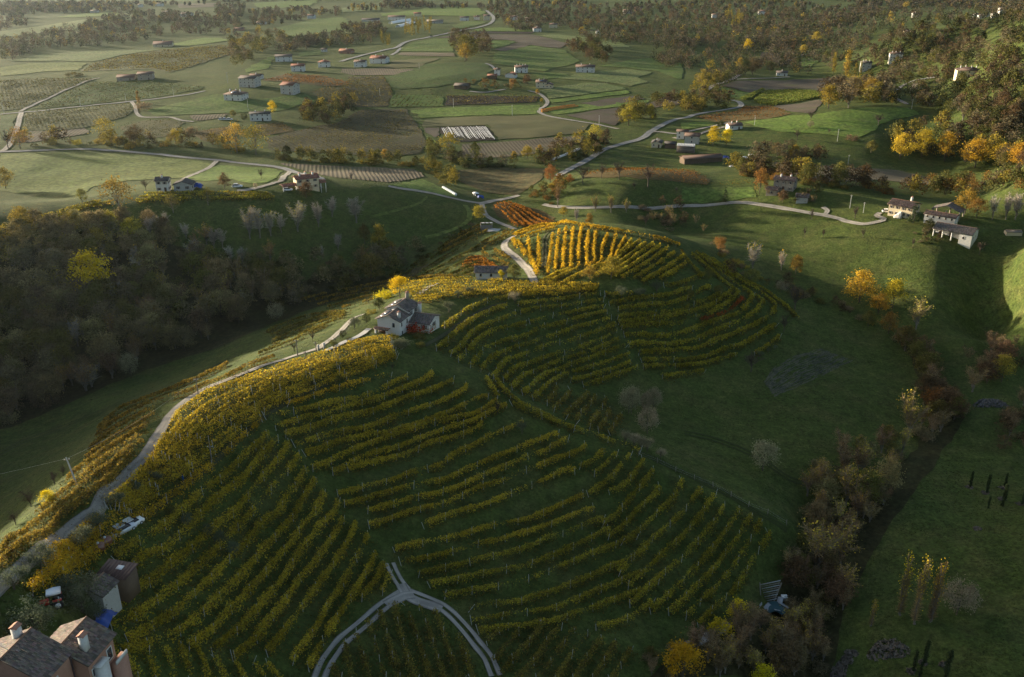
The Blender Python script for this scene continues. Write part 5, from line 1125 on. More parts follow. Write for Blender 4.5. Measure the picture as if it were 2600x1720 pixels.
 ('sparse:gold','00',1640,1060,205,1.1,'left of two tall sparse golden trees by the dark vineyard'),
 ('sparse:gold','00',1770,1070,205,1.1,'right of two tall sparse golden trees by the dark vineyard'),
 ('broad:russet','00',940,1010,140,1.2,'brown tree in the roadside hedge'),
 ('broad:gold','00',1215,1000,105,1.0,'golden tree in the roadside hedge near the white shed'),
 ('orchard:grey','00',60,1030,130,1.2,'bare leaning tree at the left road junction'),
 ('sparse:orange','00',140,1030,150,1.2,'sparse orange tree at the left road junction'),
 ('column:orange','00',960,720,85,1.6,'orange tree beside the lane fork'),
 ('shrub:brown','00',990,760,75,1.3,'brown bush below the lane fork'),
 ('shrub:brown','00',1325,920,60,1.4,'round brown bush beside the small green field'),
 ('shrub:olive','00',520,530,45,2.0,'olive thicket behind the old stone farmstead'),
 ('sparse:gold','01',750,1090,170,1.3,'sparse golden tree beside the striped black field'),
 ('broad:gold','01',310,1110,75,1.0,'golden tree in the ditch hedge'),
 ('broad:gold','01',1290,1100,90,1.3,'golden bush tree in the hedge below the brown field'),
 ('broad:gold','01',1200,1110,65,1.0,'smaller golden tree left in the hedge below the brown field'),
 ('broad:gold','01',1375,1075,70,1.0,'golden tree right in the hedge below the brown field'),
 ('broad:olive','01',930,1110,120,1.0,'olive brown tree in the hedge below the brown field'),
 ('sparse:gold','01',1750,1020,155,1.0,'tall golden tree beside the lane end'),
 ('broad:olive','01',1710,1050,90,1.5,'olive tree at the bend below the tall golden one'),
 ('broad:gold','01',1990,870,130,1.5,'big golden tree beside the road bend'),
 ('broad:gold','01',2140,830,110,.8,'golden tree right of the big one at the road bend'),
 ('broad:olive','01',870,420,170,1.3,'large olive tree of the copse on the hillock'),
 ('broad:gold','01',860,430,125,1.0,'golden tree in front of the copse on the hillock'),
 ('broad:orange','01',1190,610,65,1.1,'orange tree in the garden of the farm cluster'),
 ('broad:russet','01',1290,590,75,1.2,'russet tree in the garden of the farm cluster'),
 ('broad:gold','01',1360,660,42,1.1,'small golden tree at the lane beside the cream house'),
 ('broad:gold','01',1390,715,35,1.1,'small golden bush on the lane curve'),
 ('broad:gold','01',1670,245,55,1.3,'golden tree left of the small white tower house'),
 ('shrub:olive','l',1060,1500,120,1.1,'olive shrub below the balcony of the pink farmhouse'),
 ('shrub:olive','l',1000,820,110,1.1,'olive shrub below the wall of the tiled outbuilding'),
 ('shrub:gold','l',1110,700,110,1.1,'golden shrub against the dark brown shed'),
]
def place_singles():
    S = [s for s in SINGLE if s[6]]
    P = [px(s[1], [(s[2], s[3])])[0] for s in S]; W, T = cast(P)
    d = rays(P); 
    for s, w, t, dd in zip(S, W, T, d):
        H = s[4] / CROP[s[1]][2] * t / FPX / 0.93
        dep = abs(dd[2]) / np.linalg.norm(dd); H = H * 0.93 / max(0.55, math.sqrt(1 - dep * dep))
        tree(s[0], w[0], w[1], float(H), s[6], None, s[5])
place_singles()

# woods, hedges and belts: crop, outline, count, height range, mix of kinds, label stem
MIXWOOD = ['bare:brown', 'bare:brown', 'bare:gold', 'broad:brown', 'broad:dim', 'broad:olive', 'broad:dim', 'shrub:brown', 'broad:olive', 'bare:tip', 'broad:brown']
MIXBELT = ['broad:olive', 'broad:russet', 'broad:gold', 'shrub:olive', 'shrub:gold', 'broad:brown']
MIXHILL = ['broad:russet', 'broad:brown', 'broad:olive', 'broad:dark', 'broad:brown', 'broad:dark', 'broad:russet', 'broad:olive', 'bare:brown']
LOOK = {'bare:brown': 'brown half bare tree', 'bare:grey': 'leafless grey tree', 'bare:gold': 'half bare golden tree', 'bare:tip': 'yellow tipped bare tree', 'broad:brown': 'dull brown leafy tree', 'broad:russet': 'russet leafy tree', 'broad:olive': 'olive leafy tree', 'broad:dim': 'tan leafy tree', 'broad:dark': 'dark green tree', 'broad:orange': 'orange leafy tree', 'broad:gold': 'golden leafy tree', 'broad:yellow': 'yellow leafy tree', 'shrub:olive': 'low olive green shrub', 'shrub:gold': 'low golden shrub', 'shrub:brown': 'low brown shrub', 'shrub:dark': 'low dark green shrub', 'column:gold': 'slim golden poplar', 'column:olive': 'slim olive green poplar', 'shrub:orange': 'low orange shrub', 'round:grey': 'round grey willow', 'cone:conifer': 'dark conifer', 'broad:silver': 'pale leafy tree'}
AREAS = [
 ('D', [(0,640),(120,600),(260,580),(400,590),(520,620),(600,650),(690,660),(690,690),(560,750),(480,795),(330,850),(170,920),(0,985)], 120, (7, 12.5), MIXWOOD, 'in the dark wood on the left slope'),
 ('D', [(0,545),(100,535),(250,530),(330,520),(400,560),(400,590),(260,590),(120,610),(0,640)], 26, (7, 11), ['broad:gold', 'broad:dim', 'broad:brown', 'bare:brown', 'bare:gold'], 'along the lit top of the left wood'),
 ('D', [(560,600),(700,610),(800,600),(900,600),(1000,575),(950,625),(830,680),(700,715),(640,740),(600,680)], 44, (4, 9), ['shrub:olive', 'broad:olive', 'broad:brown', 'bare:gold', 'shrub:brown', 'broad:dim', 'shrub:dark'], 'in the thicket along the brook'),
 ('D', [(1010,565),(1060,530),(1090,510),(1100,525),(1040,570)], 12, (2, 4), ['shrub:brown', 'shrub:olive'], 'on the bank below the wooden shed'),
 ('D', [(2060,330),(2130,300),(2240,300),(2370,310),(2370,420),(2230,390),(2100,370)], 26, (8, 13), ['broad:russet', 'broad:brown', 'broad:olive', 'broad:gold'], 'in the wood behind the big golden trees'),
 ('D', [(1990,235),(2060,250),(2170,270),(2250,300),(2370,310),(2370,200),(2260,160),(2180,130),(2080,150),(2000,200)], 70, (9, 14), MIXHILL, 'low on the wooded hill at right'),
 ('D', [(1890,150),(2000,110),(2100,70),(2200,60),(2370,50),(2370,200),(2240,165),(2100,150),(1960,190)], 75, (9, 14), MIXHILL, 'high on the wooded hill at right'),
 ('D', [(1900,235),(1960,210),(2050,215),(2060,250),(1990,250),(1910,255)], 22, (9, 13), ['broad:russet', 'broad:brown', 'broad:gold', 'bare:brown'], 'in the copse above the corn field'),
 ('D', [(2060,775),(2110,840),(2120,890),(2140,960),(2120,1030),(2180,1000),(2230,960),(2180,890),(2150,840)], 30, (4, 10), ['broad:orange', 'broad:russet', 'broad:olive', 'bare:brown', 'shrub:brown', 'bare:brown'], 'in the stream belt beside the dark meadow'),
 ('D', [(1910,1060),(2000,1040),(2110,1040),(2150,1070),(2050,1180),(1960,1260),(1880,1250),(1850,1170)], 28, (5, 10), ['broad:dim', 'bare:gold', 'bare:brown', 'bare:gold', 'broad:olive', 'shrub:brown', 'bare:brown'], 'in the gully below the dark meadow'),
 ('D', [(1850,1260),(1980,1240),(1960,1400),(1900,1480),(1920,1568),(1660,1568),(1600,1500),(1700,1440),(1800,1380)], 46, (4, 8.5), ['bare:brown', 'bare:gold', 'shrub:brown', 'bare:brown', 'shrub:olive', 'broad:russet', 'bare:brown'], 'in the thicket round the ruined shed'),
 ('D', [(1500,1510),(1590,1470),(1620,1500),(1560,1568),(1480,1568)], 7, (3, 5), ['shrub:olive', 'shrub:brown', 'bare:brown'], 'beside the path near the bottom edge'),
 ('D', [(2230,820),(2370,780),(2370,880),(2260,890)], 9, (5, 9), ['bare:brown', 'broad:russet', 'bare:brown'], 'at the right edge above the stone heap'),
 ('D', [(2320,950),(2370,930),(2370,1110),(2310,1060)], 9, (5, 9), ['bare:brown', 'shrub:brown', 'broad:russet'], 'at the right edge beside the cypresses'),
 ('D', [(1640,560),(1700,600),(1760,640),(1850,660),(1940,700),(2040,750),(2030,770),(1930,720),(1800,670),(1690,640)], 24, (2, 6), ['shrub:brown', 'shrub:olive', 'broad:russet', 'shrub:gold'], 'along the gully behind the vine rows'),
 ('D', [(1440,475),(1520,470),(1580,490),(1650,560),(1560,540),(1480,510)], 14, (4, 8), ['bare:gold', 'broad:russet', 'bare:brown', 'shrub:brown'], 'on the bank behind the knoll'),
 ('D', [(1215,455),(1260,440),(1290,425),(1320,415),(1330,425),(1290,470),(1260,480),(1225,470)], 14, (3, 6), ['broad:orange', 'shrub:gold', 'shrub:orange', 'broad:olive'], 'in the hedge beside the crossroads'),
 ('D', [(970,375),(1000,385),(1040,410),(1090,445),(1080,455),(1030,430),(985,400)], 14, (4, 7), ['broad:olive', 'broad:gold', 'shrub:olive'], 'in the ditch hedge above the crossroads'),
 ('D', [(1320,330),(1400,320),(1420,345),(1380,365),(1240,395),(1210,385)], 20, (4, 8), ['broad:olive', 'broad:gold', 'shrub:dark', 'broad:russet'], 'in the belt beside the straight road'),
 ('D', [(620,365),(760,372),(860,376),(980,380),(980,388),(850,384),(700,378)], 24, (3, 7), ['shrub:gold', 'shrub:olive', 'broad:olive', 'broad:gold'], 'in the ditch hedge below the dark vineyard'),
 ('D', [(990,340),(1030,365),(1100,380),(1200,385),(1200,392),(1060,388),(990,365)], 20, (3, 7), ['shrub:olive', 'broad:olive', 'shrub:dark', 'broad:brown'], 'in the hedge below the brown field'),
 ('D', [(30,335),(150,330),(300,325),(420,325),(560,340),(560,352),(400,345),(200,345),(40,345)], 34, (3, 8), ['shrub:gold', 'shrub:olive', 'broad:russet', 'broad:gold', 'bare:gold'], 'in the hedge along the left road'),
 ('D', [(690,265),(740,255),(790,240),(830,235),(830,265),(770,295),(700,295)], 22, (5, 9), ['broad:olive', 'broad:russet', 'broad:gold', 'broad:dark'], 'in the copse beside the white farmhouse'),
 ('D', [(1430,270),(1480,245),(1560,240),(1640,230),(1700,225),(1690,250),(1600,262),(1520,275),(1440,290)], 30, (5, 9), ['broad:olive', 'broad:gold', 'shrub:olive', 'broad:russet'], 'in the hedge along the winding road'),
 ('D', [(1590,200),(1640,170),(1690,190),(1680,215),(1600,225)], 14, (7, 11), ['broad:gold', 'broad:olive', 'bare:gold'], 'in the copse left of the winding road'),
 ('D', [(1310,110),(1380,100),(1420,130),(1400,150),(1340,140)], 20, (7, 11), ['broad:russet', 'broad:dark', 'broad:olive'], 'in the dark copse on the far green hillock'),
 ('D', [(1045,90),(1120,90),(1140,125),(1080,140),(1048,130)], 20, (8, 12), ['broad:olive', 'broad:brown', 'broad:russet'], 'in the copse beside the brown ploughland'),
 ('D', [(1060,190),(1140,195),(1215,200),(1215,210),(1100,212)], 16, (3, 6), ['shrub:orange', 'broad:orange', 'shrub:brown', 'broad:olive'], 'in the gardens of the farm cluster'),
 ('D', [(530,120),(560,90),(640,85),(680,105),(640,120),(580,150),(540,160)], 26, (8, 13), ['broad:brown', 'broad:olive', 'bare:brown', 'broad:gold'], 'in the copse by the far white houses'),
 ('D', [(1710,370),(1760,355),(1850,360),(1900,365),(1900,378),(1780,378)], 14, (4, 8), ['broad:brown', 'broad:russet', 'shrub:brown'], 'in the hedge below the green hill'),
 ('D', [(1690,395),(1760,400),(1890,420),(2000,430),(2070,445),(2060,455),(1960,440),(1830,425),(1700,410)], 34, (4, 8), ['broad:olive', 'broad:gold', 'shrub:olive', 'broad:russet', 'shrub:orange'], 'in the long hedge behind the stone house'),
 ('D', [(2060,440),(2150,435),(2300,430),(2370,420),(2370,445),(2250,460),(2130,455)], 22, (5, 10), ['broad:gold', 'broad:russet', 'broad:olive', 'broad:orange'], 'behind the right villa'),
 ('D', [(880,88),(900,98),(905,102),(900,108),(880,100)], 7, (11, 14), ['column:gold', 'column:olive'], 'in the left half of the poplar row'),
 ('D', [(936,62),(1003,56),(1003,78),(936,86)], 18, (12, 15), ['column:gold'], 'in the right half of the poplar row'),
 ('D', [(1675,40),(1715,45),(1720,70),(1690,75)], 12, (13, 17), ['column:gold'], 'in the poplar stand across the valley'),
 ('D', [(1000,200),(960,205),(1010,225),(1190,215),(1200,222),(1000,228)], 10, (2, 3), ['round:olive' if False else 'shrub:olive', 'shrub:brown'], 'in the orchard below the farm cluster'),
 ('D', [(1770,452),(1870,455),(1885,475),(1800,472)], 16, (3, 6), ['broad:russet', 'broad:dark', 'shrub:brown', 'bare:brown'], 'round the stone house'),
 ('D', [(2110,525),(2150,530),(2185,565),(2130,572)], 9, (2, 4.5), ['shrub:dark', 'shrub:brown', 'broad:russet'], 'below the long white farm'),
 ('D', [(2180,300),(2250,290),(2370,300),(2370,340),(2240,330)], 12, (8, 12), ['broad:brown', 'broad:russet', 'bare:brown'], 'above the golden trees at the wood edge'),
]
def scatter(poly, n, rng, mind=0.0):
    poly = np.array(poly, float); lo, hi = poly.min(0), poly.max(0); out = []
    tries = 0
    while len(out) < n and tries < 60:
        P = rng.uniform(lo, hi, (n * 3, 2)); P = P[inside(poly, P[:, 0], P[:, 1])]
        out += P.tolist(); tries += 1
    return out[:n]
THIN = {}
def thin(me, frac, grow, rng):
    """a lighter copy of a crown mesh: some of its leaf faces, each a little larger"""
    if me.name not in THIN:
        n = len(me.vertices); V = np.empty(n * 3, np.float32); me.vertices.foreach_get('co', V); V = V.reshape(-1, 4, 3)
        c = np.empty(n * 4, np.float32); me.color_attributes['Col'].data.foreach_get('color', c); c = c.reshape(-1, 4, 4)[:, 0, :3]
        k = rng.choice(len(V), max(80, int(len(V) * frac)), replace=False); V = V[k]; m = V.mean(1, keepdims=True)
        THIN[me.name] = (m + (V - m) * grow, c[k])
    return THIN[me.name]
NUMW = ORD + ['nineteenth', 'twentieth'] + ['twenty-' + o for o in ORD[:9]] + ['thirtieth'] + ['thirty-' + o for o in ORD[:9]] + ['fortieth'] + ['forty-' + o for o in ORD[:9]]
def place_areas():
    rng = np.random.default_rng(77); allp = []; meta = []
    for crop, poly, n, (h0, h1), mix, where in AREAS:
        n = int(n * (2.3 if 'stream belt' in where or 'gully' in where or 'thicket' in where else 2.3 if n >= 20 else 1.7))
        for p in scatter(px(crop, poly), n, rng):
            allp.append(p); k = mix[int(rng.integers(len(mix)))]; meta.append((k, rng.uniform(h0, h1) * (1.35 if any(q in where for q in ('hedge', 'belt', 'copse')) and 'stream' not in where else 1), where))
    EXC = [(1775, 1385, 46, 40), (1775, 1430, 34, 20), (2099, 86, 16, 10), (2073, 150, 24, 14), (2003, 168, 18, 12), (2240, 186, 36, 16), (2118, 42, 12, 8), (1815, 452, 36, 14), (2114, 505, 20, 20), (1560, 350, 60, 22), (1660, 380, 60, 16), (1130, 525, 22, 14)]
    ok = [not any(abs(p[0] - a) < c and abs(p[1] - b) < d for a, b, c, d in EXC) for p in allp]
    allp = [p for p, k in zip(allp, ok) if k]; meta = [m for m, k in zip(meta, ok) if k]
    W, T = cast(allp)
    have = {}
    for o in COL.objects:
        if o.get('category') in ('tree', 'shrub'): have[o.name.split('.')[0]] = have.get(o.name.split('.')[0], 0) + 1
    order = sorted(range(len(W)), key=lambda i: -meta[i][1] * (0.45 if meta[i][0].startswith('shrub') else 1) / T[i])
    keep = []; rest = []; tot = 0
    for i in order:
        nm = TNAME[meta[i][0].split(':')[0]]; have[nm] = have.get(nm, 0)
        if have[nm] < 285 and T[i] < 1000: have[nm] += 1; keep.append(i)
        else: rest.append(i)
    groups = {}
    for i in keep: groups.setdefault((meta[i][0], meta[i][2]), []).append(i)
    for (k, where), ids in groups.items():
        ids.sort(key=lambda i: allp[i][0])
        for q, i in enumerate(ids):
            h = meta[i][1] * (0.5 if k.startswith('shrub') else 1)
            lab = LOOK[k] + ' ' + where if len(ids) == 1 else '%s %s from the left %s' % (NUMW[q] if q < len(NUMW) else '%dth' % (q + 1), LOOK[k], where)
            tree(k, W[i][0], W[i][1], h, lab, LOOK[k] + 's ' + where, rng.uniform(.9, 1.35))
    vs, cs = [], []
    for i in rest:
        k, h, where = meta[i]; pv = proto(k); t, c = pv[int(rng.integers(len(pv)))]; h *= (0.5 if k.startswith('shrub') else 1)
        V, col = thin(c, .16, 1.9, rng); a = rng.uniform(0, 6.28); s = h / 10; ca, sa = math.cos(a) * s, math.sin(a) * s; wd = rng.uniform(.9, 1.3)
        X = np.stack([(V[..., 0] * ca - V[..., 1] * sa) * wd + W[i][0], (V[..., 0] * sa + V[..., 1] * ca) * wd + W[i][1], V[..., 2] * s + W[i][2]], -1)
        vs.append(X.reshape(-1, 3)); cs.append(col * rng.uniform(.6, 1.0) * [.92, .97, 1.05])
    V = np.concatenate(vs); F = np.arange(len(V)).reshape(-1, 4)
    link('background_wood', mesh_np('background_wood', V, F, [mat_leaf('background_leaves', .25)], np.concatenate(cs)), kind='stuff', label='smaller trees filling the hedges and the wooded hill at the right', cat='woods')
place_areas()

# ---------------------------------------------------------------- far woods: one mass of crowns
FARW = [
 ('D', [(1840,60),(1960,20),(2100,10),(2370,5),(2370,60),(2180,55),(2060,75),(1990,110),(1900,150),(1820,150),(1800,110)], 330),
 ('D', [(1560,100),(1640,90),(1800,110),(1850,150),(1880,180),(1800,165),(1700,165),(1600,150)], 150),
 ('D', [(1500,140),(1560,130),(1620,150),(1600,165),(1540,160)], 40), ('D', [(1620,185),(1690,150),(1760,150),(1750,170),(1690,200)], 40),
 ('D', [(1160,55),(1230,52),(1260,70),(1190,75)], 30), ('D', [(820,70),(880,60),(900,85),(850,95),(790,90)], 40), ('D', [(640,118),(760,100),(860,96),(860,102),(740,112),(650,126)], 40),
 ('D', [(0,20),(200,12),(480,8),(480,14),(200,20),(0,30)], 60), ('D', [(800,18),(1000,10),(1130,14),(1120,22),(960,22),(800,28)], 60), ('D', [(1330,85),(1420,80),(1480,95),(1460,105),(1380,100)], 40),
 ('00', [(0,300),(250,240),(500,200),(850,170),(1100,210),(1500,130),(1700,150),(1640,260),(1500,240),(1150,250),(900,310),(700,325),(300,340),(100,420),(0,450)], 260),
 ('00', [(0,30),(600,15),(1000,40),(900,80),(400,100),(0,110)], 200), ('00', [(0,110),(170,110),(200,180),(0,220)], 30), ('00', [(820,100),(1050,90),(1300,110),(1500,100),(1400,150),(1000,190),(600,200),(520,190)], 110),
 ('00', [(2000,300),(2370,235),(2370,290),(2060,340)], 50), ('00', [(1720,80),(2200,60),(2370,60),(2370,110),(2150,125),(1900,185),(1750,190)], 80), ('00', [(1500,40),(1700,40),(1700,120),(1500,140)], 50),
 ('00', [(1400,0),(2370,0),(2370,5),(1800,18),(1400,22)], 50), ('01', [(0,195),(270,190),(270,260),(0,290)], 40), ('01', [(300,0),(620,0),(560,50),(300,60)], 40),
 ('01', [(970,30),(1200,0),(1700,0),(1700,60),(1480,110),(1500,180),(1300,170),(1080,165),(1060,110)], 170), ('01', [(1400,110),(1700,60),(2100,20),(2370,0),(2370,400),(2250,380),(2100,330),(1950,270),(1800,220),(1620,210),(1480,190)], 330),
 ('02', [(0,0),(760,0),(940,50),(1230,60),(1400,70),(1350,130),(1100,200),(900,260),(780,300),(600,330),(300,300),(0,330)], 520), ('02', [(1000,0),(2370,0),(2370,90),(2200,110),(1900,60),(1500,60),(1300,50)], 260), ('02', [(400,290),(800,280),(880,330),(560,350),(420,340)], 60),
]
def far_woods():
    rng = np.random.default_rng(3); P = []
    for crop, poly, n in FARW: P += scatter(px(crop, poly), int(n * 1.45), rng)
    W, T = cast(P); N = len(W); k = 60
    H = rng.uniform(8, 13, N); R = H * rng.uniform(.30, .46, N)
    d = rng.normal(size=(N, k, 3)); d /= np.linalg.norm(d, axis=2)[:, :, None]; d *= rng.uniform(.45, 1.05, (N, k, 1))
    C = np.stack([d[:, :, 0] * R[:, None], d[:, :, 1] * R[:, None], (d[:, :, 2] * .46 + .5) * H[:, None]], 2) + W[:, None, :]
    pal = [PAL['brown'], PAL['brown'], PAL['olive'], PAL['russet'], PAL['dark'], PAL['grey'], PAL['gold']]
    pk = rng.choice(7, N, p=[.24, .22, .2, .10, .19, .02, .03]); base = np.array([(.095, .08, .052), (.11, .092, .062), (.09, .09, .038), (.115, .08, .045), (.048, .052, .027), (.12, .11, .085), (.26, .19, .04)])[pk]
    col = np.repeat(base[:, None], k, 1) * rng.uniform(.6, 1.3, (N, k, 1)) * rng.uniform(.75, 1.25, (N, 1, 1))
    V, F = leaf_quads(C.reshape(-1, 3), np.repeat(np.clip(T / 1000., .8, 2.0) * 1.25, k) * rng.uniform(.7, 1.3, N * k), rng)
    link('far_wood', mesh_np('far_wood', V, F, [mat_leaf('far_leaves', .2)], col.reshape(-1, 3)), kind='stuff', label='distant brown autumn woods covering the hills along the top', cat='woods')
far_woods()

# ---------------------------------------------------------------- buildings
CROP.update({'l': (0., 1185., 4.0965), 'm': (847.8, 674.6, 11.82), 'n': (346.4, 392., 5.4165), 'o': (1495., 282.6, 7.222), 'p': (1759.3, 401.1, 13.68), 'q': (2032.8, 437.6, 7.027), 'r': (1021., 437.6, 7.167), 's': (1732., 1321.8, 11.46)})
def mat_wall(name, c, dirt=0.35):
    t = NT(name); co = t.add('ShaderNodeTexCoord').outputs['Object']
    n = t.noise(0.7, 5, 0.65, co); n2 = t.noise(6, 4, 0.6, co)
    k = t.mix(t.ramp(n, [(0.35, (0, 0, 0)), (0.75, (dirt, dirt, dirt))]), c, tuple(x * 0.55 for x in c))
    k = t.mix(0.25, k, t.ramp(n2, [(0.3, (.35, .35, .35)), (.7, (.65, .65, .65))]), 'OVERLAY')
    t.bsdf(k, 0.9, t.bump(n2, 0.3, 0.03), 0.15); return t.m
WALLS = {'white': mat_wall('white_render', (0.60, 0.585, 0.55)), 'cream': mat_wall('cream_render', (0.62, 0.52, 0.36)), 'pink': mat_wall('pink_render', (0.40, 0.225, 0.16)), 'stone': mat_wall('rubble_stone', (0.34, 0.29, 0.23), .7),
         'grey': mat_wall('grey_render', (0.42, 0.41, 0.38)), 'brick': mat_wall('brick_render', (0.38, 0.20, 0.14)), 'timber': mat_wall('weathered_timber', (0.14, 0.10, 0.07), .6)}
def mat_tiles(name):
    t = NT(name); a = t.add('ShaderNodeAttribute', attribute_name='Col').outputs['Color']; co = t.add('ShaderNodeTexCoord').outputs['Object']
    n = t.noise(1.2, 5, .7, co); c = t.mix(t.ramp(n, [(.45, (0, 0, 0)), (.8, (.6, .6, .6))]), a, (0.06, 0.06, 0.05))
    t.bsdf(c, .85, None, .25); return t.m
M_TILE = mat_tiles('roof_tiles')
M_GLASS = mat_plain('dark_window', (0.03, 0.03, 0.035), 0.25, 0.3, 3, 0.5)
M_SHUT = mat_plain('brown_shutter', (0.075, 0.045, 0.03), 0.7)
M_FRAME = mat_plain('window_surround', (0.6, 0.58, 0.54), 0.8)
M_SOLAR = mat_plain('solar_panel', (0.05, 0.055, 0.075), 0.22, 0.2, 3, 0.6)
M_SHEET = mat_plain('corrugated_sheet', (0.30, 0.31, 0.32), 0.5, 0.3, 2, 0.4)
M_DARKSHEET = mat_plain('brown_sheet', (0.075, 0.045, 0.04), 0.6, 0.3, 2, 0.3)
M_WHITE = mat_plain('white_paint', (0.75, 0.75, 0.74), 0.5, 0.1)
M_BLUE = mat_plain('blue_tarpaulin', (0.012, 0.05, 0.25), 0.5, 0.35, 2, 0.4)
M_BLACK = mat_plain('black_rubber', (0.02, 0.02, 0.02), 0.8)
M_RED = mat_plain('red_paint', (0.40, 0.03, 0.02), 0.45, 0.15, 2, 0.4)
M_SILVER = mat_plain('silver_paint', (0.55, 0.58, 0.62), 0.3, 0.08, 2, 0.6)
M_WOOD = mat_plain('grey_wood', (0.20, 0.175, 0.15), 0.9, 0.35, 3)
M_RUST = mat_plain('brown_enamel', (0.16, 0.06, 0.035), 0.3, 0.25, 2, 0.6)
M_STONE = mat_plain('pale_stone', (0.42, 0.40, 0.37), 0.9, 0.35, 2, bump=.5)
ROOFC = {'mossy': (0.155, 0.118, 0.095), 'grey': (0.14, 0.115, 0.10), 'brown': (0.17, 0.11, 0.085), 'red': (0.24, 0.105, 0.07), 'dark': (0.09, 0.08, 0.075), 'pale': (0.30, 0.25, 0.20), 'terra': (0.30, 0.14, 0.09)}

def boxmesh(name, x0, x1, y0, y1, z0, z1, mat):
    V = np.array([(x, y, z) for z in (z0, z1) for y in (y0, y1) for x in (x0, x1)], float)
    F = np.array([(0, 2, 3, 1), (4, 5, 7, 6), (0, 1, 5, 4), (2, 6, 7, 3), (0, 4, 6, 2), (1, 3, 7, 5)])
    return mesh_np(name, V, F, [mat])

def tiles_on(a, b, c, d, colour, rng, pitch=0.24, course=0.42):
    """overlapping barrel tiles on the slope with eave a-b and ridge d-c"""
    a, b, c, d = map(lambda v: np.array(v, float), (a, b, c, d))
    W = np.linalg.norm(b - a); S = np.linalg.norm(d - a); nx = max(2, int(W / pitch)); ny = max(2, int(S / course))
    nrm = np.cross(b - a, d - a); nrm /= np.linalg.norm(nrm)
    i, j = np.meshgrid(np.arange(nx), np.arange(ny)); i = i.ravel(); j = j.ravel(); n = len(i)
    def P(u, v, h):
        u = u[:, None]; v = v[:, None]; lo = a + (b - a) * u; hi = d + (c - d) * u
        return lo + (hi - lo) * v + nrm * np.asarray(h)[:, None]
    jit = rng.normal(0, .012, n); u0 = i / nx; u1 = (i + .5) / nx; u2 = (i + 1) / nx; v0 = j / ny - .02; v1 = (j + 1) / ny
    lo = 0.075 + jit; hi = 0.035 + jit; rise = pitch * 0.26
    V = np.stack([P(u0, v0, lo), P(u1, v0, lo + rise), P(u2, v0, lo), P(u0, v1, hi), P(u1, v1, hi + rise), P(u2, v1, hi)], 1).reshape(-1, 3)
    q = np.arange(n)[:, None] * 6; F = np.concatenate([q + [[0, 1, 4, 3]], q + [[1, 2, 5, 4]]])
    col = np.array(colour)[None] * rng.uniform(.55, 1.45, (n, 1)) * (1 + rng.normal(0, .07, (n, 3))); col = np.clip(col, .01, 1)
    return V, F, np.concatenate([col, col])

def roof_mesh(x0, x1, y0, y1, ze, pitch, axis, over, colour, rng, tile, hip=False):
    """gable or hip roof; axis = ridge direction; returns mesh and ridge height"""
    X0, X1, Y0, Y1 = x0 - over, x1 + over, y0 - over, y1 + over; tp = math.tan(math.radians(pitch))
    if axis == 'x':
        run = (Y1 - Y0) / 2; zr = ze + tp * run - tp * over; zb = ze - tp * over; ym = (Y0 + Y1) / 2; h = run * .9 if hip else 0
        A = [(X0, Y0, zb), (X1, Y0, zb), (X1 - h, ym, zr), (X0 + h, ym, zr)]; B = [(X1, Y1, zb), (X0, Y1, zb), (X0 + h, ym, zr), (X1 - h, ym, zr)]
        ends = [[(X1, Y0, zb), (X1, Y1, zb), (X1 - h, ym, zr), (X1 - h, ym, zr)], [(X0, Y1, zb), (X0, Y0, zb), (X0 + h, ym, zr), (X0 + h, ym, zr)]]
        ridge = (A[3], A[2])
    else:
        run = (X1 - X0) / 2; zr = ze + tp * run - tp * over; zb = ze - tp * over; xm = (X0 + X1) / 2; h = run * .9 if hip else 0
        A = [(X1, Y0, zb), (X1, Y1, zb), (xm, Y1 - h, zr), (xm, Y0 + h, zr)]; B = [(X0, Y1, zb), (X0, Y0, zb), (xm, Y0 + h, zr), (xm, Y1 - h, zr)]
        ends = [[(X0, Y0, zb), (X1, Y0, zb), (xm, Y0 + h, zr), (xm, Y0 + h, zr)], [(X1, Y1, zb), (X0, Y1, zb), (xm, Y1 - h, zr), (xm, Y1 - h, zr)]]
        ridge = (A[3], A[2])
    parts = []; cols = []
    slopes = [A, B] + (ends if hip else [])
    for s in slopes:                                   # roof deck, then tiles on it
        s = [np.array(p, float) for p in s]; dn = np.array([0, 0, -.14])
        V = np.array(s + [p + dn for p in s]); F = np.array([(0, 1, 2, 3), (7, 6, 5, 4), (0, 4, 5, 1), (1, 5, 6, 2), (2, 6, 7, 3), (3, 7, 4, 0)])
        parts.append((V, F)); cols.append(np.repeat(np.array(colour)[None] * .7, 6, 0))
        if tile:
            V, F, c = tiles_on(*s, colour, rng, tile, tile * 1.75); parts.append((V, F)); cols.append(c)
    r0, r1 = np.array(ridge[0]), np.array(ridge[1]); n = max(2, int(np.linalg.norm(r1 - r0) / .4))
    V, F = tube(np.linspace(r0, r1, n + 1) + [0, 0, .06], .13, 6); parts.append((V, F)); cols.append(np.repeat(np.array(colour)[None] * [1.5, 1.15, .95], len(F), 0))
    V, F = merge(parts)
    return mesh_np('roof', V, F, [M_TILE], np.concatenate(cols)), zr

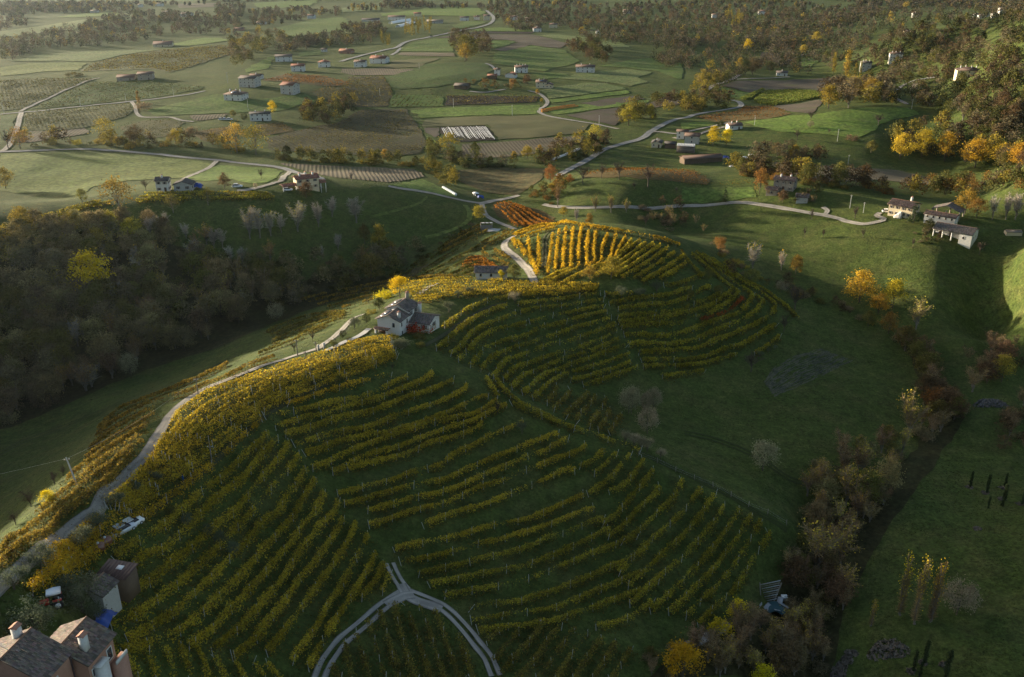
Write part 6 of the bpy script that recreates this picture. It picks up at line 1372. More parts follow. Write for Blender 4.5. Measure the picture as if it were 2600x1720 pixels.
def wall_mesh(x0, x1, y0, y1, z0, ze, zr, axis, mat):
    zr = zr - 0.16
    if axis == 'x':
        ym = (y0 + y1) / 2
        V = [(x0, y0, z0), (x1, y0, z0), (x1, y1, z0), (x0, y1, z0), (x0, y0, ze), (x1, y0, ze), (x1, y1, ze), (x0, y1, ze), (x0, ym, zr), (x1, ym, zr)]
        F = [(0, 1, 5, 4), (2, 3, 7, 6), (4, 5, 9, 8), (6, 7, 8, 9), (1, 2, 6, 5), (3, 0, 4, 7), (5, 6, 9, 9), (7, 4, 8, 8)]
    else:
        xm = (x0 + x1) / 2
        V = [(x0, y0, z0), (x1, y0, z0), (x1, y1, z0), (x0, y1, z0), (x0, y0, ze), (x1, y0, ze), (x1, y1, ze), (x0, y1, ze), (xm, y0, zr), (xm, y1, zr)]
        F = [(0, 1, 5, 4), (2, 3, 7, 6), (5, 6, 9, 8), (7, 4, 8, 9), (1, 2, 6, 5), (3, 0, 4, 7), (4, 5, 8, 8), (6, 7, 9, 9)]
    bm = bmesh.new(); vs = [bm.verts.new(v) for v in V]
    for f in F:
        k = list(dict.fromkeys(f)); bm.faces.new([vs[i] for i in k])
    me = bpy.data.meshes.new('wall'); bm.to_mesh(me); bm.free(); me.materials.append(mat); return me

WIN = {}
def window(parent, side, x, y, z, w, h, kind='plain', fine=True):
    """a window on the wall facing side (-y, +y, +x, -x): surround, pane behind it, shutters"""
    key = (round(w, 2), round(h, 2), kind)
    if key not in WIN:
        f = .09; rim = [(-w/2 - f, -w/2, -f, h + f), (w/2, w/2 + f, -f, h + f), (-w/2, w/2, h, h + f), (-w/2 - .1, w/2 + .1, -f - .05, -f)]
        parts = []
        for a, b, c, d in rim:
            V = np.array([(xx, yy, zz) for zz in (c, d) for yy in (-.07, .02) for xx in (a, b)]); F = np.array([(0, 2, 3, 1), (4, 5, 7, 6), (0, 1, 5, 4), (2, 6, 7, 3), (0, 4, 6, 2), (1, 3, 7, 5)]); parts.append((V, F))
        if kind == 'shutter':
            for a, b in ((-w - .04, -w/2 - f - .01), (w/2 + f + .01, w + .04)):
                V = np.array([(xx, yy, zz) for zz in (0, h) for yy in (-.08, .02) for xx in (a, b)]); F = np.array([(0, 2, 3, 1), (4, 5, 7, 6), (0, 1, 5, 4), (2, 6, 7, 3), (0, 4, 6, 2), (1, 3, 7, 5)]); parts.append((V, F))
        V, F = merge(parts); fm = [0] * 24 + [1] * (len(F) - 24)
        WIN[key] = (mesh_np('window', V, F, [M_FRAME, M_SHUT], fmat=fm), boxmesh('pane', -w/2, w/2, -.025, .02, 0, h, M_GLASS))
    fr, pane = WIN[key]
    rz = {'-y': 0, '+x': math.pi / 2, '+y': math.pi, '-x': -math.pi / 2}[side]
    o = link('window', fr, parent, (x, y, z), rz); link('pane', pane, o); return o

def chimney(roof, x, y, z0, z1, w=0.6, mat=None):
    m = WALLS['white'] if mat is None else mat
    c = link('chimney', boxmesh('chimney', -w/2, w/2, -w/2, w/2, z0, z1, m), roof, (x, y, 0))
    k = .12; V = np.array([(-w/2 - k, -w/2 - k, z1 + .22), (w/2 + k, -w/2 - k, z1 + .22), (w/2 + k, w/2 + k, z1 + .22), (-w/2 - k, w/2 + k, z1 + .22), (0, -w/2 - k, z1 + .5), (0, w/2 + k, z1 + .5)])
    F = np.array([(0, 1, 4, 4), (1, 2, 5, 4), (2, 3, 5, 5), (3, 0, 4, 5), (3, 2, 1, 0)])
    b = bmesh.new(); vs = [b.verts.new(v) for v in V]
    for f in F: b.faces.new([vs[i] for i in dict.fromkeys(f.tolist())])
    for xx in (-w/2 + .03, w/2 - .15):
        for yy in (-w/2 + .03, w/2 - .15):
            g = bmesh.ops.create_cube(b, size=1); bmesh.ops.scale(b, verts=g['verts'], vec=(.12, .12, .24)); bmesh.ops.translate(b, verts=g['verts'], vec=(xx + .06, yy + .06, z1 + .11))
    me = bpy.data.meshes.new('chimney_cap'); b.to_mesh(me); b.free(); me.materials.append(WALLS['brick'])
    # the cap is part of the chimney mesh level
    link('chimney_cap', me, roof, (x, y, 0)); return c

def block(root, x0, x1, y0, y1, eave, axis, wall, roofc, tile=0, pitch=20, over=.45, hip=False, storeys=2, nfront=0, nside=0, z0=-3.0, shut='shutter', base=0.0, door=False, back=0):
    rng = np.random.default_rng(int(abs(x0 * 31 + y1 * 17 + eave * 7)) + 1)
    rm, zr = roof_mesh(x0, x1, y0, y1, eave, pitch, axis, over, ROOFC[roofc], rng, tile, hip)
    wl = link('wall', wall_mesh(x0, x1, y0, y1, z0, eave - .17, zr - .02 if not hip else eave - .1, axis, WALLS[wall]), root)
    rf = link('roof', rm, root)
    fl = (eave - base) / storeys
    for s in range(storeys):
        z = base + s * fl + fl * .34; h = min(1.15, fl * .42)
        for k in range(nfront):
            x = x0 + (x1 - x0) * (k + .5) / nfront
            if door and s == 0 and k == nfront // 2:
                link('door', boxmesh('door', -.5, .5, -.06, .02, 0, 2.05, M_SHUT), root, (x, y0, base)); continue
            window(root, '-y', x, y0, z, .75, h, shut)
        for k in range(nside):
            y = y0 + (y1 - y0) * (k + .5) / nside
            window(root, '+x', x1, y, z, .8, h, shut); 
            if back: window(root, '-x', x0, y, z, .8, h, shut)
    return wl, rf, zr

def house_root(crop, x, y, rot, label, cat='house', name='house', dz=0.0, lift=0.0):
    w, t = cast(px(crop, [(x, y)]), lift)
    o = link(name, None, loc=(w[0][0], w[0][1], w[0][2] + dz), rz=math.radians(rot), label=label, cat=cat)
    return o, float(t[0])

# generic houses: crop, front base x, y, width in photo grid px, rotation, depth ratio, storeys, ridge axis, hip, wall, roof, front windows, side windows, chimneys, label, name
G = [
 ('n',165,288,30,6,1.0,2,'x',False,'white','dark',3,2,1,'white two storey hill house with a dark grey roof','house'),
 ('n',420,276,44,4,.8,1,'y',False,'grey','dark',2,2,0,'low grey roofed barn attached to the hill house','barn'),
 ('n',1990,255,50,28,.55,2,'x',False,'cream','red',4,2,3,'cream house with red roof and tall chimneys above the green slope','house'),
 ('00',870,560,42,8,.7,1,'x',False,'stone','brown',3,1,0,'left wing of the old brown stone farmstead','farmhouse'),
 ('00',1005,555,36,8,.7,2,'x',False,'stone','brown',3,2,0,'taller right wing of the old brown stone farmstead','farmhouse'),
 ('00',1125,326,44,12,.8,1,'x',False,'cream','brown',4,2,1,'isolated cream house with a brown roof below the far trees','house'),
 ('00',1710,606,44,-18,.6,3,'x',False,'grey','grey',5,2,0,'long grey three storey house on the small rise','house'),
 ('00',1765,548,30,-10,.6,1,'x',False,'white','brown',2,1,1,'low white annex behind the grey three storey house','house'),
 ('00',1610,700,46,-14,.8,2,'x',True,'white','brown',4,3,3,'white villa with a hipped brown roof and solar panels','villa'),
 ('00',1985,655,34,-20,.9,3,'x',False,'grey','red',3,2,0,'unfinished grey house with a pinkish roof','house'),
 ('00',1800,838,50,4,.35,2,'x',False,'white','dark',5,1,2,'long white farmhouse with dark windows behind the clipped trees','farmhouse'),
 ('00',1965,428,40,14,.6,2,'x',False,'white','grey',4,1,0,'white house half hidden by trees left of the far fields','house'),
 ('00',2060,496,32,4,.7,2,'x',False,'white','red',3,1,1,'white house with a red roof above the orange vineyard','house'),
 ('00',2240,467,28,3,.7,2,'x',True,'white','red',3,1,1,'small white hip roofed house right of the orange vineyard','house'),
 ('00',2240,360,14,0,.8,1,'x',False,'white','grey',2,1,0,'tiny white house beside the terracotta house','house'),
 ('01',30,372,32,-12,.7,1,'x',False,'brick','terra',3,2,1,'terracotta house with brown roof behind a hedge','house'),
 ('01',130,466,28,-8,.7,2,'x',False,'white','brown',3,1,1,'white house with a carport below the roadside','house'),
 ('01',255,441,40,-16,.7,2,'x',False,'white','red',3,2,2,'larger white house with red roof beside the distant road','house'),
 ('01',1250,505,32,4,.6,2,'x',False,'white','brown',4,2,4,'white two storey farmhouse with many chimneys','farmhouse'),
 ('01',1170,540,24,-18,.9,1,'y',False,'white','red',0,1,0,'white gabled barn below the farmhouse with many chimneys','barn'),
 ('01',1045,548,22,-8,.7,1,'x',False,'timber','terra',0,0,0,'open sided shed with a terracotta roof','shed'),
 ('01',1080,522,10,-8,.9,2,'x',False,'white','brown',1,1,1,'tiny white hut beside the open sided shed','hut'),
 ('01',1385,612,26,-8,.9,2,'x',False,'cream','brown',2,2,2,'cream house with solar panels at the end of the lane','house'),
 ('01',1440,613,18,-8,1.2,1,'y',False,'cream','brown',2,1,0,'low cream wing right of the house with solar panels','house'),
 ('01',1690,503,46,-8,.5,2,'x',False,'white','brown',5,2,2,'big white house below the dark copse','house'),
 ('01',830,618,34,-16,.7,1,'x',False,'timber','grey',0,0,0,'dark barn with grey roof in the orchard','barn'),
 ('01',1360,222,20,4,.8,2,'x',True,'white','brown',3,1,1,'white cube shaped house beyond the brown ploughland','house'),
 ('01',1468,195,20,-6,.7,2,'x',False,'cream','brown',3,1,1,'house with red trees beyond the white cube shaped house','house'),
 ('01',1780,258,11,0,.9,3,'y',False,'white','brown',1,1,1,'small white tower house on the far meadow','house'),
 ('01',855,145,22,0,.5,2,'x',False,'white','grey',3,1,0,'plain white building on the far meadow','house'),
 ('01',940,140,14,0,.8,2,'x',False,'white','brown',2,1,1,'little white house between two far buildings','house'),
 ('01',1010,142,16,0,.8,3,'x',False,'cream','brown',2,2,0,'tall cream house beside the vanishing road','house'),
 ('01',385,140,42,0,.4,2,'x',False,'white','brown',6,1,0,'long white building behind the polytunnels','house'),
 ('01',650,163,40,0,.5,1,'x',False,'grey','pale',4,1,0,'long grey shed on the far plain','shed'),
 ('01',205,150,44,0,.4,1,'x',False,'grey','dark',4,1,0,'long dark greenish shed left of the polytunnels','shed'),
 ('01',530,115,18,0,.7,2,'x',False,'cream','red',2,1,0,'far red roofed house among trees','house'),
 ('01',1200,140,18,0,.7,2,'x',False,'white','brown',3,1,1,'white house at the wood edge right of the vanishing road','house'),
 ('01',1300,150,16,0,.6,2,'x',False,'grey','grey',2,1,0,'grey box house at the wood edge','house'),
 ('01',1895,95,10,0,.9,2,'x',False,'white','brown',1,1,0,'leftmost white house on the far wooded ridge','house'),
 ('01',1985,95,22,0,.6,2,'x',False,'white','brown',3,1,1,'white double house on the far wooded ridge','house'),
 ('01',2060,75,16,0,.7,2,'x',False,'brick','brown',2,1,0,'brown house highest on the far wooded ridge','house'),
 ('01',2145,50,16,0,.7,2,'x',False,'white','grey',2,1,0,'pale house behind the far wooded ridge','house'),
 ('02',570,100,24,0,.6,2,'x',False,'white','brown',3,1,0,'white double gabled house in the distant forest','house'),
 ('02',240,125,20,0,.6,2,'x',False,'white','brown',3,1,0,'small white house left in the distant forest','house'),
 ('02',1560,252,17,-8,.8,2,'x',False,'cream','brown',2,1,1,'cream house on the clearing of the wooded hill','house'),
 ('02',1480,430,30,-10,.4,3,'x',False,'white','brown',5,1,3,'long white house in the wood of the right hill','house'),
 ('02',1275,492,24,-8,.7,3,'x',False,'grey','grey',2,2,3,'tall villa with a porch beside two poplars','villa'),
 ('02',1985,540,54,-14,.6,2,'x',True,'cream','brown',4,2,4,'big brown villa on the right wooded hill','villa'),
 ('02',695,527,26,-12,.8,1,'x',False,'white','grey',3,2,1,'cream house with a porch in the valley lane','house'),
 ('02',1620,122,14,0,.8,2,'x',False,'white','brown',2,1,1,'white house on top of the wooded hill','house'),
 ('02',2040,118,13,0,.8,1,'x',False,'white','grey',2,1,0,'leftmost house of the far town at the top right','house'),
 ('02',2110,118,13,0,.8,1,'x',False,'white','grey',2,1,0,'second house of the far town at the top right','house'),
 ('02',2170,122,13,0,.8,1,'x',False,'white','grey',2,1,0,'third house of the far town at the top right','house'),
 ('02',2230,100,22,0,.5,2,'x',False,'white','grey',3,1,0,'longest house of the far town at the top right','house'),
 ('02',2075,132,13,0,.8,1,'x',False,'white','grey',2,1,0,'lowest house of the far town at the top right','house'),
 ('00',1150,104,20,6,.7,2,'x',False,'cream','pale',2,1,0,'pale house in the haze above the far trees','house'),
 ('00',968,50,10,0,.9,2,'x',False,'white','pale',1,1,0,'tiny white house in the haze at the top left','house'),
 ('00',1100,44,18,6,.6,2,'x',False,'white','pale',2,1,0,'bright white house in the haze at the top','house'),
 ('00',650,88,18,0,.6,1,'x',False,'white','pale',2,1,0,'white shed in the haze behind the green strip','shed'),
 ('00',1285,118,26,-6,.7,2,'x',False,'white','grey',3,1,0,'white house among far trees left of the golden poplars','house'),
 ('00',2148,130,18,-10,.8,2,'x',False,'white','brown',2,2,0,'grey white house beside the far green field','house'),
 ('00',1805,170,22,0,.6,1,'x',False,'white','brown',3,1,0,'low white house behind the far golden tree','house'),
 ('00',1650,214,24,0,.6,1,'x',False,'brick','brown',2,1,0,'brown cottage shaded by far trees','house'),
 ('o',170,432,24,-14,1.6,1,'y',False,'cream','dark',3,0,1,'cream gabled cowshed of the valley farm','barn'),
 ('o',400,445,26,-14,.8,1,'x',False,'timber','dark',0,0,0,'dark lean wing beside the cream gabled cowshed','barn'),
 ('o',600,292,26,-16,.6,2,'x',False,'white','brown',3,1,0,'white two storey house of the valley farm','farmhouse'),
 ('o',760,372,34,-16,.8,2,'x',False,'grey','brown',1,1,0,'grey stone barn with tiled roof in the valley farm','barn'),
 ('o',960,690,100,13,.30,1,'x',False,'timber','brown',0,1,0,'long brown roofed barn in front of the valley farm','barn'),
 ('o',1500,132,34,10,.7,1,'x',False,'white','brown',3,2,2,'low white house at the foot of the bright green hill','house'),
 ('p',720,560,42,-33,.6,2,'x',False,'stone','brown',4,1,2,'stone house with a brown roof above the hillside lane','farmhouse'),
 ('p',340,720,17,-33,.8,1,'x',False,'stone','brown',1,1,0,'low stone wing in front of the stone house','farmhouse'),
 ('p',1310,960,15,-18,1.0,1,'x',False,'grey','grey',0,0,0,'grey tool shed right of the stone house','shed'),
]
def generic_houses():
    W, T = cast([px(g[0], [(g[1], g[2])])[0] for g in G])
    for g, w, t in zip(G, W, T):
        crop, x, y, wp, rot, ratio, st, axis, hip, wall, roofc, nf, ns, ch, label, nm = g
        L = wp * t / FPX / max(.6, math.cos(math.radians(rot))); L = max(5.0, L * .92); Dp = max(4.5, L * ratio); eave = {1: 3.0, 2: 5.2, 3: 7.4}[st]
        r = link(nm, None, loc=(w[0], w[1], w[2]), rz=math.radians(rot), label=label, cat=nm)
        _, rf, zr = block(r, -L/2, L/2, 0, Dp, eave, axis, wall, roofc, .34 if t < 480 else 0, 20, .5, hip, st, max(1, nf - 1) if nf > 2 else nf, ns, shut='shutter' if t < 460 else 'plain', door=nf > 2)
        for k in range(ch):
            f = (k + .5) / ch; xx = -L/2 + L * (f * .9 + .05); yy = Dp / 2 + (.6 if k % 2 else -.7)
            chimney(rf, xx, yy, eave, zr + .9, .7)
        if 'solar' in label:
            link('solar_panel', boxmesh('solar_panel', -1.8, 1.8, -1.1, 1.1, 0, .06, M_SOLAR), r, (0, Dp * .26, eave + (zr - eave) * .52 + .2)).rotation_euler = (math.radians(20), 0, 0)
        if 'red roof and tall chimneys' in label:          # carport and porch
            for xa, xb in ((-L/2 - 6.5, -L/2 - .4), (L/2 + .4, L/2 + 3)):
                _, prf, _ = roof_only(r, xa, xb, -1.0, 4.0, 2.7, 'red')
                for px_ in (xa + .2, xb - .2): link('pillar', boxmesh('pillar', -.15, .15, -.15, .15, -2, 2.6, WALLS['white']), r, (px_, -.8, 0))
def roof_only(root, x0, x1, y0, y1, eave, roofc, tile=.34, pitch=14, axis='x', name='porch_roof'):
    rng = np.random.default_rng(int(abs(x0 * 13)) + 3); rm, zr = roof_mesh(x0, x1, y0, y1, eave, pitch, axis, .2, ROOFC[roofc], rng, tile); return None, link(name, rm, root), zr
generic_houses()

def pink_farmhouse():
    x, y = -51.2, 80.8; g = float(height(x, y))
    r = link('farmhouse', None, loc=(x, y, g), rz=math.radians(-11), label='pink farmhouse with mossy tiled roofs and white chimneys in the bottom left corner', cat='farmhouse')
    e = lambda z: z - g
    # main block, ridge running away from the camera
    _, rf, zr = block(r, -7.6, 1.3, -4.6, -.2, e(37.6), 'y', 'pink', 'mossy', .22, 27, .35, False, 2, 0, 0, z0=-8)
    chimney(rf, -4.2, -.9, e(38.3), e(40.6), .8)
    window(r, '+x', 1.3, -3.0, e(34.9), .75, 1.3, 'plain'); window(r, '+x', 1.3, -3.0, e(31.9), .75, 1.3, 'plain')
    link('skylight', boxmesh('skylight', -.5, .5, -.4, .4, 0, .08, M_WHITE), rf, (-6.2, -3.2, e(38.35))).rotation_euler = (0, math.radians(-27), 0)
    V, F = tube([(-3.1, -3.6, e(40.0)), (-2.9, -5.8, e(43.4))], .03, 4); link('aerial', mesh_np('aerial', V, F, [M_SILVER]), r)
    V, F = merge([tube([(-3.4 + .1 * k, -4.2 - .3 * k, e(41.1 + .47 * k)), (-2.5 + .1 * k, -4.2 - .3 * k, e(41.1 + .47 * k))], .014, 3) for k in range(5)]); link('aerial_bars', mesh_np('aerial_bars', V, F, [M_SILVER]), r)
    # lower front roof
    block(r, -7.9, 0.4, -9.0, -4.75, e(35.6), 'x', 'pink', 'dark', .22, 22, .25, False, 1, 0, 0, z0=-8)
    # rear wing
    _, rf2, zr2 = block(r, -3.4, 3.0, 0.15, 4.9, e(36.0), 'y', 'pink', 'mossy', .22, 27, .4, False, 2, 0, 0, z0=-8)
    chimney(rf2, 2.0, 1.5, e(36.2), e(38.4), .75)
    window(r, '+x', 3.0, 3.9, e(33.2), .8, 1.5, 'plain'); window(r, '+x', 3.0, 1.0, e(33.4), .7, 1.0, 'plain')
    link('oven_bay', boxmesh('oven_bay', 0, .9, -.75, .75, -3, e(34.6), WALLS['white']), r, (3.02, 1.7, 0))
    b = boxmesh('oven_bay_roof', -.1, 1.05, -.9, .9, e(34.6), e(34.72), M_FRAME); link('oven_bay_roof', b, r, (3.02, 1.7, 0))
    link('balcony', boxmesh('balcony', 0, .9, -1.0, 1.2, -4, e(32.6), WALLS['pink']), r, (3.02, 4.6, 0))
    link('balcony_rail', boxmesh('balcony_rail', .78, .92, -1.0, 1.2, e(32.6), e(33.1), WALLS['white']), r, (3.02, 4.6, 0))
    link('downpipe', boxmesh('downpipe', -.06, .06, -.06, .06, -4, e(37.4), M_DARKSHEET), r, (1.45, -.35, 0))
pink_farmhouse()

def outbuilding():
    r, t = house_root('l', 850, 800, -14, 'small tiled outbuilding with a pale wall below the golden vines', 'outbuilding', 'outbuilding', dz=-1.4)
    _, rf, _ = block(r, -2.1, 2.1, 0, 3.3, 1.9, 'y', 'grey', 'grey', .22, 24, .25, False, 1, 0, 0)
    link('flue', boxmesh('flue', -.15, .15, -.15, .15, 2.6, 3.9, M_BLACK), rf, (-1.2, 2.2, 0))
    r2 = link('shed', None, loc=(r.location.x + 1.2, r.location.y + 3.6, r.location.z - .2), rz=math.radians(-14), label='dark brown metal roofed shed with a skylight beside the tiled outbuilding', cat='shed')
    for k in range(9):
        o = link('roof_sheet', boxmesh('roof_sheet', -.285, .285, -1.7, 1.7, 0, .05, M_DARKSHEET), r2, (-2.2 + .56 * k, 2.0, 2.0 - .012 * (k % 2))); o.rotation_euler = (math.radians(9), 0, 0)
    link('wall', boxmesh('wall', -2.3, 2.3, .6, 3.4, -2.5, 1.7, WALLS['timber']), r2)
    link('skylight', boxmesh('skylight', -.5, .5, -.4, .4, .06, .1, M_WHITE), r2, (.3, 2.4, 2.08)).rotation_euler = (math.radians(9), 0, 0)
outbuilding()

def white_farmhouse():
    x, y = -30.5, 228.4; g = float(height(x, y)) - .3
    r = link('farmhouse', None, loc=(x, y, g), rz=math.radians(-20), label='white farmhouse with grey tiled roofs and solar panels on the ridge', cat='farmhouse')
    _, rf, zr = block(r, -6.8, 0, 0, 5.6, 4.6, 'y', 'white', 'grey', .30, 22, .45, False, 2, 0, 0)
    window(r, '-y', -1.9, 0, 2.5, .75, 1.3, 'plain'); window(r, '+x', 0, 1.1, 2.6, .7, 1.2, 'plain'); window(r, '+x', 0, 4.4, 2.4, .7, 1.3, 'plain')
    window(r, '+x', 0, 1.3, .1, .7, 1.2, 'plain'); window(r, '+x', 0, 4.2, .1, .8, 1.2, 'plain')
    chimney(rf, -.9, 1.5, 4.7, 6.4, .7)
    _, rf2, zr2 = block(r, -6.8, -.02, 5.62, 11.6, 5.6, 'y', 'white', 'grey', .30, 22, .4, False, 2, 0, 2)
    chimney(rf2, -3.0, 11.0, 6.4, 8.6, .8, WALLS['stone']); 
    _, rf3, _ = block(r, 0.02, 6.0, 5.7, 12.6, 2.5, 'x', 'white', 'grey', .30, 20, .4, False, 1, 2, 1)
    chimney(rf3, 1.0, 10.6, 3.0, 6.0, .8)
    for rr, z, yy in ((rf, 4.6, 2.2), (rf2, 5.6, 8.6)):
        for k in range(2):
            o = link('solar_panel', boxmesh('solar_panel', -1.2, 1.2, -.95, .95, 0, .08, M_SOLAR), rr, (-5.1, yy + (k - .5) * 1.95, z + .82)); o.rotation_euler = (0, math.radians(-22), 0)
    link('skylight', boxmesh('skylight', -.5, .5, -.4, .4, .05, .1, M_WHITE), rf, (-4.1, 4.6, 5.75)).rotation_euler = (0, math.radians(-22), 0)
    roof_only(r, -7.2, -3.1, -1.4, -.06, 2.05, 'brown', .30, 12)
    for xx in (-6.9, -3.6): link('pillar', boxmesh('pillar', -.22, .22, -.22, .22, -2, 2.0, WALLS['white']), r, (xx, -1.0, 0))
    link('garage_door', boxmesh('garage_door', -1.3, 1.3, -.05, .02, -.2, 1.9, M_SHUT), r, (-5.2, 0, 0))
white_farmhouse()

def right_villa():
    r, t = house_root('q', 340, 460, -43, 'cream villa with an outside stair behind the dark conifer', 'villa', 'villa')
    _, rf, zr = block(r, -5.0, 5.0, 0, 8.2, 5.0, 'x', 'cream', 'brown', .34, 18, .6, False, 2, 4, 2)
    chimney(rf, 2.2, 5.0, 5.8, 7.9, .8)
    for k in range(5): link('stair_step', boxmesh('stair_step', -.45, .45, -1.3, -.04, -1, .5 * (k + 1), WALLS['white']), r, (-1.5 + .55 * k, 0, 0))
    r, t = house_root('q', 1200, 820, -39, 'long white farm building with an open porch and bluish gable', 'farm building', 'farm_building')
    roof_only(r, -7.4, 7.4, -1.6, 8.6, 3.5, 'grey', .34, 17, 'x', 'roof')
    zt = 3.5 + math.tan(math.radians(17)) * 5.1
    link('wall', wall_mesh(2.6, 7.2, -1.3, 8.3, -3, 3.35, zt - .15, 'x', WALLS['white']), r); link('back_wall', boxmesh('back_wall', -7.2, 2.58, 1.8, 8.3, -3, 3.4, WALLS['white']), r)
    for xx in (-7.0, -3.6, -.2): link('pillar', boxmesh('pillar', -.22, .22, -.22, .22, -1.5, 3.3, WALLS['white']), r, (xx, -1.1, 0))
    window(r, '-y', 4.2, -1.3, 1.2, .8, 1.0, 'plain'); window(r, '+x', 7.2, 2.0, .8, .7, 1.2, 'plain'); window(r, '+x', 7.2, 5.0, 1.0, .7, .9, 'plain')
    for xx in (-5.2, -1.2): link('door', boxmesh('door', -.6, .6, -.06, .02, 0, 2.1, M_SHUT), r, (xx, 1.8, 0))
    r, t = house_root('q', 985, 600, -39, 'tall narrow white wing with small square windows behind the porch building', 'farm building', 'farm_building')
    block(r, -6.2, 5.6, 0, 5.0, 4.2, 'x', 'white', 'brown', .34, 18, .4, False, 2, 5, 1, shut='plain')
    r, t = house_root('q', 1080, 490, -39, 'open timber hay shed with a tiled roof behind the white farm', 'shed', 'shed')
    _, rf, zr = roof_only(r, -5.5, 5.5, 0, 7, 3.6, 'grey', .34, 20, 'y', 'roof')
    for xx in (-5.2, 0, 5.2):
        for yy in (.3, 6.7): link('pillar', boxmesh('pillar', -.25, .25, -.25, .25, -2, 3.5, WALLS['stone']), r, (xx, yy, 0))
    r, t = house_root('q', 2205, 765, -6, 'small pale greenhouse in the vegetable garden at the right edge', 'greenhouse', 'greenhouse')
    block(r, -3, 3, 0, 2.6, 1.5, 'x', 'cream', 'pale', 0, 24, .1, False, 1, 0, 0, z0=-1)
right_villa()

def barns():
    r, t = house_root('r', 830, 1500, -1, 'long low barn with a grey tiled roof beside the bending road', 'barn', 'barn')
    block(r, -5.4, 5.4, 0, 5.2, 2.7, 'x', 'white', 'grey', .3, 24, .5, False, 1, 3, 1, shut='plain')
    r, t = house_root('r', 755, 680, 4, 'weathered wooden shed with a rusty sheet roof near the crossroads', 'shed', 'shed')
    for k in range(9):
        o = link('roof_sheet', boxmesh('roof_sheet', -.29, .29, -1.9, 1.9, 0, .04, M_SHEET if k % 3 else M_DARKSHEET), r, (-2.4 + .6 * k, 1.6, 2.75)); o.rotation_euler = (math.radians(-9), 0, 0)
    for k in range(14): link('plank', boxmesh('plank', -.17, .17, -.05, .05, -2.2, 2.3 - .05 * (k % 3), M_WOOD), r, (-2.45 + .377 * k, 0.02 * (k % 2), 0))
    for s in (-2.6, 2.6):
        for k in range(6): link('plank', boxmesh('plank', -.05, .05, -.25, .25, -2.2, 2.4, M_WOOD), r, (s, .3 + .52 * k, 0))
    r, t = house_root('o', 660, 518, -15, 'timber barn with a blue grey sheet roof and slatted front', 'barn', 'barn')
    for k in range(12):
        o = link('roof_sheet', boxmesh('roof_sheet', -.42, .42, -2.6, 2.6, 0, .05, M_SHEET), r, (-5.0 + .9 * k, 2.2, 4.4)); o.rotation_euler = (math.radians(8), 0, 0)
    for k in range(16): link('plank', boxmesh('plank', -.2, .2, -.06, .06, -1, 3.9, M_WOOD), r, (-5.2 + .69 * k, 0.02 * (k % 2), 0))
    link('back_wall', boxmesh('back_wall', -5.3, 5.3, 1.2, 4.4, -1, 4.0, WALLS['timber']), r)
barns()

# ---------------------------------------------------------------- small things: vehicles, tanks, poles, bales, sheds
def ground_at(crop, x, y):
    w, t = cast(px(crop, [(x, y)])); return w[0], float(t[0])
def lathe(prof, seg=14):
    a = np.arange(seg) / seg * 2 * math.pi; prof = np.array(prof, float); n = len(prof)
    V = np.stack([prof[:, None, 0] * np.cos(a), prof[:, None, 0] * np.sin(a), np.repeat(prof[:, None, 1], seg, 1)], -1).reshape(-1, 3)
    i = np.arange(n - 1)[:, None] * seg; j = np.arange(seg)[None]; k = (j + 1) % seg
    return V, np.stack([i + j, i + k, i + seg + k, i + seg + j], -1).reshape(-1, 4)
def wheel(parent, x, y, r, w):
    V, F = lathe([(0.001, -w/2), (r * .9, -w/2), (r, -w/4), (r, w/4), (r * .9, w/2), (0.001, w/2)], 14); o = link('wheel', mesh_np('tyre', V, F, [M_BLACK], smooth=False), parent, (x, y, r)); o.rotation_euler = (math.pi / 2, 0, 0)
    V, F = lathe([(0.001, -w/2 - .02), (r * .55, -w/2 - .02), (r * .55, w/2 + .02), (0.001, w/2 + .02)], 10); link('rim', mesh_np('rim', V, F, [M_SILVER]), o)
def loft(name, secs, mat):
    """body from cross-sections (x, half width, z low, z high, top half width)"""
    V = []
    for x, w, z0, z1, tw in secs: V += [(x, -w, z0), (x, w, z0), (x, w, (z0 + z1) * .55), (x, tw, z1), (x, -tw, z1), (x, -w, (z0 + z1) * .55)]
    F = []
    for i in range(len(secs) - 1):
        for k in range(6): F.append((i * 6 + k, i * 6 + (k + 1) % 6, (i + 1) * 6 + (k + 1) % 6, (i + 1) * 6 + k))
    n = (len(secs) - 1) * 6; F += [(0, 5, 2, 1), (5, 4, 3, 2), (n, n + 1, n + 2, n + 5), (n + 5, n + 2, n + 3, n + 4)]
    return mesh_np(name, np.array(V, float), np.array(F), [mat])
def car(crop, x, y, rz, label, paint, L=4.1):
    w, t = ground_at(crop, x, y); r = link('car', None, loc=w, rz=rz, label=label, cat='car'); s = L / 4.1; r.scale = (s, s, s)
    link('body', loft('body', [(-2.05, .70, .35, .72, .66), (-1.95, .82, .28, .86, .74), (-1.0, .85, .25, .92, .76), (.7, .85, .25, .92, .76), (1.5, .83, .26, .86, .72), (1.98, .75, .3, .74, .62), (2.05, .66, .36, .62, .58)], paint), r)
    link('cabin', loft('cabin', [(-1.85, .70, .84, .96, .60), (-1.25, .76, .88, 1.42, .58), (.1, .77, .9, 1.46, .60), (1.05, .72, .88, .98, .62)], M_GLASS), r)
    link('roof', loft('roof', [(-1.3, .60, 1.38, 1.45, .55), (-.6, .62, 1.4, 1.50, .56), (.15, .60, 1.4, 1.48, .55)], paint), r)
    for xx in (-1.25, 1.3):
        for yy in (-.78, .78): wheel(r, xx, yy, .31, .2)
    for yy in (-.55, .55): link('headlight', boxmesh('headlight', 1.94, 2.06, yy - .15, yy + .15, .55, .7, M_WHITE), r)
    return r
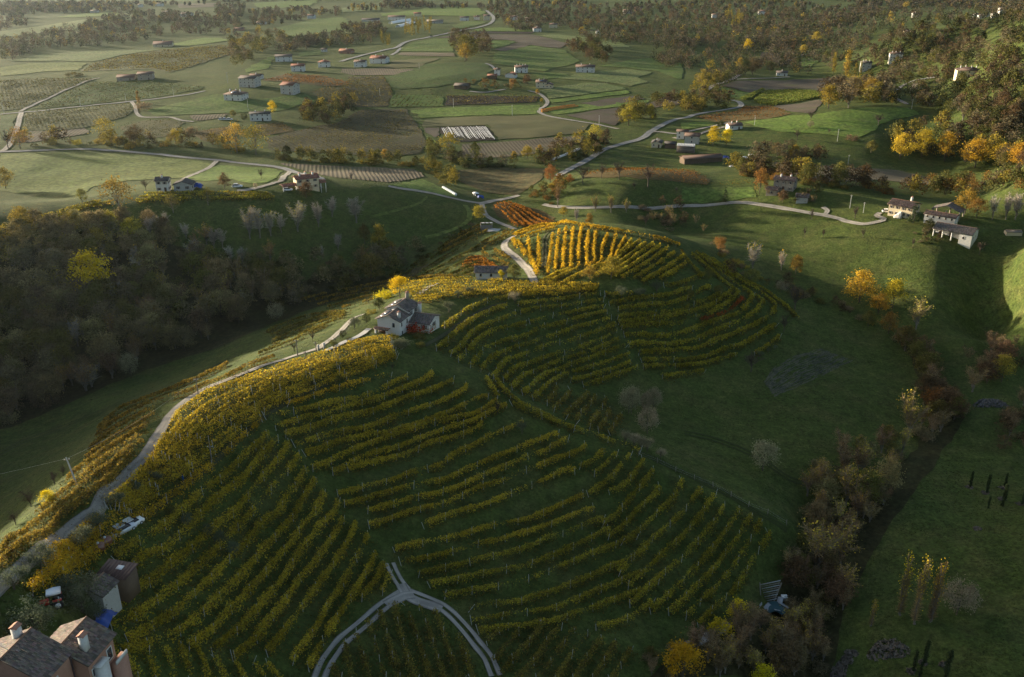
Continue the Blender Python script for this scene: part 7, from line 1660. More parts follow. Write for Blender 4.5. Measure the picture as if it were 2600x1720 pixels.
car('c', 425, 190, math.radians(52), 'silver car parked between the golden vines', M_SILVER, 4.2)
car('c', 505, 135, math.radians(55), 'pale car half hidden behind the silver one', M_WHITE, 4.0)
car('10', 1642, 126, math.radians(8), 'white car parked on the grass beside the brown leafed tree', M_WHITE, 4.6)
car('n', 1735, 270, math.radians(5), 'white car under the carport of the red roofed house', M_WHITE)
car('n', 2110, 246, math.radians(20), 'dark car in front of the red roofed house porch', M_BLACK)
for k, (xx, nm) in enumerate(((1532, 'left of three cars behind the small green field'), (1558, 'middle of three cars behind the small green field'), (1588, 'right of three cars behind the small green field'))):
    car('00', xx, 832, math.radians(8), nm, (M_WHITE, M_SILVER, M_WHITE)[k], 4.4)
car('01', 627, 256, math.radians(20), 'dark car driving on the distant road beside the poplars', M_BLACK, 4.5)
car('q', 140, 385, math.radians(-20), 'white car beside the cream villa', M_WHITE)

def tractor():
    w, t = ground_at('l', 500, 905); r = link('tractor', None, loc=w, rz=math.radians(205), label='small red tractor with a white cab roof in the farmyard', cat='tractor')
    link('bonnet', loft('bonnet', [(.2, .34, .75, 1.35, .30), (1.6, .32, .75, 1.28, .27), (1.85, .26, .8, 1.15, .22)], M_RED), r)
    link('chassis', boxmesh('chassis', -1.0, 1.7, -.25, .25, .5, .8, M_BLACK), r)
    for a, b in ((-1.1, -.55), (-1.1, .55), (.15, -.5), (.15, .5)): link('cab_post', boxmesh('cab_post', a - .04, a + .04, b - .04, b + .04, .8, 2.25, M_BLACK), r)
    link('cab_roof', loft('cab_roof', [(-1.35, .62, 2.22, 2.34, .5), (-.5, .72, 2.22, 2.42, .6), (.4, .62, 2.22, 2.34, .5)], M_WHITE), r)
    link('seat', boxmesh('seat', -.8, -.35, -.25, .25, .85, 1.45, M_BLACK), r)
    for yy in (-.75, .75): wheel(r, -.75, yy, .68, .38); wheel(r, 1.35, yy * .8, .42, .26); link('mudguard', boxmesh('mudguard', -1.3, -.2, yy - .2, yy + .2, 1.36, 1.44, M_RED), r)
tractor()
def tank(x, y, rz, label, n):
    w, t = ground_at('c', x, y); r = link('tank', None, loc=(w[0], w[1], w[2] + .2), rz=rz, label=label, cat='tank', group='brown tanks between the vines')
    V, F = lathe([(.001, -1.0), (.5, -.95), (.72, -.7), (.75, 0), (.72, .7), (.5, .95), (.001, 1.0)], 18); o = link('vessel', mesh_np('vessel', V, F, [M_RUST], smooth=True), r, (0, 0, .75)); o.rotation_euler = (0, math.pi / 2, 0)
    V, F = lathe([(.001, .7), (.22, .7), (.22, .92), (.001, .95)], 10); link('hatch', mesh_np('hatch', V, F, [M_SILVER]), r, (0, 0, .75))
    for xx in (-.5, .5): link('foot', boxmesh('foot', xx - .08, xx + .08, -.4, .4, -.4, .3, M_BLACK), r)
tank(262, 330, .9, 'upper of two round brown tanks between the vines', 0); tank(195, 385, .6, 'lower of two round brown tanks between the vines', 1)

def cloth(name, crop, x, y, sx, sy, h, mat, label, cat, rz=0):
    w, t = ground_at(crop, x, y); n = 14; u, v = np.meshgrid(np.linspace(-1, 1, n), np.linspace(-1, 1, n))
    z = h * np.clip(1.15 - .7 * (u * u + v * v), .05, 1) + .25 * h * vnoise(u * 2.3 + x, v * 2.3, 2) + .12 * h * vnoise(u * 6 + x, v * 6, 6)
    X = u * sx * (1 + .15 * vnoise(v * 2, u, 4)); Y = v * sy * (1 + .15 * vnoise(u * 2, v, 8))
    V = np.stack([X, Y, np.maximum(z, .04)], -1).reshape(-1, 3); i = (np.arange(n - 1)[:, None] * n + np.arange(n - 1)).ravel(); F = np.stack([i, i + 1, i + n + 1, i + n], 1)
    return link(name, mesh_np(name, V, F, [mat], smooth=True), None, w, rz, label, cat)
cloth('tarpaulin', 'l', 950, 1050, 1.7, 2.0, 1.1, M_BLUE, 'crumpled blue tarpaulin beside the pink farmhouse', 'tarpaulin')
cloth('tarpaulin', 'r', 655, 150, 1.7, 1.1, 1.3, M_BLUE, 'blue tarpaulin over a load beside the crossroads', 'tarpaulin')
cloth('tarpaulin', 'n', 610, 240, 2.2, 2.0, 2.2, M_BLUE, 'blue cover behind the barn of the hill house', 'tarpaulin')
cloth('tarpaulin', 'o', 1335, 605, 2.0, 1.4, 1.2, M_BLUE, 'blue cover at the end of the long brown roofed barn', 'tarpaulin')
cloth('plastic_heap', 'o', 1640, 608, 2.6, 1.3, 1.0, M_WHITE, 'left white plastic heap beside the silage bales', 'plastic heap')
cloth('plastic_heap', 'o', 1780, 650, 2.4, 1.3, .9, M_WHITE, 'right white plastic heap beside the silage bales', 'plastic heap')
cloth('plastic_heap', 'o', 1450, 750, 2.0, 1.2, .8, M_WHITE, 'white plastic scraps under the trees in front of the farm', 'plastic heap')
cloth('rubble_heap', 'r', 880, 690, 3.0, 2.2, .5, M_STONE, 'pale rubble spread below the wooden shed', 'rubble heap')
DARKSTONE = mat_plain('dark_stone', (0.15, 0.14, 0.135), .95, .4, 3, bump=.8)
BRUSH = mat_plain('cut_brush', (0.17, 0.14, 0.11), .95, .4, 3, bump=.8)
def heap(crop, x, y, sx, sy, h, mat, label, cat, n=420, name='brush_heap'):
    w, t = ground_at(crop, x, y); rng = np.random.default_rng(int(x)); a = rng.uniform(0, 6.28, n); q = np.sqrt(rng.uniform(0, 1, n)) * (1 + .18 * np.sin(3 * a + x))
    C = np.stack([np.cos(a) * q * sx, np.sin(a) * q * sy, h * (1 - q ** 1.5) * rng.uniform(.2, 1, n) + .05], 1); C[:, 2] += height(C[:, 0] + w[0], C[:, 1] + w[1]) - w[2]
    V, F = leaf_quads(C, rng.uniform(.3, .8, n), rng); link(name, mesh_np(name, V, F, [mat]), None, w, 0, label, cat)
heap('22', 2140, 450, 5.0, 2.6, 1.0, DARKSTONE, 'grey stone heap beside the right tree belt', 'stone heap', 700, 'stone_heap')
heap('32', 1430, 985, 4.0, 2.6, .7, BRUSH, 'wide brown brush heap in the lower right meadow', 'brush heap', 600)
for k, (x, y) in enumerate(((1165, 1015), (1135, 1060), (1105, 1105), (1085, 1150))):
    heap('32', x, y, 1.5, 1.1, .35, BRUSH, ['topmost', 'second', 'third', 'lowest'][k] + ' of four small brown brush heaps in a line', 'brush heap', 160)
for k, (c, x, y) in enumerate((('32', 1590, 1130), ('32', 1670, 1070), ('32', 1815, 1085), ('22', 1990, 1028), ('22', 2100, 1068), ('22', 2225, 1035), ('22', 2215, 1110), ('22', 2345, 1145), ('32', 2045, 145))):
    heap(c, x, y, .9, .9, .12, BRUSH, ['pale mulch under the left bottom cypress', 'pale mulch under the tallest bottom cypress', 'pale mulch beside the lone bottom cypress', 'mulch under the leftmost right edge cypress', 'mulch under the second right edge cypress', 'mulch under the upper right edge cypress', 'mulch under the long right edge cypress', 'mulch under the rightmost cypress', 'empty mulch ring in the right meadow'][k], 'mulch', 90, 'mulch_ring')
def trailer():
    w, t = ground_at('r', 575, 110); r = link('trailer', None, loc=w, rz=-.6, label='white topped farm trailer beside the blue tarpaulin', cat='trailer')
    link('bed', boxmesh('bed', -1.6, 1.6, -.8, .8, .6, 1.0, M_BLACK), r); link('cover', loft('cover', [(-1.5, .75, 1.0, 1.5, .5), (0, .8, 1.0, 1.7, .5), (1.5, .75, 1.0, 1.4, .5)], M_WHITE), r)
    for yy in (-.75, .75): wheel(r, -.4, yy, .45, .25); wheel(r, .6, yy, .45, .25)
trailer()

def pole(crop, x, y, x2, y2, label, lean=None, mat=None, thick=.13):
    (a, b) = px(crop, [(x, y), (x2, y2)]); w, t = cast([a]); w = w[0]; t = float(t[0]); d = rays([a])[0]
    H = math.hypot(b[0] - a[0], b[1] - a[1]) * t / FPX / max(.55, math.sqrt(1 - (d[2] / np.linalg.norm(d)) ** 2)); H = min(11, max(3.0, H))
    r = link('utility_pole', None, loc=w, label=label, cat='pole', group='utility poles')
    V, F = tube([(0, 0, -.5), (0, 0, H)], [thick * 1.15, thick * .8], 8); link('shaft', mesh_np('shaft', V, F, [mat or M_WOOD], smooth=True), r)
    link('crossarm', boxmesh('crossarm', -.5, .5, -.05, .05, H - .5, H - .4, M_WOOD), r)
    for s in (-.42, .42): link('insulator', boxmesh('insulator', s - .04, s + .04, -.04, .04, H - .4, H - .25, M_WHITE), r)
    if lean: r.rotation_euler = lean
    return np.array([w[0], w[1], w[2] + H - .25]), r
T1, _ = pole('k', 435, 1310, 410, 1130, 'tall grey pole where the road bends to the white farmhouse')
T2, _ = pole('a', 1135, 395, 1110, 225, 'wooden pole beside the gravel road at the upper bend')
T3, r3 = pole('20', 540, 1030, 445, 840, 'leaning pale pole left of the roadside vines', (0, math.radians(-9), 0), M_POST)
pole('a', 1265, 1030, 1250, 860, 'thin pole standing inside the golden ridge vines')
pole('k', 610, 1250, 590, 1150, 'short pole beside the farmhouse gate')
pole('k', 512, 1345, 508, 1255, 'thin dark pole below the road bend')
for c, x, y, y2, lb in (('12', 1165, 270, 180, 'white pole left of the villa lane'), ('12', 1258, 302, 230, 'white pole close to the villa lane loop'), ('02', 1078, 980, 895, 'pole on the front of the green hill'), ('02', 562, 1052, 992, 'pole at the foot of the green hill'), ('02', 1592, 755, 690, 'pole at the right end of the green hill'), ('02', 505, 870, 800, 'pole beside the low white roadside house'), ('02', 1152, 1140, 1075, 'pole in the hedge right of the green hill'),
    ('01', 272, 668, 615, 'pole in the brown far vineyard'), ('01', 780, 746, 685, 'pole beside the dark brown vineyard'), ('01', 1186, 800, 730, 'pole in the bright green strip'), ('01', 543, 478, 440, 'pole at the corner of the stubble field'), ('01', 1787, 860, 800, 'pole beside the brown field lane'),
    ('00', 557, 735, 670, 'pole beside the left straight road'), ('00', 872, 702, 650, 'second pole along the left straight road'), ('00', 1203, 672, 605, 'pole at the end of the left straight road'), ('00', 30, 790, 715, 'pole at the left edge'), ('00', 1718, 765, 680, 'pole below the white villa'), ('00', 1575, 575, 505, 'pole left of the grey three storey house')):
    pole(c, x, y, x, y2, lb, None, M_POST)
def wire(a, b, sag, label, rad=.012):
    s = np.linspace(0, 1, 24)[:, None]; P = a + (b - a) * s; P[:, 2] -= 4 * sag * (s * (1 - s))[:, 0]
    V, F = tube(P, rad, 4); link('power_line', mesh_np('power_line', V, F, [M_FRAME]), label=label, cat='wire')
T3w = np.array(r3.location) + Matrix.Rotation(math.radians(-9), 3, 'Y') @ Vector((0, 0, T3[2] - r3.location.z))
wire(T1, T2, 1.2, 'wire from the tall grey pole to the upper bend pole'); wire(T2, np.array(T3w), 1.2, 'wire from the upper bend pole to the leaning pole'); wire(np.array(T3w), np.array(T3w) + np.array([-42., -30., 6.]), 1.0, 'wire running from the leaning pole out of the picture')

# wrapped bales
def bale(x, y, z, rz, mat, label, group, s=1.0):
    V, F = lathe([(.001, -.6), (.56, -.58), (.62, -.5), (.63, 0), (.62, .5), (.56, .58), (.001, .6)], 14)
    if 'bale' + mat.name not in WIN: WIN['bale' + mat.name] = mesh_np('bale', V, F, [mat], smooth=True)
    o = link('wrapped_bale', WIN['bale' + mat.name], None, (x, y, z + .55 * s), rz, label, 'bale', group); o.rotation_euler = (math.pi / 2, 0, rz); o.scale = (s, s, s)
A, B = px('11', [(712, 135), (793, 182)]); P = cast([(A[0] + (B[0] - A[0]) * f, A[1] + (B[1] - A[1]) * f) for f in np.linspace(0, 1, 9)])[0]
for k, w in enumerate(P): bale(*w, .9, M_WHITE, '%s white wrapped bale from the left in the row above the crossroads' % ORD[k], 'white wrapped bales above the crossroads', 1.05)
M_TEAL = mat_plain('teal_wrap', (0.18, 0.34, 0.33), .4, .15, 3, .4)
for k, (x, y) in enumerate(((1735, 575), (1770, 580), (1810, 590), (1820, 608), (1850, 606), (1880, 610), (1912, 614))):
    w, t = ground_at('o', x, y); bale(*w, .2, M_TEAL if k > 2 else M_SHEET, '%s pale green silage bale from the left beside the farm' % ORD[k], 'silage bales beside the farm', 1.35 if k < 3 else 1.0)
# long white tunnel, orange stacks, polytunnels
def arch(name, a, b, rad, mat, label, cat, sq=1.0):
    a = np.array(a); b = np.array(b); n = 20; s = np.linspace(0, 1, n); P = a + (b - a) * s[:, None]; P[:, 2] = height(P[:, 0], P[:, 1]); t = (b - a)[:2]; t /= np.linalg.norm(t); N = np.array([-t[1], t[0]])
    th = np.linspace(0, math.pi, 9); V = np.stack([np.concatenate([P[:, :2] + N * math.cos(x) * rad, (P[:, 2] + math.sin(x) * rad * sq - .05)[:, None]], 1) for x in th], 1).reshape(-1, 3)
    i = (np.arange(n - 1)[:, None] * 9 + np.arange(8)).ravel(); F = np.stack([i, i + 1, i + 10, i + 9], 1)
    Fe = np.array([(0, 8, 7, 1), (1, 7, 6, 2), (2, 6, 5, 3), (3, 5, 4, 4)]); 
    caps = np.array([(0, 1, 7, 8), (1, 2, 6, 7), (2, 3, 5, 6)]); F = np.concatenate([F, caps, caps[:, ::-1] + (n - 1) * 9])
    return link(name, mesh_np(name, V, F, [mat], smooth=True), label=label, cat=cat)
g = lambda c, x, y: ground_at(c, x, y)[0]
arch('row_tunnel', g('01', 1455, 1112), g('01', 1655, 1032), .9, M_WHITE, 'long low white crop tunnel beside the straight road', 'tunnel')
M_ORANGE = mat_plain('orange_maize', (0.50, 0.22, 0.05), .9, .4, 2)
arch('maize_clamp', g('01', 1388, 766), g('01', 1618, 732), .9, M_ORANGE, 'upper long low orange maize crib beside the lane', 'maize crib', 1.4)
arch('maize_clamp', g('01', 1388, 778), g('01', 1640, 740), .9, M_ORANGE, 'lower long low orange maize crib beside the lane', 'maize crib', 1.4)
arch('polytunnel', g('01', 395, 190), g('01', 500, 160), 4.0, M_WHITE, 'nearer white polytunnel on the far plain', 'polytunnel', .9)
arch('polytunnel', g('01', 345, 165), g('01', 480, 145), 4.0, M_WHITE, 'farther white polytunnel on the far plain', 'polytunnel', .9)
# white plastic strips on the black field
def strips():
    rng = np.random.default_rng(9); top = px('01', [(700, 884), (1000, 876)]); bot = px('01', [(735, 965), (1065, 970)])
    n = 30
    for k in range(n):
        f = k / (n - 1); a = (top[0][0] + (top[1][0] - top[0][0]) * f, top[0][1] + (top[1][1] - top[0][1]) * f + rng.uniform(0, 3)); b = (bot[0][0] + (bot[1][0] - bot[0][0]) * f, bot[0][1] + (bot[1][1] - bot[0][1]) * f - rng.uniform(0, 6))
        W = cast([(a[0] + (b[0] - a[0]) * s, a[1] + (b[1] - a[1]) * s) for s in (0, .33, .66, 1)])[0]
        o = ribbon('plastic_strip', W, rng.uniform(.22, .6), M_FRAME, .35, .6); del o['kind']
        o['label'] = '%s white plastic strip from the left on the black field' % NUMW[k]; o['category'] = 'plastic strip'; o['group'] = 'white plastic strips on the black field'
strips()
# ruined shed in the gully
def ruin():
    w, t = ground_at('s', 620, 900); r = link('ruined_shed', None, loc=w, rz=math.radians(-12), label='collapsed wooden shed with a slatted panel standing on end in the gully', cat='shed')
    s = t / FPX / 11.46
    for k in range(9):
        f = k / 8; x0 = -3.4 + 1.5 * f; o = link('slat', boxmesh('slat', 0, 4.4 - 2.0 * f, -.05, .05, 0, .30, M_WOOD if k % 2 else M_SHEET), r, (-2.7 + 1.5 * f, 1.2 - .7 * f, 3.9 - .44 * k)); o.rotation_euler = (.5, -.42, 0)
    V, F = tube([(.2, .3, -.2), (1.55, 1.2, 5.2)], .16, 6); link('beam', mesh_np('beam', V, F, [M_WOOD]), r); V, F = tube([(-2.2, .5, -.2), (-2.9, 1.4, 4.4)], .13, 6); link('beam', mesh_np('beam', V, F, [M_WOOD]), r)
    for k, (x, y, a, b) in enumerate(((-2.6, -1.4, .6, .2), (-1.2, -2.0, .3, -.3), (.8, -2.3, .2, .5), (2.4, -.6, .4, -.2), (-2.9, -2.6, .5, 1.0), (1.6, .2, .15, .3))):
        o = link('roof_sheet', boxmesh('roof_sheet', -1.2, 1.2, -.6, .6, 0, .06, M_SHEET), r, (x, y, .5 + .1 * k)); o.rotation_euler = (a, b, k * .9)
    link('pile', cloth('tarp_pile', 's', 720, 960, 2.2, 1.8, 1.0, mat_plain('dark_teal_cover', (0.03, 0.075, 0.085), .6), '', '').data, r, (.6, -1.0, 0))
    bpy.data.objects.remove(bpy.data.objects['tarp_pile'])
    cr = link('crate', None, loc=Vector(w) + Vector((3.1, 1.6, 0)), label='small pale box beside the collapsed shed', cat='box'); link('side', boxmesh('side', -.6, .6, -.5, .5, 0, 1.0, M_SHEET), cr); link('lid', boxmesh('lid', -.65, .65, -.55, .55, 1.0, 1.08, M_WHITE), cr)
ruin()
# fence along the spur
def fence(pts, n, label, hgt=1.5, mat=None, crop='g'):
    W = cast(px(crop, pts))[0]; Q, u = smooth_line(W, 1.0); r = link('fence', None, loc=(Q[0][0], Q[0][1], float(height(*Q[0]))), label=label, cat='fence'); b = np.array(r.location); me = boxmesh('fence_post', -.06, .06, -.06, .06, -.3, hgt, mat or M_WOOD); pts3 = []
    for f in np.linspace(0, 1, n):
        i = f * (len(Q) - 1); x = float(np.interp(i, np.arange(len(Q)), Q[:, 0])); y = float(np.interp(i, np.arange(len(Q)), Q[:, 1])); z = float(height(x, y))
        o = link('fence_post', me, r, (x - b[0], y - b[1], z - b[2])); o.rotation_euler = (random.uniform(-.1, .1), random.uniform(-.1, .1), 0); pts3.append((x - b[0], y - b[1], z - b[2]))
    for h in (.55, 1.1):
        V, F = tube(np.array(pts3) + [0, 0, h * hgt / 1.5], .012, 3); link('fence_wire', mesh_np('fence_wire', V, F, [M_SHEET]), r)
fence([(230, 290), (450, 380), (640, 470), (845, 550), (1045, 640), (1215, 750), (1445, 840), (1630, 950)], 9, 'wire fence with pale posts along the foot of the spur')
fence([(1555, 602), (1650, 602), (1750, 595), (1850, 580)], 18, 'dark post fence across the far pasture', 1.8, M_WOOD, '01')
fence([(690, 1195), (760, 1150), (840, 1110), (900, 1060), (940, 1010), (1040, 910)], 14, 'dark wooden rail fence along the farmhouse driveway', 1.1, M_WOOD, 'k')
ribbon('stone_path', poly_cast([('k', [(680, 1245), (760, 1215), (860, 1165), (960, 1125), (1040, 1085), (1110, 1030)])]), 1.6, M_STONE, .15)
link('gate_pier', boxmesh('gate_pier', -.25, .25, -.25, .25, -.3, 1.6, M_STONE), None, ground_at('k', 630, 1235)[0], .4, 'left stone gate pier below the white farmhouse', 'gate pier')
link('gate_pier', boxmesh('gate_pier', -.25, .25, -.25, .25, -.3, 1.6, M_STONE), None, ground_at('k', 685, 1215)[0], .4, 'right stone gate pier below the white farmhouse', 'gate pier')
def person():
    w, t = ground_at('a', 995, 1215); r = link('person', None, loc=w, rz=2.2, label='person in blue work clothes standing between the golden vine rows', cat='person')
    me = bpy.data.meshes.new('body'); J = [(0, 0, .95), (0, 0, 1.2), (0, 0, 1.42), (0, 0, 1.52), (0, 0, 1.68), (.11, 0, .9), (.12, .03, .48), (.12, 0, .06), (-.11, 0, .9), (-.12, .05, .48), (-.12, .0, .06), (.2, 0, 1.4), (.27, .02, 1.12), (.25, .2, .95), (-.2, 0, 1.4), (-.28, .04, 1.12), (-.22, .24, 1.05), (.12, .15, .03), (-.12, .15, .03)]
    E = [(0, 1), (1, 2), (2, 3), (3, 4), (0, 5), (5, 6), (6, 7), (0, 8), (8, 9), (9, 10), (2, 11), (11, 12), (12, 13), (2, 14), (14, 15), (15, 16), (7, 17), (10, 18)]
    R = [.14, .14, .15, .06, .11, .1, .075, .055, .1, .075, .055, .08, .06, .045, .08, .06, .045, .045, .045]
    me.from_pydata(J, E, []); me.materials.append(mat_plain('blue_workwear', (0.03, 0.09, 0.26), .85)); o = link('body', me, r)
    m = o.modifiers.new('skin', 'SKIN'); me.skin_vertices.new() if not me.skin_vertices else None
    for v, q in zip(me.skin_vertices[0].data, R): v.radius = (q, q)
    me.skin_vertices[0].data[0].use_root = True; o.modifiers.new('sub', 'SUBSURF').levels = 1
    V, F = lathe([(.001, 1.56), (.085, 1.6), (.105, 1.7), (.08, 1.79), (.001, 1.82)], 10); link('hair', mesh_np('hair', V, F, [M_SHUT], smooth=True), r, (0, -.012, 0.005))
person()
# corn field and mown hay: nobody could count these
def corn():
    rng = np.random.default_rng(4); vs = []; n = 5200
    P = scatter(px('02', [(500,700),(590,640),(780,632),(960,645),(960,680),(780,715),(650,735),(540,725)]), n, rng) + scatter(px('02', [(410,690),(560,625),(580,632),(480,690),(430,700)]), 900, rng)
    W = cast(P)[0]; N = len(W); C = np.repeat(W, 5, 0) + np.stack([rng.normal(0, .3, N * 5), rng.normal(0, .3, N * 5), rng.uniform(.4, 2.3, N * 5)], 1)
    V, F = leaf_quads(C, .75 * rng.uniform(.7, 1.3, N * 5), rng); col = pick([(0.13, 0.17, 0.035, .5), (0.20, 0.20, 0.05, .3), (0.09, 0.11, 0.03, .2)], N * 5, rng)
    link('maize_crop', mesh_np('maize_crop', V, F, [M_VINE], col), kind='stuff', label='standing green maize crop in the valley field', cat='maize')
corn()
def hay():
    rng = np.random.default_rng(6); A = px('22', [(570,300),(640,200),(780,130),(960,70)]); B = px('22', [(640,400),(790,335),(980,250),(1180,150)]); vs = []
    HM = mat_grass('cut_hay', (0.065, 0.066, 0.05), (0.09, 0.088, 0.065), (0.05, 0.055, 0.03), .3, 2)
    def lerp(L, f):
        i = f * (len(L) - 1); k = min(len(L) - 2, int(i)); w = i - k; return (L[k][0] * (1 - w) + L[k + 1][0] * w, L[k][1] * (1 - w) + L[k + 1][1] * w)
    parts = []
    for k in range(15):
        f = k / 14; P = []
        for s in np.linspace(0, 1, 24):
            # rows run across from the left edge to the right edge
            a = lerp(A, s); b = lerp(B, s); P.append((a[0] + (b[0] - a[0]) * f, a[1] + (b[1] - a[1]) * f))
        W = cast(P)[0]; keep = []
        Q, u = smooth_line(W, .7); z = height(Q[:, 0], Q[:, 1])
        h = np.clip(.16 + .22 * vnoise(u / 2.2, u * 0 + k, 3), .01, 1); wv = .3 + .2 * vnoise(u / 1.5, u * 0 + k, 9); off = .35 * vnoise(u / 3, u * 0 + k * 3, 5)
        T = np.gradient(Q, axis=0); T /= np.linalg.norm(T, axis=1)[:, None]; N = np.stack([-T[:, 1], T[:, 0]], 1); Q = Q + N * off[:, None]
        V = np.stack([np.concatenate([Q - N * wv[:, None], (z - .03)[:, None]], 1), np.concatenate([Q, (z + h)[:, None]], 1), np.concatenate([Q + N * wv[:, None], (z - .03)[:, None]], 1)], 1).reshape(-1, 3)
        i = (np.arange(len(Q) - 1)[:, None] * 3 + np.arange(2)).ravel(); parts.append((V, np.stack([i, i + 1, i + 4, i + 3], 1)))
    V, F = merge(parts); link('hay_swaths', mesh_np('hay_swaths', V, F, [HM]), kind='stuff', label='broken grey swaths of cut hay on the slope right of the terraces', cat='hay')
hay()

# far vineyards: lines of small vines in the valley fields
def far_vines():
    rng = np.random.default_rng(8)
    for crop, poly, (dx, dy), sp, pal, label in (
      ('D', [(620,324),(700,302),(788,285),(833,257),(938,255),(960,285),(982,320),(985,340),(968,354),(860,366),(788,354),(628,348)], (.93, .36), 3.2, DULL, 'dull vine lines of the big dark valley vineyard'),
      ('01', [(60,535),(290,530),(368,640),(328,738),(0,743),(0,620)], (.55, .84), 3.2, DULL, 'brown vine lines below the orange hillside vineyard'),
      ('01', [(370,660),(700,665),(713,737),(342,743)], (.08, 1), 3.6, GREENV, 'green vine lines in the small square valley vineyard'),
      ('01', [(730,665),(1360,670),(1360,710),(727,732)], (1, .05), 2.8, DULL, 'dark vine lines of the narrow valley vineyard'),
      ('00', [(180,787),(560,752),(888,719),(912,760),(878,808),(600,878),(450,903),(167,903)], (.9, .43), 3.4, GREENV, 'pale vine lines beside the left straight road'),
      ('00', [(0,562),(300,547),(600,547),(655,553),(540,588),(300,688),(150,755),(0,768)], (.6, .8), 3.4, GREENV, 'vine lines in the left valley corner'),
      ('00', [(215,758),(420,662),(640,577),(800,572),(1050,567),(1395,602),(1395,620),(1060,678),(900,693),(560,728)], (.95, .3), 3.4, GREENV, 'vine lines below the old stone farmstead'),
      ('00', [(565,500),(650,442),(900,382),(1150,347),(1555,317),(1585,380),(1400,438),(1180,503),(1050,478),(800,488)], (.95, .3), 3.6, DULL, 'vine lines behind the old stone farmstead'),
      ('00', [(1820,560),(1980,517),(2200,527),(2370,562),(2435,585),(2370,598),(2250,598),(2080,578)], (.97, .2), 3.0, ORANGEV, 'orange vine lines on the far hillside'),
      ('00', [(2155,640),(2250,608),(2370,612),(2465,640),(2400,697),(2290,712)], (.8, -.6), 3.0, AMBER, 'amber vine lines right of the grey houses'),
      ('00', [(1330,917),(1588,882),(1588,938),(1450,983),(1382,968)], (1, .1), 3.0, AMBER, 'amber vine lines left of the two sparse trees'),
      ('00', [(1762,872),(1950,852),(2036,905),(1830,943),(1752,929)], (1, .1), 3.0, AMBER, 'amber vine lines right of the two sparse trees'),
      ('02', [(95,812),(380,775),(440,740),(620,740),(755,790),(600,826),(420,836),(250,848)], (1, .1), 3.0, ORANGEV, 'russet vine lines behind the bright green hill'),
      ('D', [(1347,403),(1450,393),(1600,398),(1638,415),(1638,427),(1560,422),(1450,411),(1352,412)], (1, .05), 2.6, ORANGEV, 'orange vine lines behind the round hump'),
      ('12', [(0,95),(480,80),(480,115),(200,118),(0,122)], (1, 0.02), 2.4, AMBER, 'golden vine line on the crest left of the stone house'),
      ('00', [(822,882),(1010,838),(1180,832),(1265,852),(1238,890),(1150,948),(950,958),(862,930)], (.35, .94), 3.4, GREENV, 'thin vine lines in front of the curved lane')):
        W = cast(px(crop, poly))[0][:, :2]; d = np.array([dx, dy]) / math.hypot(dx, dy); nn = np.array([-d[1], d[0]])
        a = W @ d; b = W @ nn; pts = []
        far = np.hypot(*W.mean(0)); st = max(.4, far * .0008)
        for o in np.arange(b.min(), b.max(), sp):
            u = np.arange(a.min(), a.max(), st); u = u + rng.uniform(-.3, .3, len(u)); pts.append(u[:, None] * d + (o + rng.normal(0, .16, (len(u), 1))) * nn)
        P = np.concatenate(pts); P = P[inside(W, P[:, 0], P[:, 1])]
        P = P[(rng.uniform(0, 1, len(P)) < .62 + .5 * vnoise(P[:, 0] / 14, P[:, 1] / 14, 3))]
        if len(P) == 0: continue
        C = np.concatenate([P, (height(P[:, 0], P[:, 1]) + rng.uniform(.5, 1.5, len(P)))[:, None]], 1)
        V, F = leaf_quads(C, st * 1.35 * rng.uniform(.6, 1.3, len(C)), rng); col = pick(pal, len(C), rng) * .5
        link('far_vine_lines', mesh_np('far_vine_lines', V, F, [M_VINE], col), kind='stuff', label=label, cat='vines')
far_vines()

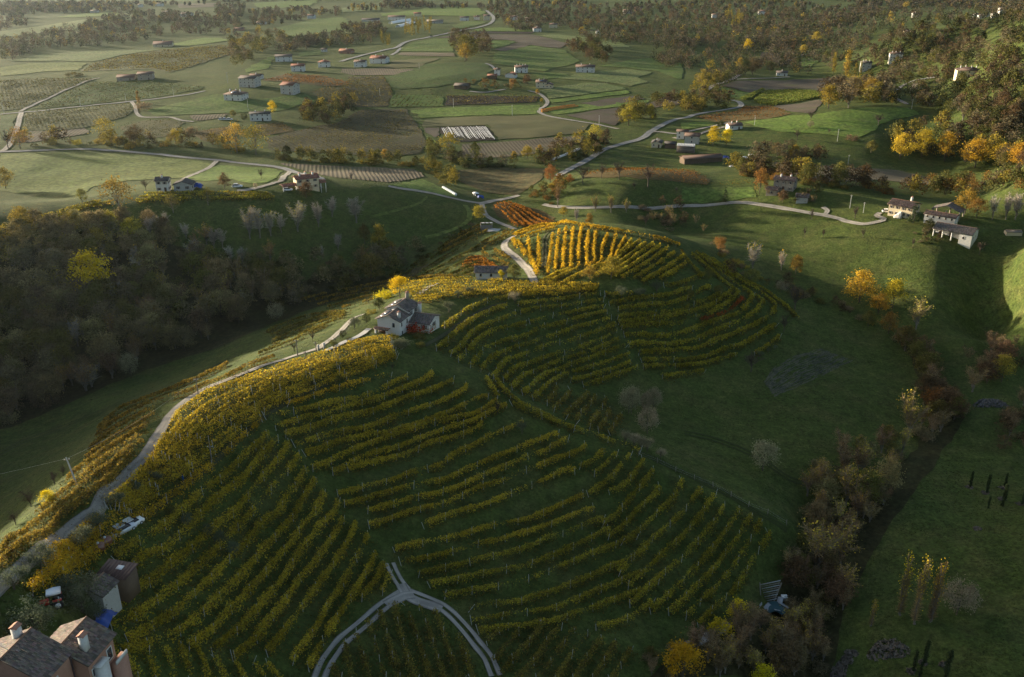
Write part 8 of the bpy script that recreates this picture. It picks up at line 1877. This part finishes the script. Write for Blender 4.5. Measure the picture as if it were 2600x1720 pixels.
# ---------------------------------------------------------------- rough grass on the near slopes
def grass():
    rng = np.random.default_rng(15)
    P = np.stack([rng.uniform(-80, 2450, 400000), rng.uniform(600, 1700, 400000)], 1)
    Y = P[:, 1]; keep = rng.uniform(0, 1, len(P)) < np.clip((Y - 520) / 700, .15, 1) * .55; P = P[keep]
    W, T = cast(P); ok = T < 420; W = W[ok]; T = T[ok]; n = len(W)
    clump = vnoise(W[:, 0] / 4, W[:, 1] / 4, 31) + .6 * vnoise(W[:, 0] / 1.3, W[:, 1] / 1.3, 32)
    ok = clump > -.25; W = W[ok]; T = T[ok]; clump = clump[ok]; n = len(W)
    s = T * .00085 * rng.uniform(.7, 1.5, n); a = rng.uniform(0, math.pi, n); dx = np.stack([np.cos(a), np.sin(a), 0 * a], 1) * s[:, None] * .55; up = np.stack([rng.normal(0, .35, n) * s, rng.normal(0, .35, n) * s, s * .5], 1)
    V = np.stack([W - dx, W + dx, W + dx * .3 + up, W - dx * .5 + up * .9], 1); V[:, :, 2] += .02
    base = np.array([[0.035, 0.050, 0.012], [0.054, 0.070, 0.017], [0.075, 0.074, 0.026], [0.036, 0.050, 0.014]])
    col = base[rng.choice(4, n, p=[.4, .28, .12, .2])] * (1 + .3 * clump[:, None])
    V = V.reshape(-1, 3); F = np.arange(len(V)).reshape(-1, 4)
    link('grass_tufts', mesh_np('grass_tufts', V, F, [mat_leaf('grass_blades', .25)], col), kind='stuff', label='tufts of rough grass on the near slopes', cat='grass')
grass()

# ---------------------------------------------------------------- the air of the valley
def haze():
    t = bpy.data.materials.new('haze_air'); t.use_nodes = True; n = t.node_tree.nodes; n.clear()
    o = n.new('ShaderNodeOutputMaterial'); v = n.new('ShaderNodeVolumePrincipled')
    v.inputs['Color'].default_value = (0.72, 0.87, 1.0, 1); v.inputs['Density'].default_value = 0.000021; v.inputs['Anisotropy'].default_value = 0.75
    t.node_tree.links.new(v.outputs[0], o.inputs['Volume'])
    link('haze', boxmesh('haze', -16000, 16000, -400, 9600, float(GZ.min()) - 2, max(float(GZ.max()) + 25, 135), t), kind='stuff', label='thin pale autumn haze filling the valley', cat='haze')
haze()
